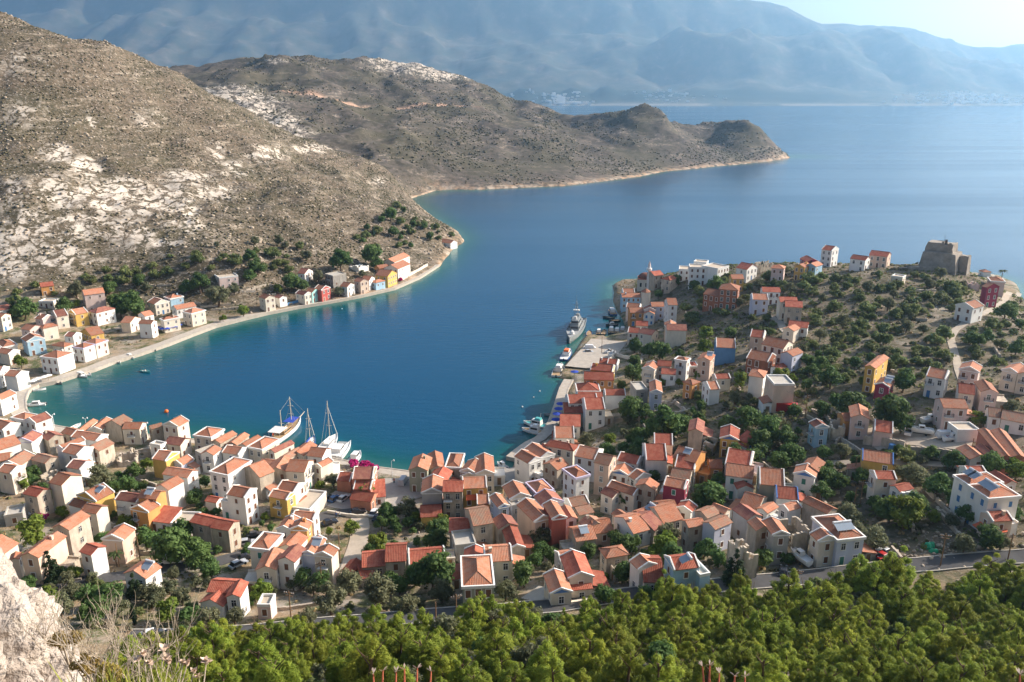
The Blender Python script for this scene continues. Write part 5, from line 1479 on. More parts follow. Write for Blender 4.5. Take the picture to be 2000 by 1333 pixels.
TL = """
68 1032 30 l;83 1010 11 b;192 934 29 o;220 950 18 d;248 944 20 d;65 925 14 d;45 945 12 l;285 905 12 l;265 920 16 d;380 968 18 d;250 1016 20 l;285 1052 25 d;340 1065 36 d;385 1070 30 d;355 1035 22 d;390 1095 22 d;410 1110 22 d;224 1078 15 m;98 1110 19 f;122 1116 14 d;148 1117 14 l;196 1050 12 d;150 1066 10 l;
55 1138 15 d;136 1155 22 o;96 1165 22 l;118 1185 22 o;176 1162 24 d;212 1160 26 d;185 1192 26 d;230 1185 20 o;262 1145 15 f;288 1155 22 o;305 1162 18 o;330 1145 16 o;330 1190 24 l;370 1198 20 d;405 1210 28 o;457 1200 20 o;260 1200 11 c;320 1250 22 o;355 1235 18 d;
508 1156 22 l;534 1153 10 o;490 1170 14 d;572 1140 14 o;590 1130 20 d;622 1135 22 d;612 1148 16 o;645 1170 32 o;680 1138 26 o;738 1152 34 o;762 1135 20 d;598 1206 24 o;724 1200 12 o;686 1028 18 l;738 1060 22 l;722 1075 16 d;642 1038 9 l;756 993 18 d;745 1020 16 d;712 962 20 l;650 935 16 o;626 948 10 l;400 940 12 d;690 905 13 b;713 911 17 b;730 915 12 b;668 891 13 o;702 908 9 b;
792 992 23 o;812 1010 14 l;762 1003 16 d;770 1020 14 d;856 1030 25 d;868 1012 16 l;850 1052 24 d;770 1062 10 d;1060 1044 27 o;1055 1075 18 d;1080 1085 18 d;1024 1122 26 d;1044 1094 16 d;845 1115 38 d;812 1120 24 d;862 1153 27 o;780 1140 22 d;796 1180 24 o;772 1180 18 o;988 1150 25 o;935 1203 26 o;1180 1160 20 d;1262 1158 18 d;
1240 708 14 d;1236 726 20 d;1214 752 11 d;1292 748 9 l;1328 747 9 l;1362 734 9 l;1253 746 7 l;1230 798 26 d;1262 802 18 d;1226 815 14 o;1300 830 38 d;1325 826 28 d;1250 850 18 d;1250 873 22 d;1220 873 14 d;1238 889 22 d;1146 862 21 o;1192 856 14 l;1184 883 18 d;1278 932 14 d;1328 880 12 o;1380 885 14 o;
1448 742 18 l;1526 732 17 l;1550 738 10 l;1578 702 14 d;1460 815 26 d;1424 826 20 d;1500 838 26 d;1536 852 22 d;1488 860 26 d;1516 820 18 o;1436 776 14 o;1604 800 16 d;1546 884 24 d;1524 898 22 d;1470 890 20 d;1432 884 20 d;1610 882 16 d;1618 918 18 d;1664 786 30 d;1640 784 18 d;1624 736 22 d;1686 744 10 l;
1746 806 32 d;1762 826 20 d;1766 742 22 d;1722 860 8 d;1906 816 14 l;1924 822 10 l;1816 882 16 d;1862 900 18 d;1938 904 22 d;1988 914 20 l;1976 792 16 o;
1765 922 16 o;1788 925 24 o;1830 942 24 d;1770 995 34 l;1740 992 28 d;1790 985 24 d;1712 1047 28 o;1675 1035 22 o;1662 1000 24 o;1610 935 22 d;1607 957 20 d;1640 942 18 d;1582 1000 18 l;1680 930 16 d;1712 982 16 d;1860 1015 14 o;1885 1060 20 o;1930 1045 24 d;1957 1058 16 o;1890 1000 18 d;1975 995 18 d;1825 1008 14 l;1525 1085 14 d;1542 1092 12 d;
1220 970 22 d;1392 966 34 d;1406 944 20 d;1370 976 20 d;1200 1056 20 d;1230 1060 22 d;1304 1040 28 o;1300 1064 26 l;1268 1082 18 l;1312 1082 22 d;1376 1070 22 d;1404 1090 18 d;1150 1076 17 d;1260 1126 22 d;1216 1116 22 d;1178 1126 13 l;1436 1110 24 f;1490 1090 20 d;1205 1100 12 o;
1290 680 22 d;1378 648 17 l;1378 676 16 l;1426 646 14 d;1240 672 17 d;1268 682 17 d;1358 556 12 d;1320 546 12 d;1400 556 17 d;1286 572 11 d;1330 690 12 d;
45 602 20 d;32 598 13 f;125 597 15 d;152 592 8 l;258 592 25 d;232 588 18 d;425 572 25 o;390 552 19 d;297 519 10 s;475 605 12 l;435 620 8 l;212 560 13 d;270 547 13 d;362 558 15 d;270 613 11 o;235 607 12 d;40 705 12 l;
542 563 11 l;568 548 21 d;588 555 14 d;665 508 23 d;724 495 23 d;708 532 10 o;662 568 12 o;620 538 14 o;735 513 13 d;502 520 17 d;488 500 14 d;488 537 13 d;729 452 6 c;757 540 6 b;745 528 5 b;782 546 6 b;10 635 8 b;
1568 526 6 c;1583 522 7 c;1488 520 6 c;1960 527 8 m;1896 815 9 m"""
for q in TL.replace('\n', '').split(';'):
    a = q.split(); tree(float(a[0]), float(a[1]), float(a[2]), a[3])
# bushes of the headland and of the left hill, each one its own
def in_poly(x, y, P):
    c = False
    for i in range(len(P)):
        (ax, ay), (bx, by) = P[i], P[(i + 1) % len(P)]
        if (ay > y) != (by > y) and x < ax + (y - ay) / (by - ay) * (bx - ax): c = not c
    return c
def clear_of_houses(x, y, m=.5):
    return all(math.hypot(hx - x, hy - y) > hr + m for hx, hy, hr, _, _ in HINFO)
ROADPX = [(1990,575),(1960,592),(1925,612),(1890,628),(1866,645),(1856,662),(1864,690),(1872,722)]
def scatter(poly, n, rlo, rhi, group, kinds='s', gap=.8):
    xs = [p[0] for p in poly]; ys = [p[1] for p in poly]; k = 0; tries = 0
    while k < n and tries < n * 40:
        tries += 1
        px = rng.uniform(min(xs), max(xs)); py = ys_bias(min(ys), max(ys))
        if not in_poly(px, py, poly): continue
        if any(abs(px - a) < 9 and abs(py - b) < 12 for a, b in ROADPX): continue
        p = hit(px, py)
        r = rng.uniform(rlo, rhi) * (1 if rng.random() < .75 else 1.35); Rm = r * math.hypot(p[0], p[1]) / F
        if p[2] < 1.5 or not clear_of_houses(p[0], p[1], .3 + Rm * .4): continue
        if any(math.hypot(x - p[0], y - p[1]) < (q + Rm) * gap for x, y, q in TREES): continue
        tree(0, 0, 0, rng.choice(kinds), None, group, (p[0], p[1]), Rm); k += 1
def ys_bias(a, b): return a + (b - a) * rng.random() ** 1.1
scatter([(1330,560),(1450,530),(1560,535),(1700,535),(1800,535),(1890,560),(1850,660),(1850,730),(1690,690),(1560,690),(1500,660),(1450,640),(1340,640)], 150, 7, 15, 'bushes scattered over the headland scrub', 'sssso', .56)
scatter([(1890,650),(1990,600),(2000,640),(2000,710),(1890,715),(1878,690)], 22, 8, 14, 'bushes scattered over the headland scrub', 'sssd', .7)
scatter([(1560,700),(1690,700),(1850,730),(1860,770),(1720,720),(1560,790)], 36, 9, 15, 'bushes scattered over the headland scrub', 'sssd', .7)
scatter([(1200,790),(1420,770),(1560,800),(1590,900),(1400,880),(1230,900)], 40, 8, 14, 'bushes on the green slope above the right quay', 'sdo', .6)
scatter([(1560,900),(1690,880),(1870,900),(1870,1000),(1800,1070),(1640,1010),(1560,960)], 20, 9, 15, 'bushes in the gardens on the right', 'sdo', .7)
scatter([(690,470),(770,395),(800,420),(890,465),(860,480),(790,490),(700,490)], 34, 5, 11, 'bushes on the rocky point of the left hill', 'ssd', .6)
scatter([(0,560),(120,545),(300,510),(470,470),(560,480),(640,500),(560,540),(420,600),(250,600),(120,585),(0,600)], 42, 6, 13, 'bushes at the foot of the left hill', 'sso', .7)
scatter([(60,1140),(420,1130),(480,1190),(640,1200),(900,1190),(880,1150),(600,1190),(440,1240),(80,1240)], 26, 9, 16, 'bushes on the bank above the road', 'soo', .7)
scatter([(40,900),(400,960),(560,1010),(480,1090),(200,1090),(60,1010)], 75, 6, 11, 'garden bushes between the houses on the left', 'sldd', .55)
scatter([(760,1000),(1180,1020),(1400,1060),(1500,1100),(1200,1130),(1000,1160),(800,1160)], 60, 7, 12, 'garden bushes between the houses in the centre', 'sodd', .55)
# the pine wood on the near slope
EDGE = [(225,1290),(300,1262),(480,1252),(492,1264),(630,1250),(655,1222),(730,1216),(748,1252),(890,1240),(912,1206),(1050,1200),(1066,1216),(1140,1204),(1162,1172),(1300,1154),(1470,1138),(1482,1166),(1560,1156),(1578,1124),(1740,1110),(1762,1142),(1900,1128),(2080,1110)]
ROADP = ROADPTS[0][0]
pts = []
for k in range(9000):
    x = rng.uniform(-74, 98); y = 136 - 60 * rng.random() ** .85
    if any((x - a) ** 2 + (y - b) ** 2 < (3.35) ** 2 for a, b in pts): continue
    z = G(x, y); px, py = to_px((x, y, z + .4))
    if px < 225 or px > 2120: continue
    lim = np.interp(px, [e[0] for e in EDGE], [e[1] for e in EDGE])
    if py < lim + 8: continue
    if py < lim + 40 and rng.random() < .25: continue
    if not clear_of_houses(x, y, 1.0) or ((ROADP[:, 0] - x) ** 2 + (ROADP[:, 1] - y) ** 2).min() < 3.7 ** 2: continue
    pts.append((x, y))
    if len(pts) > 345: break
for (x, y) in pts:
    px, py = to_px((x, y, G(x, y))); lim = np.interp(px, [e[0] for e in EDGE], [e[1] for e in EDGE])
    Rm = rng.uniform(1.9, 2.7) * rng.choice([.75, 1, 1.15, 1.4])
    if py > lim + 50:
        hh = min((q for q in HINFO if q[1] < 172), key=lambda q: abs(to_px(q)[0] - px) if True else 0)
        t = (py - lim) / (1400 - lim); row = ['a little way below the road', 'a third of the way down the wood', 'halfway down the wood', 'low in the wood', 'at the bottom edge of the picture'][min(4, int(t * 5))]
        lab = ('tall ' if Rm > 2.8 else ('low ' if Rm < 2.0 else '')) + 'pine ' + row + ' under the ' + short(hh[3], 4)
    else:
        lab, _ = place_label(x, y, 'yellow-green pine at the wood edge', 2.0)
    if rng.random() < .10:
        kd = rng.choice('odso'); lb, _ = place_label(x, y, KIND[kd][2] + ' among the pines', 2); tree(0, 0, 0, kd, lb, 'broadleaved trees in the wood', (x, y), Rm * .8); continue
    tree(0, 0, 0, 'p', lab, 'pines of the wood on the near slope', (x, y), Rm)
print('trees', len(TREES), 'pines', len(pts))

# ------------------------------------------------------------------ scrub, weeds and stones (nobody could count them)
def grid_h(g, x, y):
    fx = np.clip((x - g.xs[0]) / g.st, 0, len(g.xs) - 1.001); fy = np.clip((y - g.ys[0]) / g.st, 0, len(g.ys) - 1.001)
    i = fx.astype(int); j = fy.astype(int); fx = fx - i; fy = fy - j; Z = g.Z
    return (Z[j, i] * (1 - fx) + Z[j, i + 1] * fx) * (1 - fy) + (Z[j + 1, i] * (1 - fx) + Z[j + 1, i + 1] * fx) * fy
def blobs(name, x, y, z, s, flat, m, sub=None):
    n = len(x)
    V = ICO_V[None] * s[:, None, None] * np.stack([np.ones(n), np.ones(n), flat], 1)[:, None, :] * (.7 + .6 * nrs.rand(n, 12, 1))
    a = nrs.rand(n) * 6.28; ca, sa = np.cos(a)[:, None], np.sin(a)[:, None]; st = (.8 + .5 * nrs.rand(n))[:, None]
    vx, vy = V[..., 0] * st, V[..., 1] / st
    V = np.stack([vx * ca - vy * sa + x[:, None], vx * sa + vy * ca + y[:, None], V[..., 2] + z[:, None]], -1)
    Fq = (ICO_F[None] + (np.arange(n) * 12)[:, None, None]).reshape(-1, 3)
    return tag(link(name, np_mesh(name, V.reshape(-1, 3), Fq, m)), kind='stuff')
def on_screen(x, y, z, m=40):
    f = y * CP - (z - CAM_Z) * SP; up = y * SP + (z - CAM_Z) * CP
    px = 1000 + F * x / f; py = 666.5 - F * up / f
    return (px > -m) & (px < 2000 + m) & (py > -m) & (py < 1333 + m)
def hill_stuff():
    n = 90000
    x = nrs.uniform(-560, 50, n); y = nrs.uniform(385, 930, n)
    keep = y > 0
    z = np.where((x > GN.xs[0]) & (y < GN.ys[-1]), grid_h(GN, x, y), grid_h(GH, x, y))
    keep = (z > 2) & on_screen(x, y, z) & (WILD_FN(x, y) > .3)
    sd = slab_field(x, y, z); pat = .55 * fbm(x / 22, y / 22, 3, 51) + .9 * fbm(x / 26 + y / 40, z / 3.2, 3, 53)
    keep &= (nrs.rand(n) > sd * 1.15) & (nrs.rand(n) < .42 + 1.5 * pat)
    x, y, z = x[keep], y[keep], z[keep]; k = len(x)
    s = .28 + .72 * nrs.rand(k) ** 2.2
    blobs('scrub', x, y, z + s * .2, s, .55 + .3 * nrs.rand(k), 'scrub_leaf')
    n = 24000
    x = nrs.uniform(-560, 50, n); y = nrs.uniform(385, 930, n)
    z = np.where((x > GN.xs[0]) & (y < GN.ys[-1]), grid_h(GN, x, y), grid_h(GH, x, y))
    keep = (z > 1.2) & on_screen(x, y, z) & (WILD_FN(x, y) > .3) & (nrs.rand(n) < .5 - .45 * fbm(x / 22, y / 22, 3, 51))
    x, y, z = x[keep], y[keep], z[keep]; k = len(x); s = .3 + 1.1 * nrs.rand(k) ** 3
    blobs('boulders', x, y, z + s * .12, s, .5 + .3 * nrs.rand(k), 'loose_stone')
    n = 60000
    x = nrs.uniform(-480, 520, n); y = nrs.uniform(930, 1720, n); z = grid_h(GF, x, y)
    keep = (z > 3) & on_screen(x, y, z) & (nrs.rand(n) < .30 + 1.0 * fbm(x / 60, y / 60, 3, 61) + .9 * fbm(x / 60, z / 7, 3, 63)) & (nrs.rand(n) > slab_field(x, y, z))
    x, y, z = x[keep], y[keep], z[keep]; k = len(x); s = .7 + 1.5 * nrs.rand(k) ** 3
    blobs('scrub', x, y, z + s * .15, s, .5 + .3 * nrs.rand(k), 'scrub_leaf')
hill_stuff()
def town_stuff():
    hp = np.array([(h[0], h[1], h[2]) for h in HINFO])
    def pick(n):
        x = nrs.uniform(-200, 280, n); y = nrs.uniform(74, 470, n); z = grid_h(GN, x, y)
        keep = (z > 1.45) & on_screen(x, y, z) & (WILD_FN(x, y) < .6)
        x, y, z = x[keep], y[keep], z[keep]
        ok = np.ones(len(x), bool)
        for hx, hy, hr in hp: ok &= (x - hx) ** 2 + (y - hy) ** 2 > (hr * .9) ** 2
        for rp in ROADPTS: ok &= ((x[:, None] - rp[0][None, :, 0]) ** 2 + (y[:, None] - rp[0][None, :, 1]) ** 2).min(1) > (rp[1] * .55) ** 2
        return x[ok], y[ok], z[ok]
    x, y, z = pick(42000); k = len(x); pat = fbm(x / 14, y / 14, 3, 71); keep = nrs.rand(k) < .42 + .9 * pat
    x, y, z = x[keep], y[keep], z[keep]; k = len(x)
    s = .22 + .75 * nrs.rand(k) ** 2.4
    # leafy tufts: six crossed blades each plus a low mound
    P = np.repeat(np.stack([x, y, z], 1), 9, 0); S = np.repeat(s, 9)[:, None]; m = len(P)
    u = unit(m); u[:, 2] = np.abs(u[:, 2]) * .8 + .15; t = np.cross(u, unit(m)); t /= np.linalg.norm(t, axis=1)[:, None] + 1e-9
    c = P + u * S * np.array([.8, .8, .6]); t = t * S * .42; b = np.cross(u, t) * 1.1
    V = np.stack([c - t, c - b, c + t, c + b], 1).reshape(-1, 3); Fq = np.arange(4 * m).reshape(m, 4)
    half = int(k * .62) * 9
    tag(link('weeds', np_mesh('weeds', V[:half * 4], Fq[:half], 'weed_leaf')), kind='stuff')
    tag(link('dry_grass', np_mesh('dry_grass', V[half * 4:], Fq[half:] - half * 4, 'straw')), kind='stuff')
    x, y, z = pick(15000); k = len(x); keep = nrs.rand(k) < .5 - .8 * fbm(x / 14, y / 14, 3, 71); x, y, z = x[keep], y[keep], z[keep]; k = len(x); s = .1 + .38 * nrs.rand(k) ** 3
    blobs('stones', x, y, z + s * .2, s, .55 + .3 * nrs.rand(k), 'loose_stone')
town_stuff()
def headland_scrub():
    hp = np.array([(h[0], h[1], h[2]) for h in HINFO]); n = 26000
    x = nrs.uniform(45, 290, n); y = nrs.uniform(135, 470, n); z = grid_h(GN, x, y)
    ok = (z > 4) & on_screen(x, y, z) & (nrs.rand(n) < .34 + .8 * fbm(x / 20, y / 20, 3, 91))
    x, y, z = x[ok], y[ok], z[ok]; ok = np.ones(len(x), bool)
    for hx, hy, hr in hp: ok &= (x - hx) ** 2 + (y - hy) ** 2 > (hr + .4) ** 2
    for rp in ROADPTS: ok &= ((x[:, None] - rp[0][None, :, 0]) ** 2 + (y[:, None] - rp[0][None, :, 1]) ** 2).min(1) > (rp[1] * .55 + .3) ** 2
    x, y, z = x[ok], y[ok], z[ok]; k = len(x); s = .35 + .9 * nrs.rand(k) ** 2.2
    P = np.repeat(np.stack([x, y, z], 1), 16, 0); S = np.repeat(s, 16)[:, None]; m = len(P)
    u = unit(m); u[:, 2] = np.abs(u[:, 2]) * .75 + .1; nn = u + .6 * unit(m); t = np.cross(nn, unit(m)); t /= np.linalg.norm(t, axis=1)[:, None] + 1e-9
    nn /= np.linalg.norm(nn, axis=1)[:, None]; c = P + u * S * .85; t = t * S * .36; b = np.cross(nn, t)
    V = np.stack([c - t, c - b, c + t, c + b], 1).reshape(-1, 3); Fq = np.arange(4 * m).reshape(m, 4)
    a = int(k * .6) * 16
    tag(link('scrub', np_mesh('scrub', V[:a * 4], Fq[:a], 'leaf_shrub')), kind='stuff'); tag(link('scrub', np_mesh('scrub', V[a * 4:], Fq[a:] - a * 4, 'scrub_leaf')), kind='stuff')
headland_scrub()

# ------------------------------------------------------------------ castle, minaret, mill
mat('castle_stone', (.40, .345, .29), .95, var=.4, scale=.35, bump=.15, bscale=1.6)
mat('pale_rock', (.62, .54, .46), .95, var=.3, scale=.8)
def root_at(name, px, py, label, cat, group=None, rz=None, lift=0):
    p = hit(px, py); z = G(p[0], p[1])
    return thing(name, (p[0], p[1], z + lift), label, cat, group, math.atan2(-p[0], p[1]) if rz is None else rz), p
def battered(mb, w0, d0, w1, d1, z0, z1, cx=0, cy=0, rough=0):
    r = []
    n = 6
    for (w_, d_, z) in ((w0, d0, z0), ((w0 + w1) / 2, (d0 + d1) / 2, (z0 + z1) / 2), (w1, d1, z1)):
        ring = []
        for (ax, ay, bx, by) in ((-1, -1, 1, -1), (1, -1, 1, 1), (1, 1, -1, 1), (-1, 1, -1, -1)):
            for k in range(n):
                t = k / n; j = rough * (rng.random() - .5)
                ring.append((cx + (ax + (bx - ax) * t) * w_ / 2 + j, cy + (ay + (by - ay) * t) * d_ / 2 + j, z + (j if z == z1 else 0)))
        r.append(ring)
    mb.rings(r, 0)
def castle():
    o, p = root_at('castle', 1830, 525, 'ruined stone castle tower with sloping walls and flagpole on the headland', 'castle')
    s = math.hypot(p[0], p[1]) / F
    W0, W1, H1 = 63 * s, 52 * s, 27 * s
    o.rotation_euler[2] += R(-12)
    mb = MB(); battered(mb, W0, W0 * .85, W1, W1 * .8, -4, H1, 0, 6, .5); mb.build('lower_tower', ['castle_stone'], o)
    mb = MB(); battered(mb, W1 * .86, W1 * .6, W1 * .80, W1 * .56, H1 - .2, H1 + 15 * s, -1.0, 7, .6)
    mb.build('upper_tower', ['castle_stone'], o)
    mb = MB()
    for k in range(7):
        x = -W1 * .38 + k * W1 * .115
        if rng.random() < .75: mb.box(x, x + W1 * .08, 7 - W1 * .26, 7 - W1 * .22, H1 + 14.6 * s, H1 + 14.6 * s + rng.uniform(.4, 1.3))
    mb.build('battlement', ['castle_stone'], o)
    mb = MB(); battered(mb, 4.6, 6, 3.4, 4.4, -4, H1 * .86, W0 * .56, 8, .4); mb.build('side_buttress', ['castle_stone'], o)
    mb = MB(); mb.tube((0, 6, H1 + 15 * s), (0, 6, H1 + 14 * s + 4.2), .09, .06, 6); mb.build('flagpole', ['iron'], o)
    mb = MB(); mb.box(1.2, 2.2, 6 - W1 * .32, 6 - W1 * .27, H1 + 4, H1 + 6.4); mb.build('window', ['pane'], o)
    p2 = hit(1784, 527)
    r = thing('castle_wall', (p2[0], p2[1], p2[2]), 'broken curtain wall running down left of the castle tower', 'wall', None, math.atan2(-p2[0], p2[1]))
    r['kind'] = 'thing'; mb = MB()
    for k in range(9): mb.slab((k * 1.6 - 6, -.6, .5 + .2 * k + rng.uniform(-.3, .3)), (k * 1.6 - 4.4, -.6, .55 + .2 * k + rng.uniform(-.3, .3)), (k * 1.6 - 4.4, .6, .55 + .2 * k), (k * 1.6 - 6, .6, .5 + .2 * k), 6, 0)
    mb.build('masonry', ['castle_stone'], r)
castle()
def mosque():
    o, p = root_at('mosque', 1262, 562, 'small mosque with red-brown dome and white minaret at the harbour mouth', 'mosque')
    mb = MB(); mb.box(-5, 5, -4, 5, -3, 5.2); mb.build('wall', ['plaster_C'], o)
    mb = MB(); rg = []
    for k in range(7):
        a = k / 6 * math.pi / 2; rg.append([(4.1 * math.cos(a) * math.cos(2 * math.pi * j / 16) - .6, 4.1 * math.cos(a) * math.sin(2 * math.pi * j / 16) + .5, 5.4 + 3.0 * math.sin(a)) for j in range(16)])
    mb.rings(rg, 0); mb.build('dome', ['roof_brown'], o, True)
    mb = MB(); mb.box(-4.9, 4.9, -3.9, 4.9, 5.2, 5.6); mb.build('roof', ['roof_red'], o)
    m = link('minaret', None, o)
    q = at_y(1264, 540, p[1] - 4.5); lx = 1.2
    mb = MB(); mb.box(lx - 1.1, lx + 1.1, -6.2, -4.0, -3, 7); mb.tube((lx, -5.1, 7), (lx, -5.1, 13.2), .85, .75, 12); mb.build('shaft', ['white_trim'], m)
    mb = MB(); mb.tube((lx, -5.1, 11.0), (lx, -5.1, 11.35), 1.45, 1.45, 12); mb.tube((lx, -5.1, 11.35), (lx, -5.1, 12.1), 1.42, 1.42, 12); mb.build('gallery', ['white_trim'], m)
    mb = MB(); mb.tube((lx, -5.1, 13.2), (lx, -5.1, 16.2), .85, .05, 12); mb.build('spire', ['plaster_P'], m)
    for k in (-3, 0, 3):
        mb = MB(); mb.box(k - .5, k + .5, -4.06, -3.98, 1.2, 3.4); mb.build('window', ['pane'], o)
    o, p = root_at('mill_tower', 1260, 600, 'cream octagonal tower with low orange cone roof by the mosque', 'tower')
    mb = MB(); mb.tube((0, 0, -3), (0, 0, 8.2), 2.6, 2.4, 8); mb.build('wall', ['plaster_C'], o)
    mb = MB(); mb.tube((0, 0, 8.2), (0, 0, 9.9), 2.8, .1, 8); mb.build('roof', ['roof_tile'], o)
mosque()

# ------------------------------------------------------------------ boats
mat('hull_white', (.78, .78, .76), .3, .5); mat('hull_blue', (.03, .10, .30), .35, .5); mat('hull_wood', (.26, .13, .06), .5); mat('hull_dark', (.04, .06, .07), .4); mat('hull_grey', (.27, .29, .29), .55, var=.15, scale=.4)
mat('deck_wood', (.40, .27, .15), .7); mat('deck_grey', (.30, .31, .31), .8); mat('deck_white', (.72, .71, .68), .5); mat('mast_pale', (.70, .60, .45), .5); mat('mast_metal', (.62, .62, .60), .35, .5); mat('turquoise', (.10, .42, .42), .5); mat('orange_float', (.75, .16, .03), .4); mat('rope', (.45, .43, .38), .8)
mat('skin', (.45, .28, .20), .6)
def hull_rings(L, B, fb, draft, tr=.75, sheer=.35, n=11):
    """closed sections from stern (x=0) to bow (x=L)"""
    rings = []
    for i in range(n):
        t = i / (n - 1); wv = B / 2 * (1 - max(0, (t - .45) / .55) ** 2.2) * (tr + (1 - tr) * min(1, t / .3)); wv = max(wv, .03)
        zt = fb + sheer * fb * max(0, t - .25) ** 1.6; x = L * t * (1.0) ; xk = L * (t * .93 + .01)
        rings.append([(x, -wv, zt), (x * .995 + .0, -wv * .97, zt * .35), (xk, -wv * .62, -draft * .5), (xk, 0, -draft * (1 - .5 * max(0, t - .6))), (xk, wv * .62, -draft * .5), (x * .995, wv * .97, zt * .35), (x, wv, zt)])
    return rings
def hull(L, B, fb, draft, mh, md, parent, tr=.75, sheer=.35):
    mb = MB(); rs = hull_rings(L, B, fb, draft, tr, sheer); i0 = 0
    n = len(rs[0])
    for r in rs: mb.v += r
    for j in range(len(rs) - 1):
        for k in range(n - 1): mb.f.append((j*n + k, (j+1)*n + k, (j+1)*n + k + 1, j*n + k + 1)); mb.m.append(0)
    mb.f.append(tuple(range(n))); mb.m.append(0); j = len(rs) - 1; mb.f.append(tuple(j*n + k for k in range(n))[::-1]); mb.m.append(0)
    # bulwark rim
    for j in range(len(rs) - 1):
        for (k, s) in ((0, 1), (n - 1, -1)):
            a, b = rs[j][k], rs[j + 1][k]; mb.slab((a[0], a[1] + s * .0, a[2] + .06), (b[0], b[1], b[2] + .06), (b[0], b[1] + s * .14, b[2] + .06), (a[0], a[1] + s * .14, a[2] + .06), .1, 0)
    mb.build('hull', [mh], parent)
    mb = MB()
    for j in range(len(rs) - 1):
        a, b, c, d = rs[j][0], rs[j + 1][0], rs[j + 1][n - 1], rs[j][n - 1]; dz = .22
        mb.face([(a[0], a[1] * .96, a[2] - dz), (b[0], b[1] * .96, b[2] - dz), (c[0], c[1] * .96, c[2] - dz), (d[0], d[1] * .96, d[2] - dz)], 0)
    mb.build('deck', [md], parent)
def cabin(parent, x0, x1, w_, z0, h_, m='deck_white', win=True, slope=.25, name='cabin'):
    mb = MB(); s = slope
    mb.rings([[(x0, -w_/2, z0), (x1, -w_/2*.9, z0), (x1, w_/2*.9, z0), (x0, w_/2, z0)], [(x0 + s*.4, -w_/2*.9, z0 + h_), (x1 - s*h_, -w_/2*.75, z0 + h_), (x1 - s*h_, w_/2*.75, z0 + h_), (x0 + s*.4, w_/2*.9, z0 + h_)]], 0)
    c = mb.build(name, [m], parent)
    if win:
        mb = MB(); zz = z0 + h_ * .62; k = .62
        ys = w_ / 2 * (1 - .1 * k); mb.box(x0 + .3, x1 - s * h_ - .2, -ys - .02, -ys + .04, z0 + h_ * .42, z0 + h_ * .8); mb.box(x0 + .3, x1 - s * h_ - .2, ys - .04, ys + .02, z0 + h_ * .42, z0 + h_ * .8)
        mb.box(x1 - s * h_ * .75, x1 - s * h_ * .45, -w_ * .34, w_ * .34, z0 + h_ * .42, z0 + h_ * .78)
        w2 = mb.build('window_band', ['pane'], c)
    return c
def mast(parent, x, z0, h_, r, m, spreaders=(.35, .65), boom=None, stays=None):
    mb = MB(); mb.tube((x, 0, z0), (x, 0, z0 + h_), r, r * .7, 7); o = mb.build('mast', [m], parent)
    for s in spreaders:
        mb = MB(); mb.tube((x, -1.0, z0 + h_ * s), (x, 1.0, z0 + h_ * s), r * .5, n=5); mb.build('spreader', [m], o)
    if boom: mb = MB(); mb.tube((x, 0, z0 + 1.6), (x - boom, 0, z0 + 1.5), r * .9, r * .8, 7); mb.build('boom', [m], o)
    mb = MB()
    for (a, b) in (stays or []): mb.tube(a, b, .035, n=4)
    if stays: mb.build('rigging', ['rope'], o)
def boat_root(name, stern, bow, label, cat, group):
    a = at_z(*stern, .4); b = at_z(*bow, .4); d = b - a
    return thing(name, (a[0], a[1], 0), label, cat, group, math.atan2(d[1], d[0])), float(np.linalg.norm(d[:2]))
YG = 'yachts moored at the near waterfront'
def gulet():
    o, L = boat_root('gulet', (535, 866), (588, 824), 'white two-masted gulet with wooden deck and blue awning moored bow out', 'sailboat', YG); L = max(18, min(L, 26))
    hull(L, L * .25, 1.7, 1.2, 'hull_white', 'deck_wood', o, .8, .7)
    mb = MB(); mb.tube((L - .6, 0, 2.3), (L + 3, 0, 3.0), .13, .07, 6); mb.build('bowsprit', ['mast_pale'], o)
    cabin(o, L * .25, L * .55, L * .15, 1.5, 1.2, 'deck_wood')
    mb = MB(); mb.slab((L * .52, -1.9, 3.9), (L * .8, -1.5, 3.8), (L * .8, 1.5, 3.8), (L * .52, 1.9, 3.9), .07)
    for (x, y) in ((.53, -1.7), (.53, 1.7), (.79, -1.4), (.79, 1.4)): mb.tube((L * x, y, 1.4), (L * x, y, 3.85), .05, n=4)
    mb.build('blue_awning', ['canvas_blue'], o)
    mb = MB(); mb.slab((L * .02, -2.2, 4.0), (L * .3, -2.3, 4.0), (L * .3, 2.3, 4.0), (L * .02, 2.2, 4.0), .08)
    for (x, y) in ((.04, -2), (.04, 2), (.28, -2), (.28, 2)): mb.tube((L * x, y, 1.4), (L * x, y, 3.95), .05, n=4)
    mb.build('white_awning', ['canvas_white'], o)
    mast(o, L * .66, 1.4, 10.6, .17, 'mast_pale', (.42, .70), 6, [((L * .66, 0, 11.8), (L + 2.8, 0, 3)), ((L * .66, 0, 10), (L + .5, 0, 2.4)), ((L * .66, 0, 11.6), (L * .3, 0, 9.4)), ((L * .66, 0, 9), (L * .6, 2.4, 1.6)), ((L * .66, 0, 9), (L * .6, -2.4, 1.6))])
    mast(o, L * .3, 1.4, 8.4, .15, 'mast_pale', (.45,), 5)
    mb = MB(); mb.tube((.2, .0, 1.6), (-.5, 0, 4.0), .04, n=4); mb.slab((-.45, -.02, 3.9), (.7, -.02, 3.9), (.7, .02, 3.9), (-.45, .02, 3.9), .8, 0); mb.build('flag', ['canvas_red'], o)
gulet()
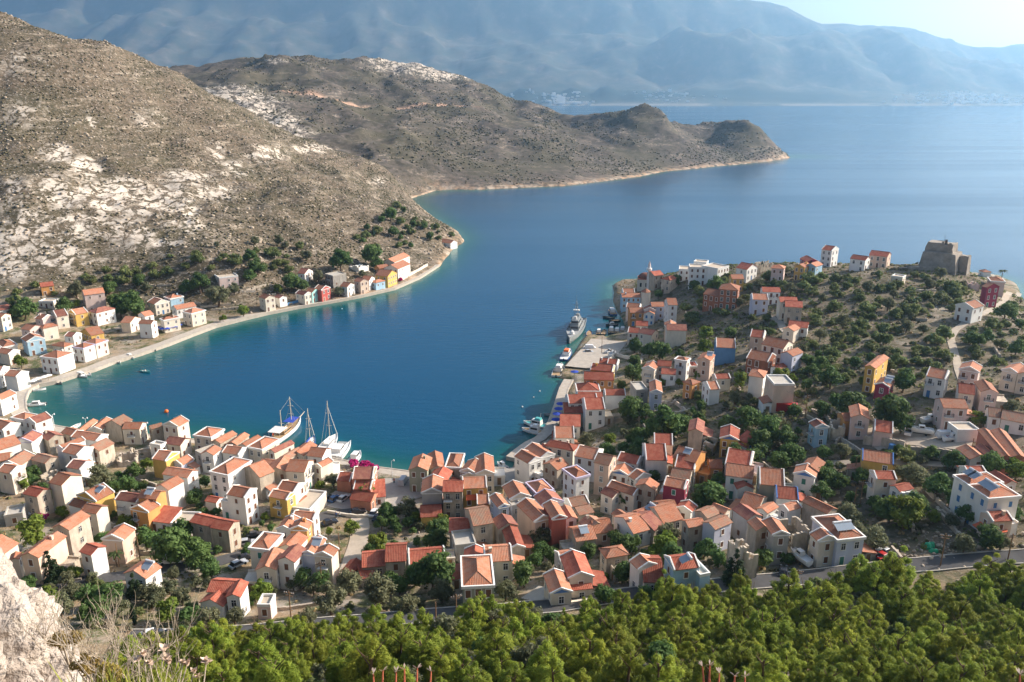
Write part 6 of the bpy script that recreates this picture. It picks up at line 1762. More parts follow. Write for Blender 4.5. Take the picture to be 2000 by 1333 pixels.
def sloop(stern, bow, label, mh, Lmin, hullm='hull_white', genoa=True, beam=.3):
    o, L = boat_root('sailing_yacht', stern, bow, label, 'sailboat', YG); L = max(L, Lmin)
    hull(L, L * beam, 1.2, 1.2, hullm, 'deck_white', o, .8, .3); cabin(o, L * .3, L * .68, L * .17, 1.05, .6)
    mast(o, L * .56, 1.0, mh, .12, 'mast_pale', (.4, .7), L * .38, [((L * .56, 0, mh + .8), (.2, 0, 1.3)), ((L * .56, 0, mh * .7), (L * .54, L * .13, 1.2)), ((L * .56, 0, mh * .7), (L * .54, -L * .13, 1.2))])
    mb = MB(); mb.tube((L * .56, 0, mh * .93), (L * .97, 0, 1.6), .06, .13, 6); mb.build('furled_sail', ['canvas_white'], o)
    mb = MB(); mb.tube((L * .54, 0, 2.75), (L * .22, 0, 2.7), .22, .16, 7); mb.build('sail_cover', ['canvas_blue' if not genoa else 'canvas_white'], o)
    return o
sloop((626, 884), (654, 857), 'white sailing yacht with the tallest mast and furled foresail', 14.2, 13)
sloop((595, 884), (612, 860), 'yacht half hidden behind roofs with a single bare mast', 12.0, 11, 'hull_blue', False)
def catamaran():
    o, L = boat_root('catamaran', (648, 898), (669, 870), 'white catamaran moored beside the tallest mast', 'boat', YG); L = max(L, 12)
    for s in (-1, 1):
        e = link('float_hull', None, o, (0, s * 2.4, 0)); hull(L, 1.9, 1.5, .6, 'hull_white', 'deck_white', e, .9, .15)
    mb = MB(); mb.box(.6, L * .72, -2.4, 2.4, .9, 1.5); mb.build('bridge_deck', ['deck_white'], o)
    cabin(o, L * .2, L * .62, 4.2, 1.5, 1.3, 'deck_white', True, .5)
    mb = MB(); mb.box(L * .74, L * .95, -1.5, 1.5, 1.3, 1.36); mb.build('trampoline', ['deck_grey'], o)
catamaran()
def motor(stern, bow, label, Lmin=6, m='hull_white', top=None, group='motor boats in the harbour', cab=True, name='motorboat', deck='deck_white', fly=False, fb=.9):
    o, L = boat_root(name, stern, bow, label, 'boat', group); L = max(L, Lmin)
    hull(L, min(L * .34, 4.4), fb, .5, m, deck, o, .85, .35)
    if cab:
        c = cabin(o, L * .3, L * .68, min(L * .22, 3), fb - .1, 1.2 if L < 9 else 1.7)
        if fly: cabin(o, L * .32, L * .55, min(L * .18, 2.2), fb + 1.55, .8, top or 'deck_white', False, .4, 'flybridge'); mb = MB(); mb.tube((L * .36, 0, fb + 2.2), (L * .33, 0, fb + 4.2), .06, n=5); mb.build('mast', ['mast_metal'], o)
    else:
        for x in (.3, .55): mb = MB(); mb.box(L * x, L * x + .3, -L * .13, L * .13, fb - .3, fb - .12); mb.build('seat', ['deck_wood'], o)
    mb = MB(); mb.box(-.35, .05, -.25, .25, -.3, fb + .25); mb.build('outboard_motor', ['hull_dark'], o)
    return o
motor((684, 908), (704, 884), 'open white speedboat with seats beside the magenta bougainvillea', 9, group=YG)
motor((1073, 836), (1026, 826), 'white motor cruiser with turquoise foredeck at the blue awnings', 10, 'hull_white', 'turquoise', fly=True, deck='turquoise', group='boats at the right-hand quay')
motor((1067, 848), (1024, 840), 'white wooden fishing boat with raised bow beside the motor cruiser', 9, 'hull_white', fly=True, deck='deck_wood', group='boats at the right-hand quay', name='fishing_boat')
motor((1087, 812), (1066, 810), 'open grey dinghy floating off the blue awnings', 4.5, 'hull_grey', cab=False, group='boats at the right-hand quay', name='dinghy', deck='deck_grey', fb=.6)
motor((1056, 873), (1042, 869), 'small white boat at the corner below the fishing boat', 5, group='boats at the right-hand quay', cab=False)
motor((1086, 736), (1097, 712), 'white and beige ferry boat at the end of the pier', 10, 'hull_white', fly=True, deck='deck_wood', group='boats at the right-hand quay', name='ferry_boat')
motor((1101, 704), (1113, 682), 'blue and white boat with orange canopy behind the warship', 9, 'hull_blue', 'orange_float', fly=True, group='boats at the right-hand quay', name='ferry_boat')
motor((990, 917), (975, 908), 'little white motorboat pulled in beside the big white house', 5, group='boats at the head of the harbour', cab=True)
for (a, b, l, m, cb) in (((1199, 616), (1192, 604), 'navy fishing boat at the mosque quay', 'hull_blue', True), ((1199, 623), (1184, 621), 'low dark boat just below the navy fishing boat', 'hull_dark', False), ((1211, 627), (1194, 628), 'slim dark boat close in at the mosque quay corner', 'hull_dark', False), ((1206, 635), (1186, 636), 'dark green work boat off the mosque quay', 'hull_dark', True),
                        ((1150, 657), (1152, 647), 'first small boat at the back of the pier, next to the warship', 'hull_blue', False), ((1168, 654), (1171, 645), 'second small boat at the back of the pier', 'hull_dark', True), ((1178, 655), (1181, 646), 'third small boat at the back of the pier', 'hull_dark', False), ((1193, 652), (1195, 641), 'dark-canopied boat, middle of the row behind the pier', 'hull_dark', True), ((1204, 652), (1206, 642), 'fifth boat of the row behind the pier', 'hull_dark', True), ((1215, 650), (1217, 640), 'last boat of the row behind the pier, in the corner', 'hull_blue', True)):
    motor(a, b, l, 6, m, group='fishing boats behind the pier', cab=cb, name='fishing_boat', deck='deck_wood')
LG = 'small boats along the left quay'
for (a, b, l, L, m, cb) in (((90, 789), (63, 791), 'white motorboat with radar arch in the left corner of the harbour', 7, 'hull_white', True), ((148, 729), (170, 737), 'pair-side white motorboat below the lilac-framed house', 6, 'hull_white', True), ((158, 727), (178, 733), 'second white motorboat touching the one below the lilac-framed house', 5, 'hull_white', False),
                        ((222, 702), (235, 709), 'white rowing boat near the tamarisk garden', 4, 'hull_white', False), ((247, 694), (261, 700), 'white motorboat moored by the quay garden', 4.5, 'hull_white', True), ((292, 682), (305, 685), 'small grey boat below the blue parasols', 4, 'hull_grey', False),
                        ((108, 746), (121, 750), 'dark-engined dinghy below the pinkish mansion', 4, 'hull_grey', False), ((64, 763), (85, 760), 'flat white skiff at the quay bend', 4.5, 'hull_white', False), ((136, 839), (156, 829), 'white skiff moored behind the near waterfront roofs', 5, 'hull_white', False), ((276, 724), (293, 727), 'turquoise skiff with one person rowing out on the harbour', 4.5, 'turquoise', False)):
    motor(a, b, l, L, m, group=LG, cab=cb, fb=.6)
def warship():
    o, L = boat_root('warship', (1134, 628), (1107, 682), 'grey navy patrol ship with lattice mast moored bow-on at the pier', 'ship', None); L = min(max(L, 32), 38)
    hull(L, 7.6, 2.4, 1.5, 'hull_grey', 'deck_grey', o, .8, .55)
    c = cabin(o, L * .26, L * .62, 5.2, 2.2, 2.4, 'hull_grey'); cabin(o, L * .38, L * .58, 4.2, 4.6, 2.2, 'hull_grey', True, .3, 'bridge')
    mb = MB(); mb.tube((L * .8, 0, 2.8), (L * .8, 0, 4.0), 1.2, .9, 12); mb.tube((L * .8, 0, 4.0), (L * .8, 0, 4.7), .9, .3, 12); mb.tube((L * .8, 0, 3.9), (L * .8 + 3, 0, 4.6), .12, n=6); mb.build('gun_turret', ['deck_white'], o)
    mb = MB()
    for (x, y) in ((-.9, -.9), (.9, -.9), (.9, .9), (-.9, .9)): mb.tube((L * .44 + x, y, 6.6), (L * .44 + x * .2, y * .2, 15), .09, n=4)
    for z in (8.3, 10, 11.7, 13.3):
        r = .9 - (z - 6.6) / 8.4 * .72
        for (a, b) in (((-r, -r), (r, -r)), ((r, -r), (r, r)), ((r, r), (-r, r)), ((-r, r), (-r, -r))): mb.tube((L * .44 + a[0], a[1], z), (L * .44 + b[0], b[1], z + .8), .05, n=4)
    mb.tube((L * .44, -2, 13.2), (L * .44, 2, 13.2), .06, n=4); mb.tube((L * .44, 0, 15), (L * .44, 0, 18), .05, n=4); mb.build('lattice_mast', ['hull_grey'], o)
    mb = MB(); mb.box(L * .42, L * .46, -1.5, 1.5, 10.4, 10.9); mb.tube((L * .5, 0, 7), (L * .5, 0, 8.2), .7, .7, 10); mb.build('radar', ['deck_white'], o)
    mb = MB(); mb.rings([[(L*.28, -1, 4.6), (L*.36, -1, 4.6), (L*.36, 1, 4.6), (L*.28, 1, 4.6)], [(L*.27, -.8, 7.4), (L*.33, -.8, 7.4), (L*.33, .8, 7.4), (L*.27, .8, 7.4)]]); mb.build('funnel', ['hull_grey'], o)
    for s in (-1, 1):
        mb = MB(); mb.tube((L * .12, s * 2.2, 3.0), (L * .26, s * 2.9, 4.6), .55, .55, 8); mb.build('missile_tube', ['hull_grey'], o)
    mb = MB(); mb.tube((L * .07, 0, 2.4), (L * .07, 0, 3.6), .9, .6, 10); mb.tube((L * .07, 0, 3.2), (L * .07 - 2.4, 0, 3.8), .1, n=5); mb.build('stern_gun', ['hull_grey'], o)
warship()
def buoy(px, py, r, m, label):
    p = at_z(px, py, 0); o = thing('buoy', (p[0], p[1], 0), label, 'buoy')
    mb = MB(); rg = []
    for k in range(7):
        a = -math.pi / 2 * .7 + k / 6 * math.pi * .85; rg.append([(r * math.cos(a) * math.cos(2 * math.pi * j / 12), r * math.cos(a) * math.sin(2 * math.pi * j / 12), r * .6 + r * math.sin(a)) for j in range(12)])
    mb.rings(rg, 0); mb.build('float', [m], o, True)
    mb = MB(); mb.tube((0, 0, r * 1.45), (0, 0, r * 1.8), r * .12, n=6); mb.build('ring', ['iron'], o)
buoy(325, 806, .75, 'orange_float', 'large orange mooring buoy floating alone in the harbour')
buoy(1020, 796, .35, 'hull_white', 'white buoy farthest out, off the right-hand quay')
buoy(1054, 765, .3, 'hull_white', 'white buoy between the pier and the blue awnings')
buoy(1042, 777, .25, 'hull_white', 'smallest white buoy off the yellow quay building')
buoy(1098, 761, .45, 'canvas_red', 'red and white buoy close to the pier corner')
buoy(668, 604, .3, 'hull_white', 'white buoy near the lone gabled house of the far quay')
# rower in the turquoise skiff
def person(p, label, top, rz=0, sit=False, group=None):
    o = thing('person', (p[0], p[1], p[2]), label, 'person', group, rz)
    me = bpy.data.meshes.new('body'); 
    if sit: jv = [(0,0,.42),(0,0,.72),(0,.02,.98),(0,.03,1.10),(0,.04,1.26),(-.19,.02,.93),(-.24,.15,.70),(-.16,.38,.66),(.19,.02,.93),(.24,.15,.70),(.16,.38,.66),(-.1,.0,.40),(-.12,.42,.42),(-.12,.5,.05),(.1,.0,.40),(.12,.42,.42),(.12,.5,.05)]
    else: jv = [(0,0,.92),(0,0,1.18),(0,0,1.42),(0,0,1.54),(0,.02,1.70),(-.19,0,1.40),(-.25,.02,1.12),(-.26,.08,.86),(.19,0,1.40),(.25,.02,1.12),(.26,.08,.86),(-.1,0,.88),(-.11,.04,.48),(-.11,0,.05),(.1,0,.88),(.12,-.03,.48),(.13,-.08,.05)]
    ed = [(0,1),(1,2),(2,3),(3,4),(2,5),(5,6),(6,7),(2,8),(8,9),(9,10),(0,11),(11,12),(12,13),(0,14),(14,15),(15,16)]
    rad = [.15,.15,.16,.06,.105,.065,.05,.035,.065,.05,.035,.10,.075,.05,.10,.075,.05]
    mb = MB()
    for (a, b) in ed: mb.tube(jv[a], jv[b], rad[a], rad[b], 7)
    for f in (13, 16): x, y, z = jv[f]; mb.box(x - .05, x + .05, y - .06, y + .18, z - .05, z + .03)
    hx, hy, hz = jv[4]; mb.rings([[(hx + r * math.cos(t * 1.047), hy + r * math.sin(t * 1.047), hz + z) for t in range(6)] for r, z in ((.05, -.12), (.095, -.04), (.10, .05), (.05, .12))], 0)
    mb.build('body', ['skin'], o)
    mb = MB()
    mb.tube((jv[0][0], jv[0][1], jv[0][2] - .06), jv[2], .17, .185, 9); mb.tube(jv[2], jv[5], .1, .085, 7); mb.tube(jv[2], jv[8], .1, .085, 7); mb.tube(jv[5], jv[6], .085, .075, 7); mb.tube(jv[8], jv[9], .085, .075, 7); mb.build('shirt', [top], o)
    mb = MB()
    for (a, b) in ((0, 11), (11, 12), (12, 13), (0, 14), (14, 15), (15, 16)): mb.tube(jv[a], jv[b], rad[a] + .025, rad[b] + .025, 7)
    mb.build('trousers', ['hull_dark'], o)
    mb = MB(); mb.rings([[(hx + r * math.cos(t * 1.047), hy - .015 + r * math.sin(t * 1.047), hz + z) for t in range(6)] for r, z in ((.108, .03), (.11, .08), (.06, .14))], 0); mb.build('hair', ['iron'], o)
sk = at_z(284, 725, .5); person((sk[0], sk[1], .05), 'person in a white shirt sitting in the turquoise skiff', 'hull_white', R(70), True)
for (px, py, l, t, rz) in ((657, 1012, 'person in dark clothes walking left of the parked cars', 'hull_blue', 0.4), (664, 1012, 'person in a light shirt beside the one in dark clothes', 'hull_white', .2), (770, 945, 'person in a red shirt crossing the harbour square', 'canvas_red', 1.0), (820, 952, 'person in pale clothes at the quay edge of the square', 'canvas_white', 2.0)):
    p = hit(px, py); person((p[0], p[1], G(p[0], p[1]) + .14), l, t, rz, group='people walking in the town')

# ------------------------------------------------------------------ cars and other vehicles
for n_, c_ in (('silver', (.45, .46, .48)), ('black', (.02, .02, .025)), ('red', (.42, .03, .025)), ('white', (.75, .75, .74)), ('blue', (.06, .12, .25))): mat('paint_' + n_, c_, .25, .5)
mat('rubber', (.02, .02, .02), .9)
def car_parts(kind):
    out = {}
    mb = MB()
    L, Wd = (4.2, 1.72) if kind != 'van' else (5.0, 1.9)
    hb = .78 if kind != 'van' else 1.0
    prof = [(-L/2, .32), (-L/2, hb * .95), (-L/2 + .25, hb), (L/2 - .9, hb), (L/2 - .1, hb * .80), (L/2, .55), (L/2, .32)]
    mb.rings([[(x, -Wd/2 * (1 if 0 else 1), z) for x, z in prof], [(x, Wd/2, z) for x, z in prof]], 0)
    if kind == 'pickup': mb.box(-L/2 + .05, -.3, -Wd/2 + .02, -Wd/2 + .1, hb, hb + .28); mb.box(-L/2 + .05, -.3, Wd/2 - .1, Wd/2 - .02, hb, hb + .28); mb.box(-L/2 + .01, -L/2 + .09, -Wd/2 + .02, Wd/2 - .02, hb, hb + .28)
    out['body'] = mb
    mb = MB()
    x0, x1 = {'car': (-1.75, .95), 'van': (-2.4, 1.75), 'pickup': (-.3, 1.15)}[kind]; ht = {'car': 1.42, 'van': 2.05, 'pickup': 1.55}[kind]; sb = {'car': .5, 'van': .1, 'pickup': .08}[kind]
    mb.rings([[(x0, -Wd/2 + .04, hb), (x1, -Wd/2 + .04, hb), (x1, Wd/2 - .04, hb), (x0, Wd/2 - .04, hb)], [(x0 + sb, -Wd/2 + .22, ht), (x1 - .75, -Wd/2 + .22, ht), (x1 - .75, Wd/2 - .22, ht), (x0 + sb, Wd/2 - .22, ht)]], 0)
    out['cab'] = mb
    mb = MB(); mb.rings([[(x0 + sb - .02, -Wd/2 + .2, ht), (x1 - .73, -Wd/2 + .2, ht), (x1 - .73, Wd/2 - .2, ht), (x0 + sb - .02, Wd/2 - .2, ht)], [(x0 + sb + .08, -Wd/2 + .28, ht + .06), (x1 - .85, -Wd/2 + .28, ht + .06), (x1 - .85, Wd/2 - .28, ht + .06), (x0 + sb + .08, Wd/2 - .28, ht + .06)]], 0)
    out['roof'] = mb
    mb = MB(); mb.tube((0, -.1, 0), (0, .1, 0), .31, n=12); out['wheel'] = mb
    mb = MB(); mb.box(-.03, .03, -.16, .16, -.07, .07); out['headlight'] = mb
    return {k: v for k, v in out.items()}, L, Wd
CARM = {}
def car(px, py, kind, paint, deg, label, group='parked vehicles', loc=None):
    p = hit(px, py) if loc is None else loc
    z = max(G(p[0] + dx, p[1] + dy) for dx in (-1, 0, 1) for dy in (-1, 0, 1)) + .13
    o = thing({'car': 'parked_car', 'van': 'parked_van', 'pickup': 'pickup_truck'}[kind], (p[0], p[1], z), label, {'car': 'car', 'van': 'van', 'pickup': 'pickup truck'}[kind], group, R(deg))
    if (kind, paint) not in CARM:
        ps, L, Wd = car_parts(kind)
        CARM[(kind, paint)] = ({k: v.mesh({'cab': 'window_band'}.get(k, k), [{'body': paint, 'cab': paint if kind == 'van' else 'pane', 'roof': paint, 'wheel': 'rubber', 'headlight': 'tank'}[k]]) for k, v in ps.items()}, L, Wd)
    ms, L, Wd = CARM[(kind, paint)]
    link('body', ms['body'], o); link('window_band' if kind != 'van' else 'cab', ms['cab'], o); link('roof', ms['roof'], o)
    for sx in (-1, 1):
        for sy in (-1, 1): link('wheel', ms['wheel'], o, (sx * L * .31, sy * (Wd / 2 - .08), .31))
    for sy in (-1, 1): link('headlight', ms['headlight'], o, (L / 2, sy * .55, .6))
for a in [(640, 978, 'car', 'paint_black', 60, 'black car at the left of the parking yard row'), (654, 979, 'car', 'paint_blue', 62, 'dark blue car, middle of the parking yard row'), (671, 978, 'car', 'paint_white', 65, 'white car beside the low salmon building'), (699, 1004, 'car', 'paint_black', 20, 'dark domed car parked in the open below the salmon house'),
          (731, 1006, 'car', 'paint_white', 80, 'white car under trees at the right of the square street'), (738, 1016, 'car', 'paint_black', 78, 'black car behind the white car under the trees'), (644, 1026, 'car', 'paint_black', 35, 'black car by the white house wall at the lane'), (483, 1066, 'car', 'paint_silver', 15, 'silver car beside the half-ruined stone house'), (499, 1050, 'car', 'paint_black', 20, 'dark car above the silver one at the half-ruined house'),
          (482, 1096, 'car', 'paint_black', 30, 'black car in front of the grey cream house'), (466, 1108, 'car', 'paint_silver', 50, 'grey car below the black one at the lane bend'), (334, 1102, 'van', 'paint_white', 10, 'white van half under the dark trees'), (300, 1250, 'car', 'paint_white', 15, 'white car on the road at its left end'), (312, 1251, 'car', 'paint_black', 15, 'dark car right behind the white one on the road'),
          (788, 945, 'van', 'paint_silver', 80, 'grey van next to the olive grey house on the square'), (1153, 683, 'van', 'paint_white', 0, 'white van parked out on the pier'), (1190, 690, 'pickup', 'paint_white', 40, 'white pickup at the walled court'), (1150, 690, 'car', 'paint_silver', 0, 'silver car in front of the white van on the pier'),
          (1730, 1088, 'pickup', 'paint_silver', 120, 'silver pickup by the lavender double house'), (1718, 1092, 'car', 'paint_red', 120, 'red car left of the silver pickup'), (1731, 1106, 'car', 'paint_red', 100, 'second red car at the road edge below the silver pickup'), (1529, 1124, 'car', 'paint_black', 70, 'black car under the great ruin near the road'), (1847, 858, 'van', 'paint_white', 0, 'cream box van in the boat yard'), (1864, 862, 'pickup', 'paint_red', 10, 'red pickup between the box van and the red sheds'), (1773, 850, 'pickup', 'paint_white', 60, 'white pickup at the top of the boat yard'), (75, 1003, 'car', 'paint_white', 30, 'white car in the shade left of the big lime green tree')]:
    car(*a)
# boats standing ashore in the yard
def dry_boat(px, py, L, deg, label, m='hull_white'):
    p = hit(px, py); o = thing('boat_on_trailer', (p[0], p[1], G(p[0], p[1]) + .9), label, 'boat', 'boats ashore in the yard', R(deg))
    hull(L, L * .34, .9, .5, m, 'deck_white', o, .85, .35); cabin(o, L * .35, L * .65, L * .2, .8, 1.0)
    mb = MB(); mb.box(L * .1, L * .8, -.08, .08, -.75, -.5)
    for s in (-1, 1): mb.tube((L * .3, s * L * .13, -.6), (L * .3, s * L * .16, -.6), .3, n=10)
    mb.build('trailer', ['iron'], o)
dry_boat(1800, 830, 6, 20, 'white boat ashore beside the big tree, bow towards the yard'); dry_boat(1822, 852, 6, 160, 'white boat on a trailer at the left of the box van'); dry_boat(1842, 866, 5.5, 10, 'white cabin boat in front of the box van'); dry_boat(1580, 1112, 6, 110, 'white open hull standing on the lane by the great ruin'); dry_boat(1190, 700, 5, 50, 'white dinghy on the pier paving', 'hull_white')

# ------------------------------------------------------------------ poles, lamps, parasols, low walls
def pole_mesh(h_):
    mb = MB(); mb.tube((0, 0, -.6), (0, 0, h_), .14, .10, 7); p = mb.mesh('shaft', ['wood'])
    mb = MB(); mb.box(-1.0, 1.0, -.06, .06, h_ - .55, h_ - .42); mb.box(-.7, .7, -.06, .06, h_ - 1.1, h_ - .98); c = mb.mesh('crossarm', ['wood'])
    mb = MB()
    mb.tube((0, 0, 0), (0, 0, .22), .055, .03, 6); return p, c, mb.mesh('insulator', ['tank'])
PM = pole_mesh(7.5)
POLES = []
def pole(px, py, label, h_=7.5, arm=True):
    p = hit(px, py); z = G(p[0], p[1]); o = thing('utility_pole', (p[0], p[1], z), label, 'utility pole', 'wooden utility poles', rng.uniform(-.6, .6), (1, 1, h_ / 7.5))
    link('shaft', PM[0], o)
    if arm:
        link('crossarm', PM[1], o)
        for x in (-.9, -.5, .5, .9): link('insulator', PM[2], o, (x, 0, 7.5 - .42))
    POLES.append((p[0], p[1], z + h_ - .4))
for a in [(570, 1222, 'utility pole on the bank right of the white garage'), (630, 1158, 'utility pole among the trees below the lavender house'), (892, 1222, 'utility pole at the roadside left of the grey white-framed house', 6.5), (852, 1218, 'thin pole at the roadside behind the wood', 4.5, False), (1836, 1108, 'utility pole on the rubbish-strewn verge at the right'), (1680, 985, 'utility pole between the barn and the iron balcony house', 6), (1668, 990, 'bent street lamp pole above the stone barn', 5, False),
          (1521, 795, 'utility pole before the brown brick block'), (1572, 818, 'utility pole right of the brown brick block'), (1668, 935, 'pole beside the yellow long house', 6, False), (1968, 1095, 'utility pole near the right end of the road', 6), (275, 1102, 'pole beside the peach house', 7, False), (233, 1108, 'pole in front of the small white house', 6, False), (665, 1100, 'pole on the lower lane', 8, False), (1318, 625, 'pole beside the tall pale house on the headland'), (1125, 842, 'pole between the double red roof and the quay', 5, False), (1894, 900, 'pole in front of the red sheds', 6, False), (1175, 692, 'tall lamp pole on the pier', 8, False), (1554, 1158, 'short pole at the edge of the wood below the double house', 5)]:
    pole(*a)
def wires():
    for (i, j) in ((0, 1), (2, 3), (7, 8), (5, 6)):
        a, b = Vector(POLES[i]), Vector(POLES[j]); d = (b - a); sd = Vector((-d.y, d.x, 0)).normalized()
        o = thing('power_line', tuple(a), f'sagging wires strung between poles near pixel-thin pole pair', 'power line')
        lab = {0: 'sagging wires from the garage pole to the trees', 2: 'sagging wires along the road by the grey white-framed house', 7: 'sagging wires in front of the brown brick block', 5: 'sagging wires above the stone barn'}[i]; o['label'] = lab
        for off in (-.8, 0, .8):
            mb = MB(); pr = None
            for k in range(9):
                t = k / 8; q = d * t + sd * off + Vector((0, 0, -.9 * 4 * t * (1 - t)))
                if pr is not None: mb.tube(pr, q, .018, n=3, cap=False)
                pr = q
            mb.build('wire', ['iron'], o)
wires()
def lamp(px, py, label, two=True):
    p = at_z(px, py, 1.4); o = thing('street_lamp', (p[0], p[1], 1.4), label, 'street lamp', 'street lamps on the near quay')
    mb = MB(); mb.tube((0, 0, -.2), (0, 0, 5.2), .09, .06, 7); mb.build('post', ['tank'], o)
    for s in ((-1, 1) if two else (1,)):
        mb = MB(); mb.tube((0, 0, 5.1), (s * .7, 0, 5.5), .04, n=5); mb.tube((s * .7, 0, 5.2), (s * .7, 0, 5.65), .22, .16, 8); mb.build('lamp_head', ['tank'], o)
lamp(171, 846, 'lamp post rising behind the left warehouse of the waterfront'); lamp(288, 856, 'lamp post behind the cream house with flower-hung balcony'); lamp(339, 860, 'lamp post behind the tall cream waterfront house'); lamp(405, 868, 'lamp post behind the hip roof left of the orange row'); lamp(835, 938, 'lamp post at the square next to the olive grey house'); lamp(766, 932, 'short white beacon-like post on the square quay', False); lamp(107, 838, 'post at the water beside the white gabled house', False)
def parasol(px, py, m, label, group, flat=False):
    p = hit(px, py); z = max(G(p[0], p[1]), 1.35)
    o = thing('parasol', (p[0], p[1], z), label, 'parasol', group)
    mb = MB(); mb.tube((0, 0, -.1), (0, 0, 2.6), .04, n=5); mb.build('pole', ['wood'], o)
    mb = MB(); mb.tube((0, 0, 2.05), (0, 0, 2.6), 1.7, .05, 8); mb.build('canopy', [m], o)
BP = 'blue parasols on the left quay'
for i, (x, y) in enumerate(((308, 648), (318, 650), (327, 650), (335, 647), (342, 646), (350, 643))): parasol(x, y, 'canvas_blue', ['blue parasol at the left end of the row below the white gabled house', 'second blue parasol from the left below the white gabled house', 'third blue parasol from the left, between two houses', 'fourth blue parasol, below the bright red roof', 'fifth blue parasol, below the bright red roof', 'blue parasol at the right end of the row'][i], BP)
for i, (x, y) in enumerate(((1095, 806), (1091, 816), (1088, 826), (1086, 835), (1122, 736))): parasol(x, y, 'canvas_blue', ['topmost deep blue awning on the right-hand quay', 'second deep blue awning from the top on the right-hand quay', 'third deep blue awning from the top on the right-hand quay', 'lowest deep blue awning on the right-hand quay', 'deep blue awning at the gap beside the pier'][i], 'blue awnings on the right-hand quay')
for i, (x, y) in enumerate(((75, 752), (86, 748), (95, 744), (66, 757))): parasol(x, y, 'canvas_white', ['white parasol left of the pinkish mansion', 'second white parasol near the pinkish mansion', 'white parasol closest to the pinkish mansion', 'white parasol nearest the quay bend'][i], 'white parasols at the left quay')
def awning_quad(pxs, m, label, z=2.6):
    P = [hit(x, y, z) for x, y in pxs]; c = sum(P) / 4; g = G(c[0], c[1])
    o = thing('canopy_frame', (c[0], c[1], g), label, 'awning')
    mb = MB(); Q = [(p[0] - c[0], p[1] - c[1], z) for p in P]; mb.slab(*Q[::-1], .08, 0); mb.build('cloth', [m], o)
    for q in Q: mb = MB(); mb.tube((q[0], q[1], -.5), (q[0], q[1], z), .06, n=5); mb.build('post', ['wood'], o)
awning_quad([(1532, 1062), (1570, 1062), (1570, 1074), (1540, 1078)], 'canvas_tan', 'tan awning stretched over the terrace of the grey house')
awning_quad([(1945, 1032), (1968, 1030), (1968, 1038), (1948, 1042)], 'canvas_red', 'red porch awning in front of the tan house')
awning_quad([(185, 750), (225, 742), (228, 752), (190, 760)], 'canvas_white', 'white shade cloth behind the quay at the left village') if False else None
def low_wall(pxs, h_, m, label, th=.5):
    P = dens([hit(x, y)[:2] for x, y in pxs], 1.2); c = P[len(P) // 2]
    o = thing('garden_wall', (c[0], c[1], G(*c)), label, 'wall', 'garden walls'); o['kind'] = 'thing'
    mb = MB(); z0 = G(*c)
    for a, b in zip(P[:-1], P[1:]):
        d = b - a; n = np.array([-d[1], d[0]]) / (np.linalg.norm(d) + 1e-9) * th / 2; zt = (G(*a) + G(*b)) / 2 + h_ + rng.uniform(-.1, .1)
        mb.slab(*[(q[0] - c[0], q[1] - c[1], zt - z0) for q in (a - n, b - n, b + n, a + n)], h_ + 1.2, 0)
    mb.build('masonry', [m], o)
for a in [([(1690, 893), (1640, 860), (1632, 868)], 1.2, 'plaster_S', 'stone wall climbing beside the weathered pink gable'), ([(1775, 893), (1830, 897), (1880, 906)], 3.0, 'plaster_S', 'high stone retaining wall below the boat yard'), ([(1685, 868), (1720, 872), (1765, 880)], 2.6, 'plaster_S', 'stone retaining wall below the low pink house'), ([(1840, 830), (1870, 833), (1902, 838)], 1.0, 'plaster_P', 'pink garden wall in front of the L-shaped dark roof'),
          ([(1185, 713), (1200, 695), (1255, 706), (1250, 712)], 1.3, 'plaster_C', 'pale wall round the court behind the pier'), ([(640, 1003), (700, 1012), (740, 1010)], .9, 'plaster_C', 'pale wall along the street below the parking yard'), ([(1740, 1078), (1760, 1100), (1768, 1108)], 1.4, 'plaster_S', 'grey wall beside the red cars'), ([(1265, 806), (1310, 812), (1360, 800)], 1.0, 'plaster_S', 'dry stone wall around the sunken ruin'),
          ([(560, 597), (598, 586)], 1.2, 'plaster_B', 'bright blue wall on the far quay beside the white gable'), ([(785, 548), (835, 520)], 1.6, 'plaster_C', 'cream terrace wall behind the bathing quay'), ([(70, 1146), (160, 1136)], .8, 'plaster_S', 'low stone wall along the left road'), ([(640, 1178), (560, 1192), (520, 1196)], .8, 'plaster_S', 'rubble wall on the bank below the big olive'), ([(1090, 1170), (1080, 1188), (1150, 1178)], .9, 'plaster_C', 'concrete kerb wall in front of the blue pediment house'), ([(1520, 930), (1560, 960), (1640, 965)], 1.0, 'plaster_S', 'stone terrace wall right of the blue pediment gable'), ([(470, 850), (470, 851)], 0, 'plaster_S', '')]:
    if a[3]: low_wall(*a)
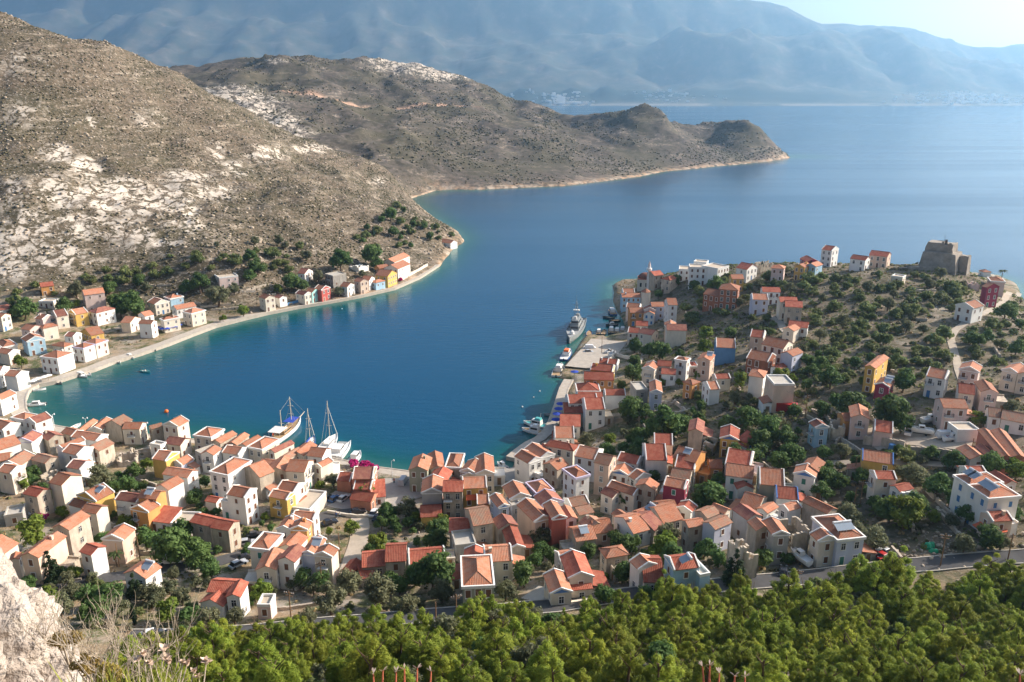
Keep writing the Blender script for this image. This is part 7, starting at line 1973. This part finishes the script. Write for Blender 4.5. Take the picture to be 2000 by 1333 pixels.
def terraces():
    made = 0; tries = 0
    while made < 46 and tries < 3000:
        tries += 1
        px, py = rng.choice([(rng.uniform(1330, 1990), rng.uniform(560, 780)), (rng.uniform(1200, 1700), rng.uniform(780, 960)), (rng.uniform(1560, 1990), rng.uniform(930, 1080)), (rng.uniform(60, 640), rng.uniform(880, 1130)), (rng.uniform(40, 560), rng.uniform(555, 640))])
        p = hit(px, py); x, y = p[0], p[1]
        if p[2] < 2.2 or not clear_of_houses(x, y, 2.5): continue
        gx = G(x + 2, y) - G(x - 2, y); gy = G(x, y + 2) - G(x, y - 2); g = math.hypot(gx, gy) + 1e-6; d = np.array([-gy, gx]) / g
        L = rng.uniform(3, 8)
        e0, e1 = np.array([x, y]) - d * L, np.array([x, y]) + d * L
        if not (clear_of_houses(*e0, .6) and clear_of_houses(*e1, .6)): continue
        if any(((rp[:, 0] - q[0]) ** 2 + (rp[:, 1] - q[1]) ** 2).min() < (w_ * .6 + .8) ** 2 for rp, w_ in ROADPTS for q in (e0, np.array([x, y]), e1)): continue
        lab, _ = place_label(x, y, 'dry stone wall', 2)
        o = thing('terrace_wall', (x, y, G(x, y)), lab, 'wall', 'dry stone terrace walls'); o['kind'] = 'thing'; mb = MB(); P = dens([e0, e1], .9); z0 = G(x, y)
        for a, b in zip(P[:-1], P[1:]):
            if rng.random() < .06: continue
            n = np.array([-d[1], d[0]]) * .28; zt = (G(*a) + G(*b)) / 2 + rng.uniform(.7, 1.15)
            mb.slab(*[(q[0] - x, q[1] - y, zt - z0 + rng.uniform(-.08, .08)) for q in (a - n, b - n, b + n, a + n)], 2.2, 0)
        mb.build('masonry', ['plaster_S'], o); made += 1
terraces()
def container():
    o, p = root_at('shipping_container', 1536, 802, 'red container with rusty roof below the brown brick block', 'container')
    mb = MB(); mb.box(-3, 3, -1.2, 1.2, -.3, 2.4); mb.build('body', ['paint_red'], o)
    for k in range(14): 
        pass
    mb = MB()
    for k in range(20): mb.box(-2.95 + k * .3, -2.8 + k * .3, -1.25, -1.2, 0, 2.35)
    mb.build('ribs', ['paint_red'], o)
    p = hit(1549, 802); o = thing('water_tank', (p[0], p[1], G(p[0], p[1])), 'bright blue round tank at the end of the red container', 'tank'); mb = MB(); mb.tube((0, 0, 0), (0, 0, 1.9), .95, .95, 14); mb.build('drum', ['shutter_blue'], o); mb = MB(); mb.tube((0, 0, 1.9), (0, 0, 2.2), .95, .3, 14); mb.build('lid', ['shutter_blue'], o)
    p = hit(1741, 880); o = thing('water_tank', (p[0], p[1], G(p[0], p[1])), 'small blue tank on the terrace below the low pink house', 'tank'); mb = MB(); mb.tube((0, 0, 0), (0, 0, 1.7), .8, .8, 14); mb.build('drum', ['shutter_blue'], o); mb = MB(); mb.tube((0, 0, 1.7), (0, 0, 1.9), .8, .25, 14); mb.build('lid', ['shutter_blue'], o)
container()
def rubbish():
    p = hit(1822, 1072); n = 150
    x = p[0] + nrs.normal(size=n) * 7; y = p[1] + nrs.normal(size=n) * 3.5; z = grid_h(GN, x, y); s = .15 + .5 * nrs.rand(n) ** 2
    blobs('rubble', x, y, z + s * .4, s, .6 + .3 * nrs.rand(n), 'loose_stone')
    mat('net_green', (.03, .30, .16), .8)
    o = thing('fishing_net', (p[0], p[1], G(p[0], p[1])), 'heap of bright green nets on the verge at the right', 'net')
    for k in range(5):
        mb = MB(); rg = []
        cx, cy2, r = rng.uniform(-1, 1), rng.uniform(-1.6, 1.6), rng.uniform(.6, 1.0)
        for j in range(4): a = j / 3 * 1.5; rg.append([(cx + r * math.cos(a) * math.cos(q * .785) * rng.uniform(.8, 1.2), cy2 + r * math.cos(a) * math.sin(q * .785) * rng.uniform(.8, 1.2), -.1 + r * 1.2 * math.sin(a)) for q in range(8)])
        mb.rings(rg, 0); mb.build('net_heap', ['net_green'], o)
rubbish()
# the town on the far shore: hundreds of specks
def far_town():
    mb = MB(); 
    def mz(x, y):
        i = int((x - MX[0, 0]) / MST); j = int((y - MY[0, 0]) / MST); return MH[j, i] if 0 <= j < MH.shape[0] and 0 <= i < MH.shape[1] else -1
    for k in range(520):
        if k < 200: px, Y = rng.gauss(1100, 26), rng.uniform(7000, 7300)
        elif k < 250: px, Y = rng.gauss(985, 12), rng.uniform(7000, 7250)
        elif k < 300: px, Y = rng.gauss(1300, 40), rng.uniform(7000, 7500)
        else: px, Y = rng.gauss(1890, 55), rng.uniform(6950, 7700)
        x = at_y(px, 190, Y)[0]; z = mz(x, Y)
        if z < 4: continue
        a, b, h_ = rng.uniform(7, 15), rng.uniform(7, 13), rng.uniform(9, 19); mb.box(x - a, x + a, Y - b, Y + b, z - 18, z + h_)
    tag(mb.build('far_town', ['white_trim']), kind='stuff')
far_town()

# ------------------------------------------------------------------ the cliff edge beside the viewer
mat('cliff_rock', (.57, .505, .44), .95, .1, var=.5, scale=2.6, col2=(.33, .27, .225), bump=.16, bscale=9)
mat('dry_branch', (.46, .38, .29), .9, var=.2, scale=6); mat('dry_head', (.72, .55, .42), .9, var=.2, scale=20); mat('red_stem', (.45, .12, .06), .7); leaf_mat('leaf_yellow', (.42, .30, .07), (.22, .18, .06)); leaf_mat('blade_green', (.33, .33, .06), (.18, .21, .04), .1, .3)
def pt(px, py, dist):
    d = ray(px, py); d = d / np.linalg.norm(d); return np.array([0, 0, CAM_Z]) + d * dist
def noise3(p, f, s):
    x, y, z = p[:, 0] * f, p[:, 1] * f, p[:, 2] * f
    return (fbm(x + .37 * z, y - .21 * z, 4, s) + fbm(y + .5, z + .3 * x, 4, s + 5) + fbm(z - .4 * y, x + .2, 4, s + 9)) / 1.6
def rock(name, c, r, label, seed, sc=(1, 1, 1), rough=.24, sub=6):
    bm = __import__('bmesh').new(); __import__('bmesh').ops.create_icosphere(bm, subdivisions=sub, radius=1)
    me = bpy.data.meshes.new(name); bm.to_mesh(me); bm.free()
    V = np.empty(len(me.vertices) * 3, np.float32); me.vertices.foreach_get('co', V); V = V.reshape(-1, 3).astype(float)
    n = V / np.linalg.norm(V, axis=1)[:, None]
    big = noise3(n * r, .42, seed); mid = noise3(n * r, 1.5, seed + 40)
    crag = np.abs(noise3(n * r, 1.5, seed + 80)); pit = noise3(n * r, 4.2, seed + 120); fine = noise3(n * r, 11.0, seed + 160)
    d = 1 + rough * big + .10 * mid - .34 * np.clip(.16 - crag, 0, 1) * 2.2 - .12 * np.clip(-pit - .06, 0, 1) * 3 + .06 * np.abs(fine)
    V = n * d[:, None] * r * np.array(sc)
    me.vertices.foreach_set('co', V.astype(np.float32).ravel()); me.materials.append(MATS['cliff_rock'])
    me.polygons.foreach_set('use_smooth', [True] * len(me.polygons)); me.update()
    o = link(name, me, None, tuple(c)); return tag(o, label, 'rock')
rock('cliff_rock', pt(-175, 1450, 15), 2.5, 'pale pitted limestone crag at the lower left corner', 3)
rock('cliff_rock', pt(-190, 1215, 15.3), 1.4, 'paler upper shoulder of the limestone crag at the picture edge', 23, (1, 1, 1.1))
rock('cliff_rock', pt(-160, 1800, 14), 2.3, 'limestone mass under the crag', 33, (1.1, 1, 1.3), .2, 5)
def branch(mb, p, d, L, r, depth, bend):
    q = Vector(p); d = Vector(d).normalized(); n = 5
    for k in range(n):
        d2 = (d + Vector((rng.uniform(-bend, bend), rng.uniform(-bend, bend), rng.uniform(-bend * .3, bend * .9)))).normalized(); nx = q + d2 * L / n
        mb.tube(q, nx, r * (1 - k / n * .7), r * (1 - (k + 1) / n * .7), 5, cap=False); q = nx; d = d2
        if depth > 0 and rng.random() < .75: branch(mb, q, d + Vector((rng.uniform(-.9, .9), rng.uniform(-.9, .9), rng.uniform(-.1, .8))), L * rng.uniform(.4, .65), r * .6, depth - 1, bend)
def dry_bush(px, py, dist, n, L, r, label, spread=1.0, name='dry_shrub', m='dry_branch', lean=(0, 0, 0)):
    c = pt(px, py, dist); o = thing(name, tuple(c), label, 'shrub')
    for k in range(n):
        mb = MB(); a = rng.uniform(0, 6.28); branch(mb, (rng.uniform(-.2, .2), rng.uniform(-.2, .2), 0), (math.cos(a) * spread + lean[0], math.sin(a) * spread * .6 + lean[1], 1 + lean[2]), L * rng.uniform(.6, 1.1), r, 2, .32)
        mb.build('branch', [m], o)
    return o
dry_bush(190, 1345, 10.5, 9, .75, .008, 'tangle of bare grey twigs growing right of the crag', 1.1, lean=(.5, 0, 0))
dry_bush(235, 1330, 11.5, 7, .95, .010, 'taller bare shrub with curved pale branches', .8, lean=(.25, 0, .2))
dry_bush(285, 1380, 10, 9, .7, .007, 'low bare twigs spreading beside the white flower heads', 1.2, lean=(.3, 0, 0))
dry_bush(105, 1245, 12.5, 6, .5, .007, 'dry grey twigs at the foot of the crag', 1.0)
def leafy(px, py, dist, R_, n, m, label, name='low_shrub', lw=.011, ll=.018):
    c = pt(px, py, dist); o = thing(name, tuple(c), label, 'shrub')
    cl, cr = round_clumps(n, 1, .8, .7, .28, .42); cl = [q * R_ for q in cl]; cr = [q * R_ for q in cr]
    me = leaves_mesh('foliage', cl, cr, 150, lw, ll, m, 0); link('foliage', me, o)
    mb = MB()
    for q in cl: mb.tube((0, 0, -.3), tuple(q), .012, .005, 4, cap=False)
    mb.build('stems', ['dry_branch'], o)
leafy(130, 1268, 12.2, .22, 8, 'leaf_yellow', 'yellowing shrub between the crag and the bare branches'); leafy(178, 1318, 11, .20, 8, 'leaf_yellow', 'yellow-leaved bush low against the crag'); leafy(212, 1345, 10, .2, 7, 'leaf_yellow', 'small yellow bush in the dry twigs')
def flower(px, py, dist, px0, label, s=.05):
    h = pt(px, py, dist); b = pt(px0, 1420, dist); o = thing('dry_flower', tuple(b), label, 'flower', 'spent flower heads at the cliff edge')
    d = Vector(h - b); mb = MB(); m1 = d * .5 + Vector((rng.uniform(-.05, .05), 0, .02)); mb.tube((0, 0, 0), m1, .005, n=5, cap=False); mb.tube(m1, d, .005, .004, 5); mb.build('stem', ['dry_branch'], o)
    mb = MB()
    for k in range(16):
        a = rng.uniform(0, 6.28); e = rng.uniform(.1, 1.3); v = Vector((math.cos(a) * math.cos(e), math.sin(a) * math.cos(e), math.sin(e))) * s * rng.uniform(.7, 1.1); sd = v.cross(Vector((0, 0, 1))).normalized() * s * .28
        mb.face([d, d + v * .6 + sd, d + v, d + v * .6 - sd])
    mb.tube(d - Vector((0, 0, s * .35)), d + Vector((0, 0, s * .2)), s * .22, s * .4, 7); mb.build('flower_head', ['dry_head'], o)
for i, (x, y, x0) in enumerate(((319, 1268, 300), (325, 1288, 310), (330, 1294, 322), (357, 1296, 350), (366, 1297, 362), (403, 1293, 380), (379, 1312, 372), (388, 1322, 384), (270, 1288, 285), (281, 1279, 290), (292, 1296, 296))):
    flower(x, y, 6.5, x0, ['highest pale dry flower head near the lower left', 'dry flower head just under the highest one', 'dry flower head touching the second one', 'left of two dry flower heads side by side', 'right of two dry flower heads side by side', 'rightmost large pale dry flower head', 'pinkish dry flower head low on the right', 'lowest dry flower head of the bunch', 'small dry flower head farthest left', 'dry flower head between the twigs, upper left', 'dry flower head in front of the twigs'][i], .052 if i in (0, 1, 5) else .04)
def stem(px, py, px0, label):
    h = pt(px, py, 5.5); b = pt(px0, 1400, 5.5); o = thing('red_stem_plant', tuple(b), label, 'plant', 'reddish stems at the bottom edge')
    d = Vector(h - b); mb = MB(); mb.tube((0, 0, 0), d * .6, .008, .007, 6, cap=False); mb.tube(d * .6, d, .007, .004, 6); mb.build('stem', ['red_stem'], o)
    mb = MB()
    for k in range(5): a = rng.uniform(0, 6.28); v = Vector((math.cos(a), math.sin(a), .7)) * .02; mb.face([d, d + v + Vector((.006, 0, 0)), d + v * 1.6, d + v - Vector((.006, 0, 0))])
    mb.build('bud', ['dry_head'], o)
for i, (x, y, x0) in enumerate(((729, 1316, 733), (748, 1310, 744), (774, 1312, 770), (790, 1307, 790), (815, 1306, 812), (842, 1312, 836), (1372, 1302, 1380), (1386, 1300, 1384), (1405, 1315, 1400), (1435, 1320, 1430), (1455, 1322, 1452), (1992, 1318, 1990))):
    stem(x, y, x0, ['reddish stem at the left of the middle clump', 'second reddish stem of the middle clump', 'third reddish stem of the middle clump', 'tall reddish stem in the heart of the middle clump', 'tallest reddish stem right of the heart of the middle clump', 'reddish stem at the right of the middle clump', 'tall reddish stem, left of the right-hand clump', 'tallest reddish stem of the right-hand clump', 'short reddish stem in the right-hand clump', 'small reddish stem near the end of the right-hand clump', 'last small reddish stem of the right-hand clump', 'lone reddish stem in the bottom right corner'][i])
def tufts():
    V = []; Fq = []
    for k in range(1500):
        if k < 1100: px = rng.uniform(235, 400)
        else: px = rng.uniform(150, 260)
        b = pt(px, 1440 + rng.uniform(-20, 60), rng.uniform(6, 7.5)); L = rng.uniform(.25, .52); a = rng.uniform(0, 6.28); le = rng.uniform(.05, .45)
        tip = b + np.array([math.cos(a) * le * L, math.sin(a) * le * L, L]); mid = (b + tip) / 2 + np.array([0, 0, .05]); sx = np.array([math.sin(a), -math.cos(a), 0]) * .006
        i = len(V); V += [b - sx, b + sx, mid + sx, mid - sx, tip, tip]; Fq += [(i, i + 1, i + 2, i + 3), (i + 3, i + 2, i + 4, i + 5)]
    tag(link('grass', np_mesh('grass', np.array(V), np.array(Fq), 'blade_green')), kind='stuff')
tufts()
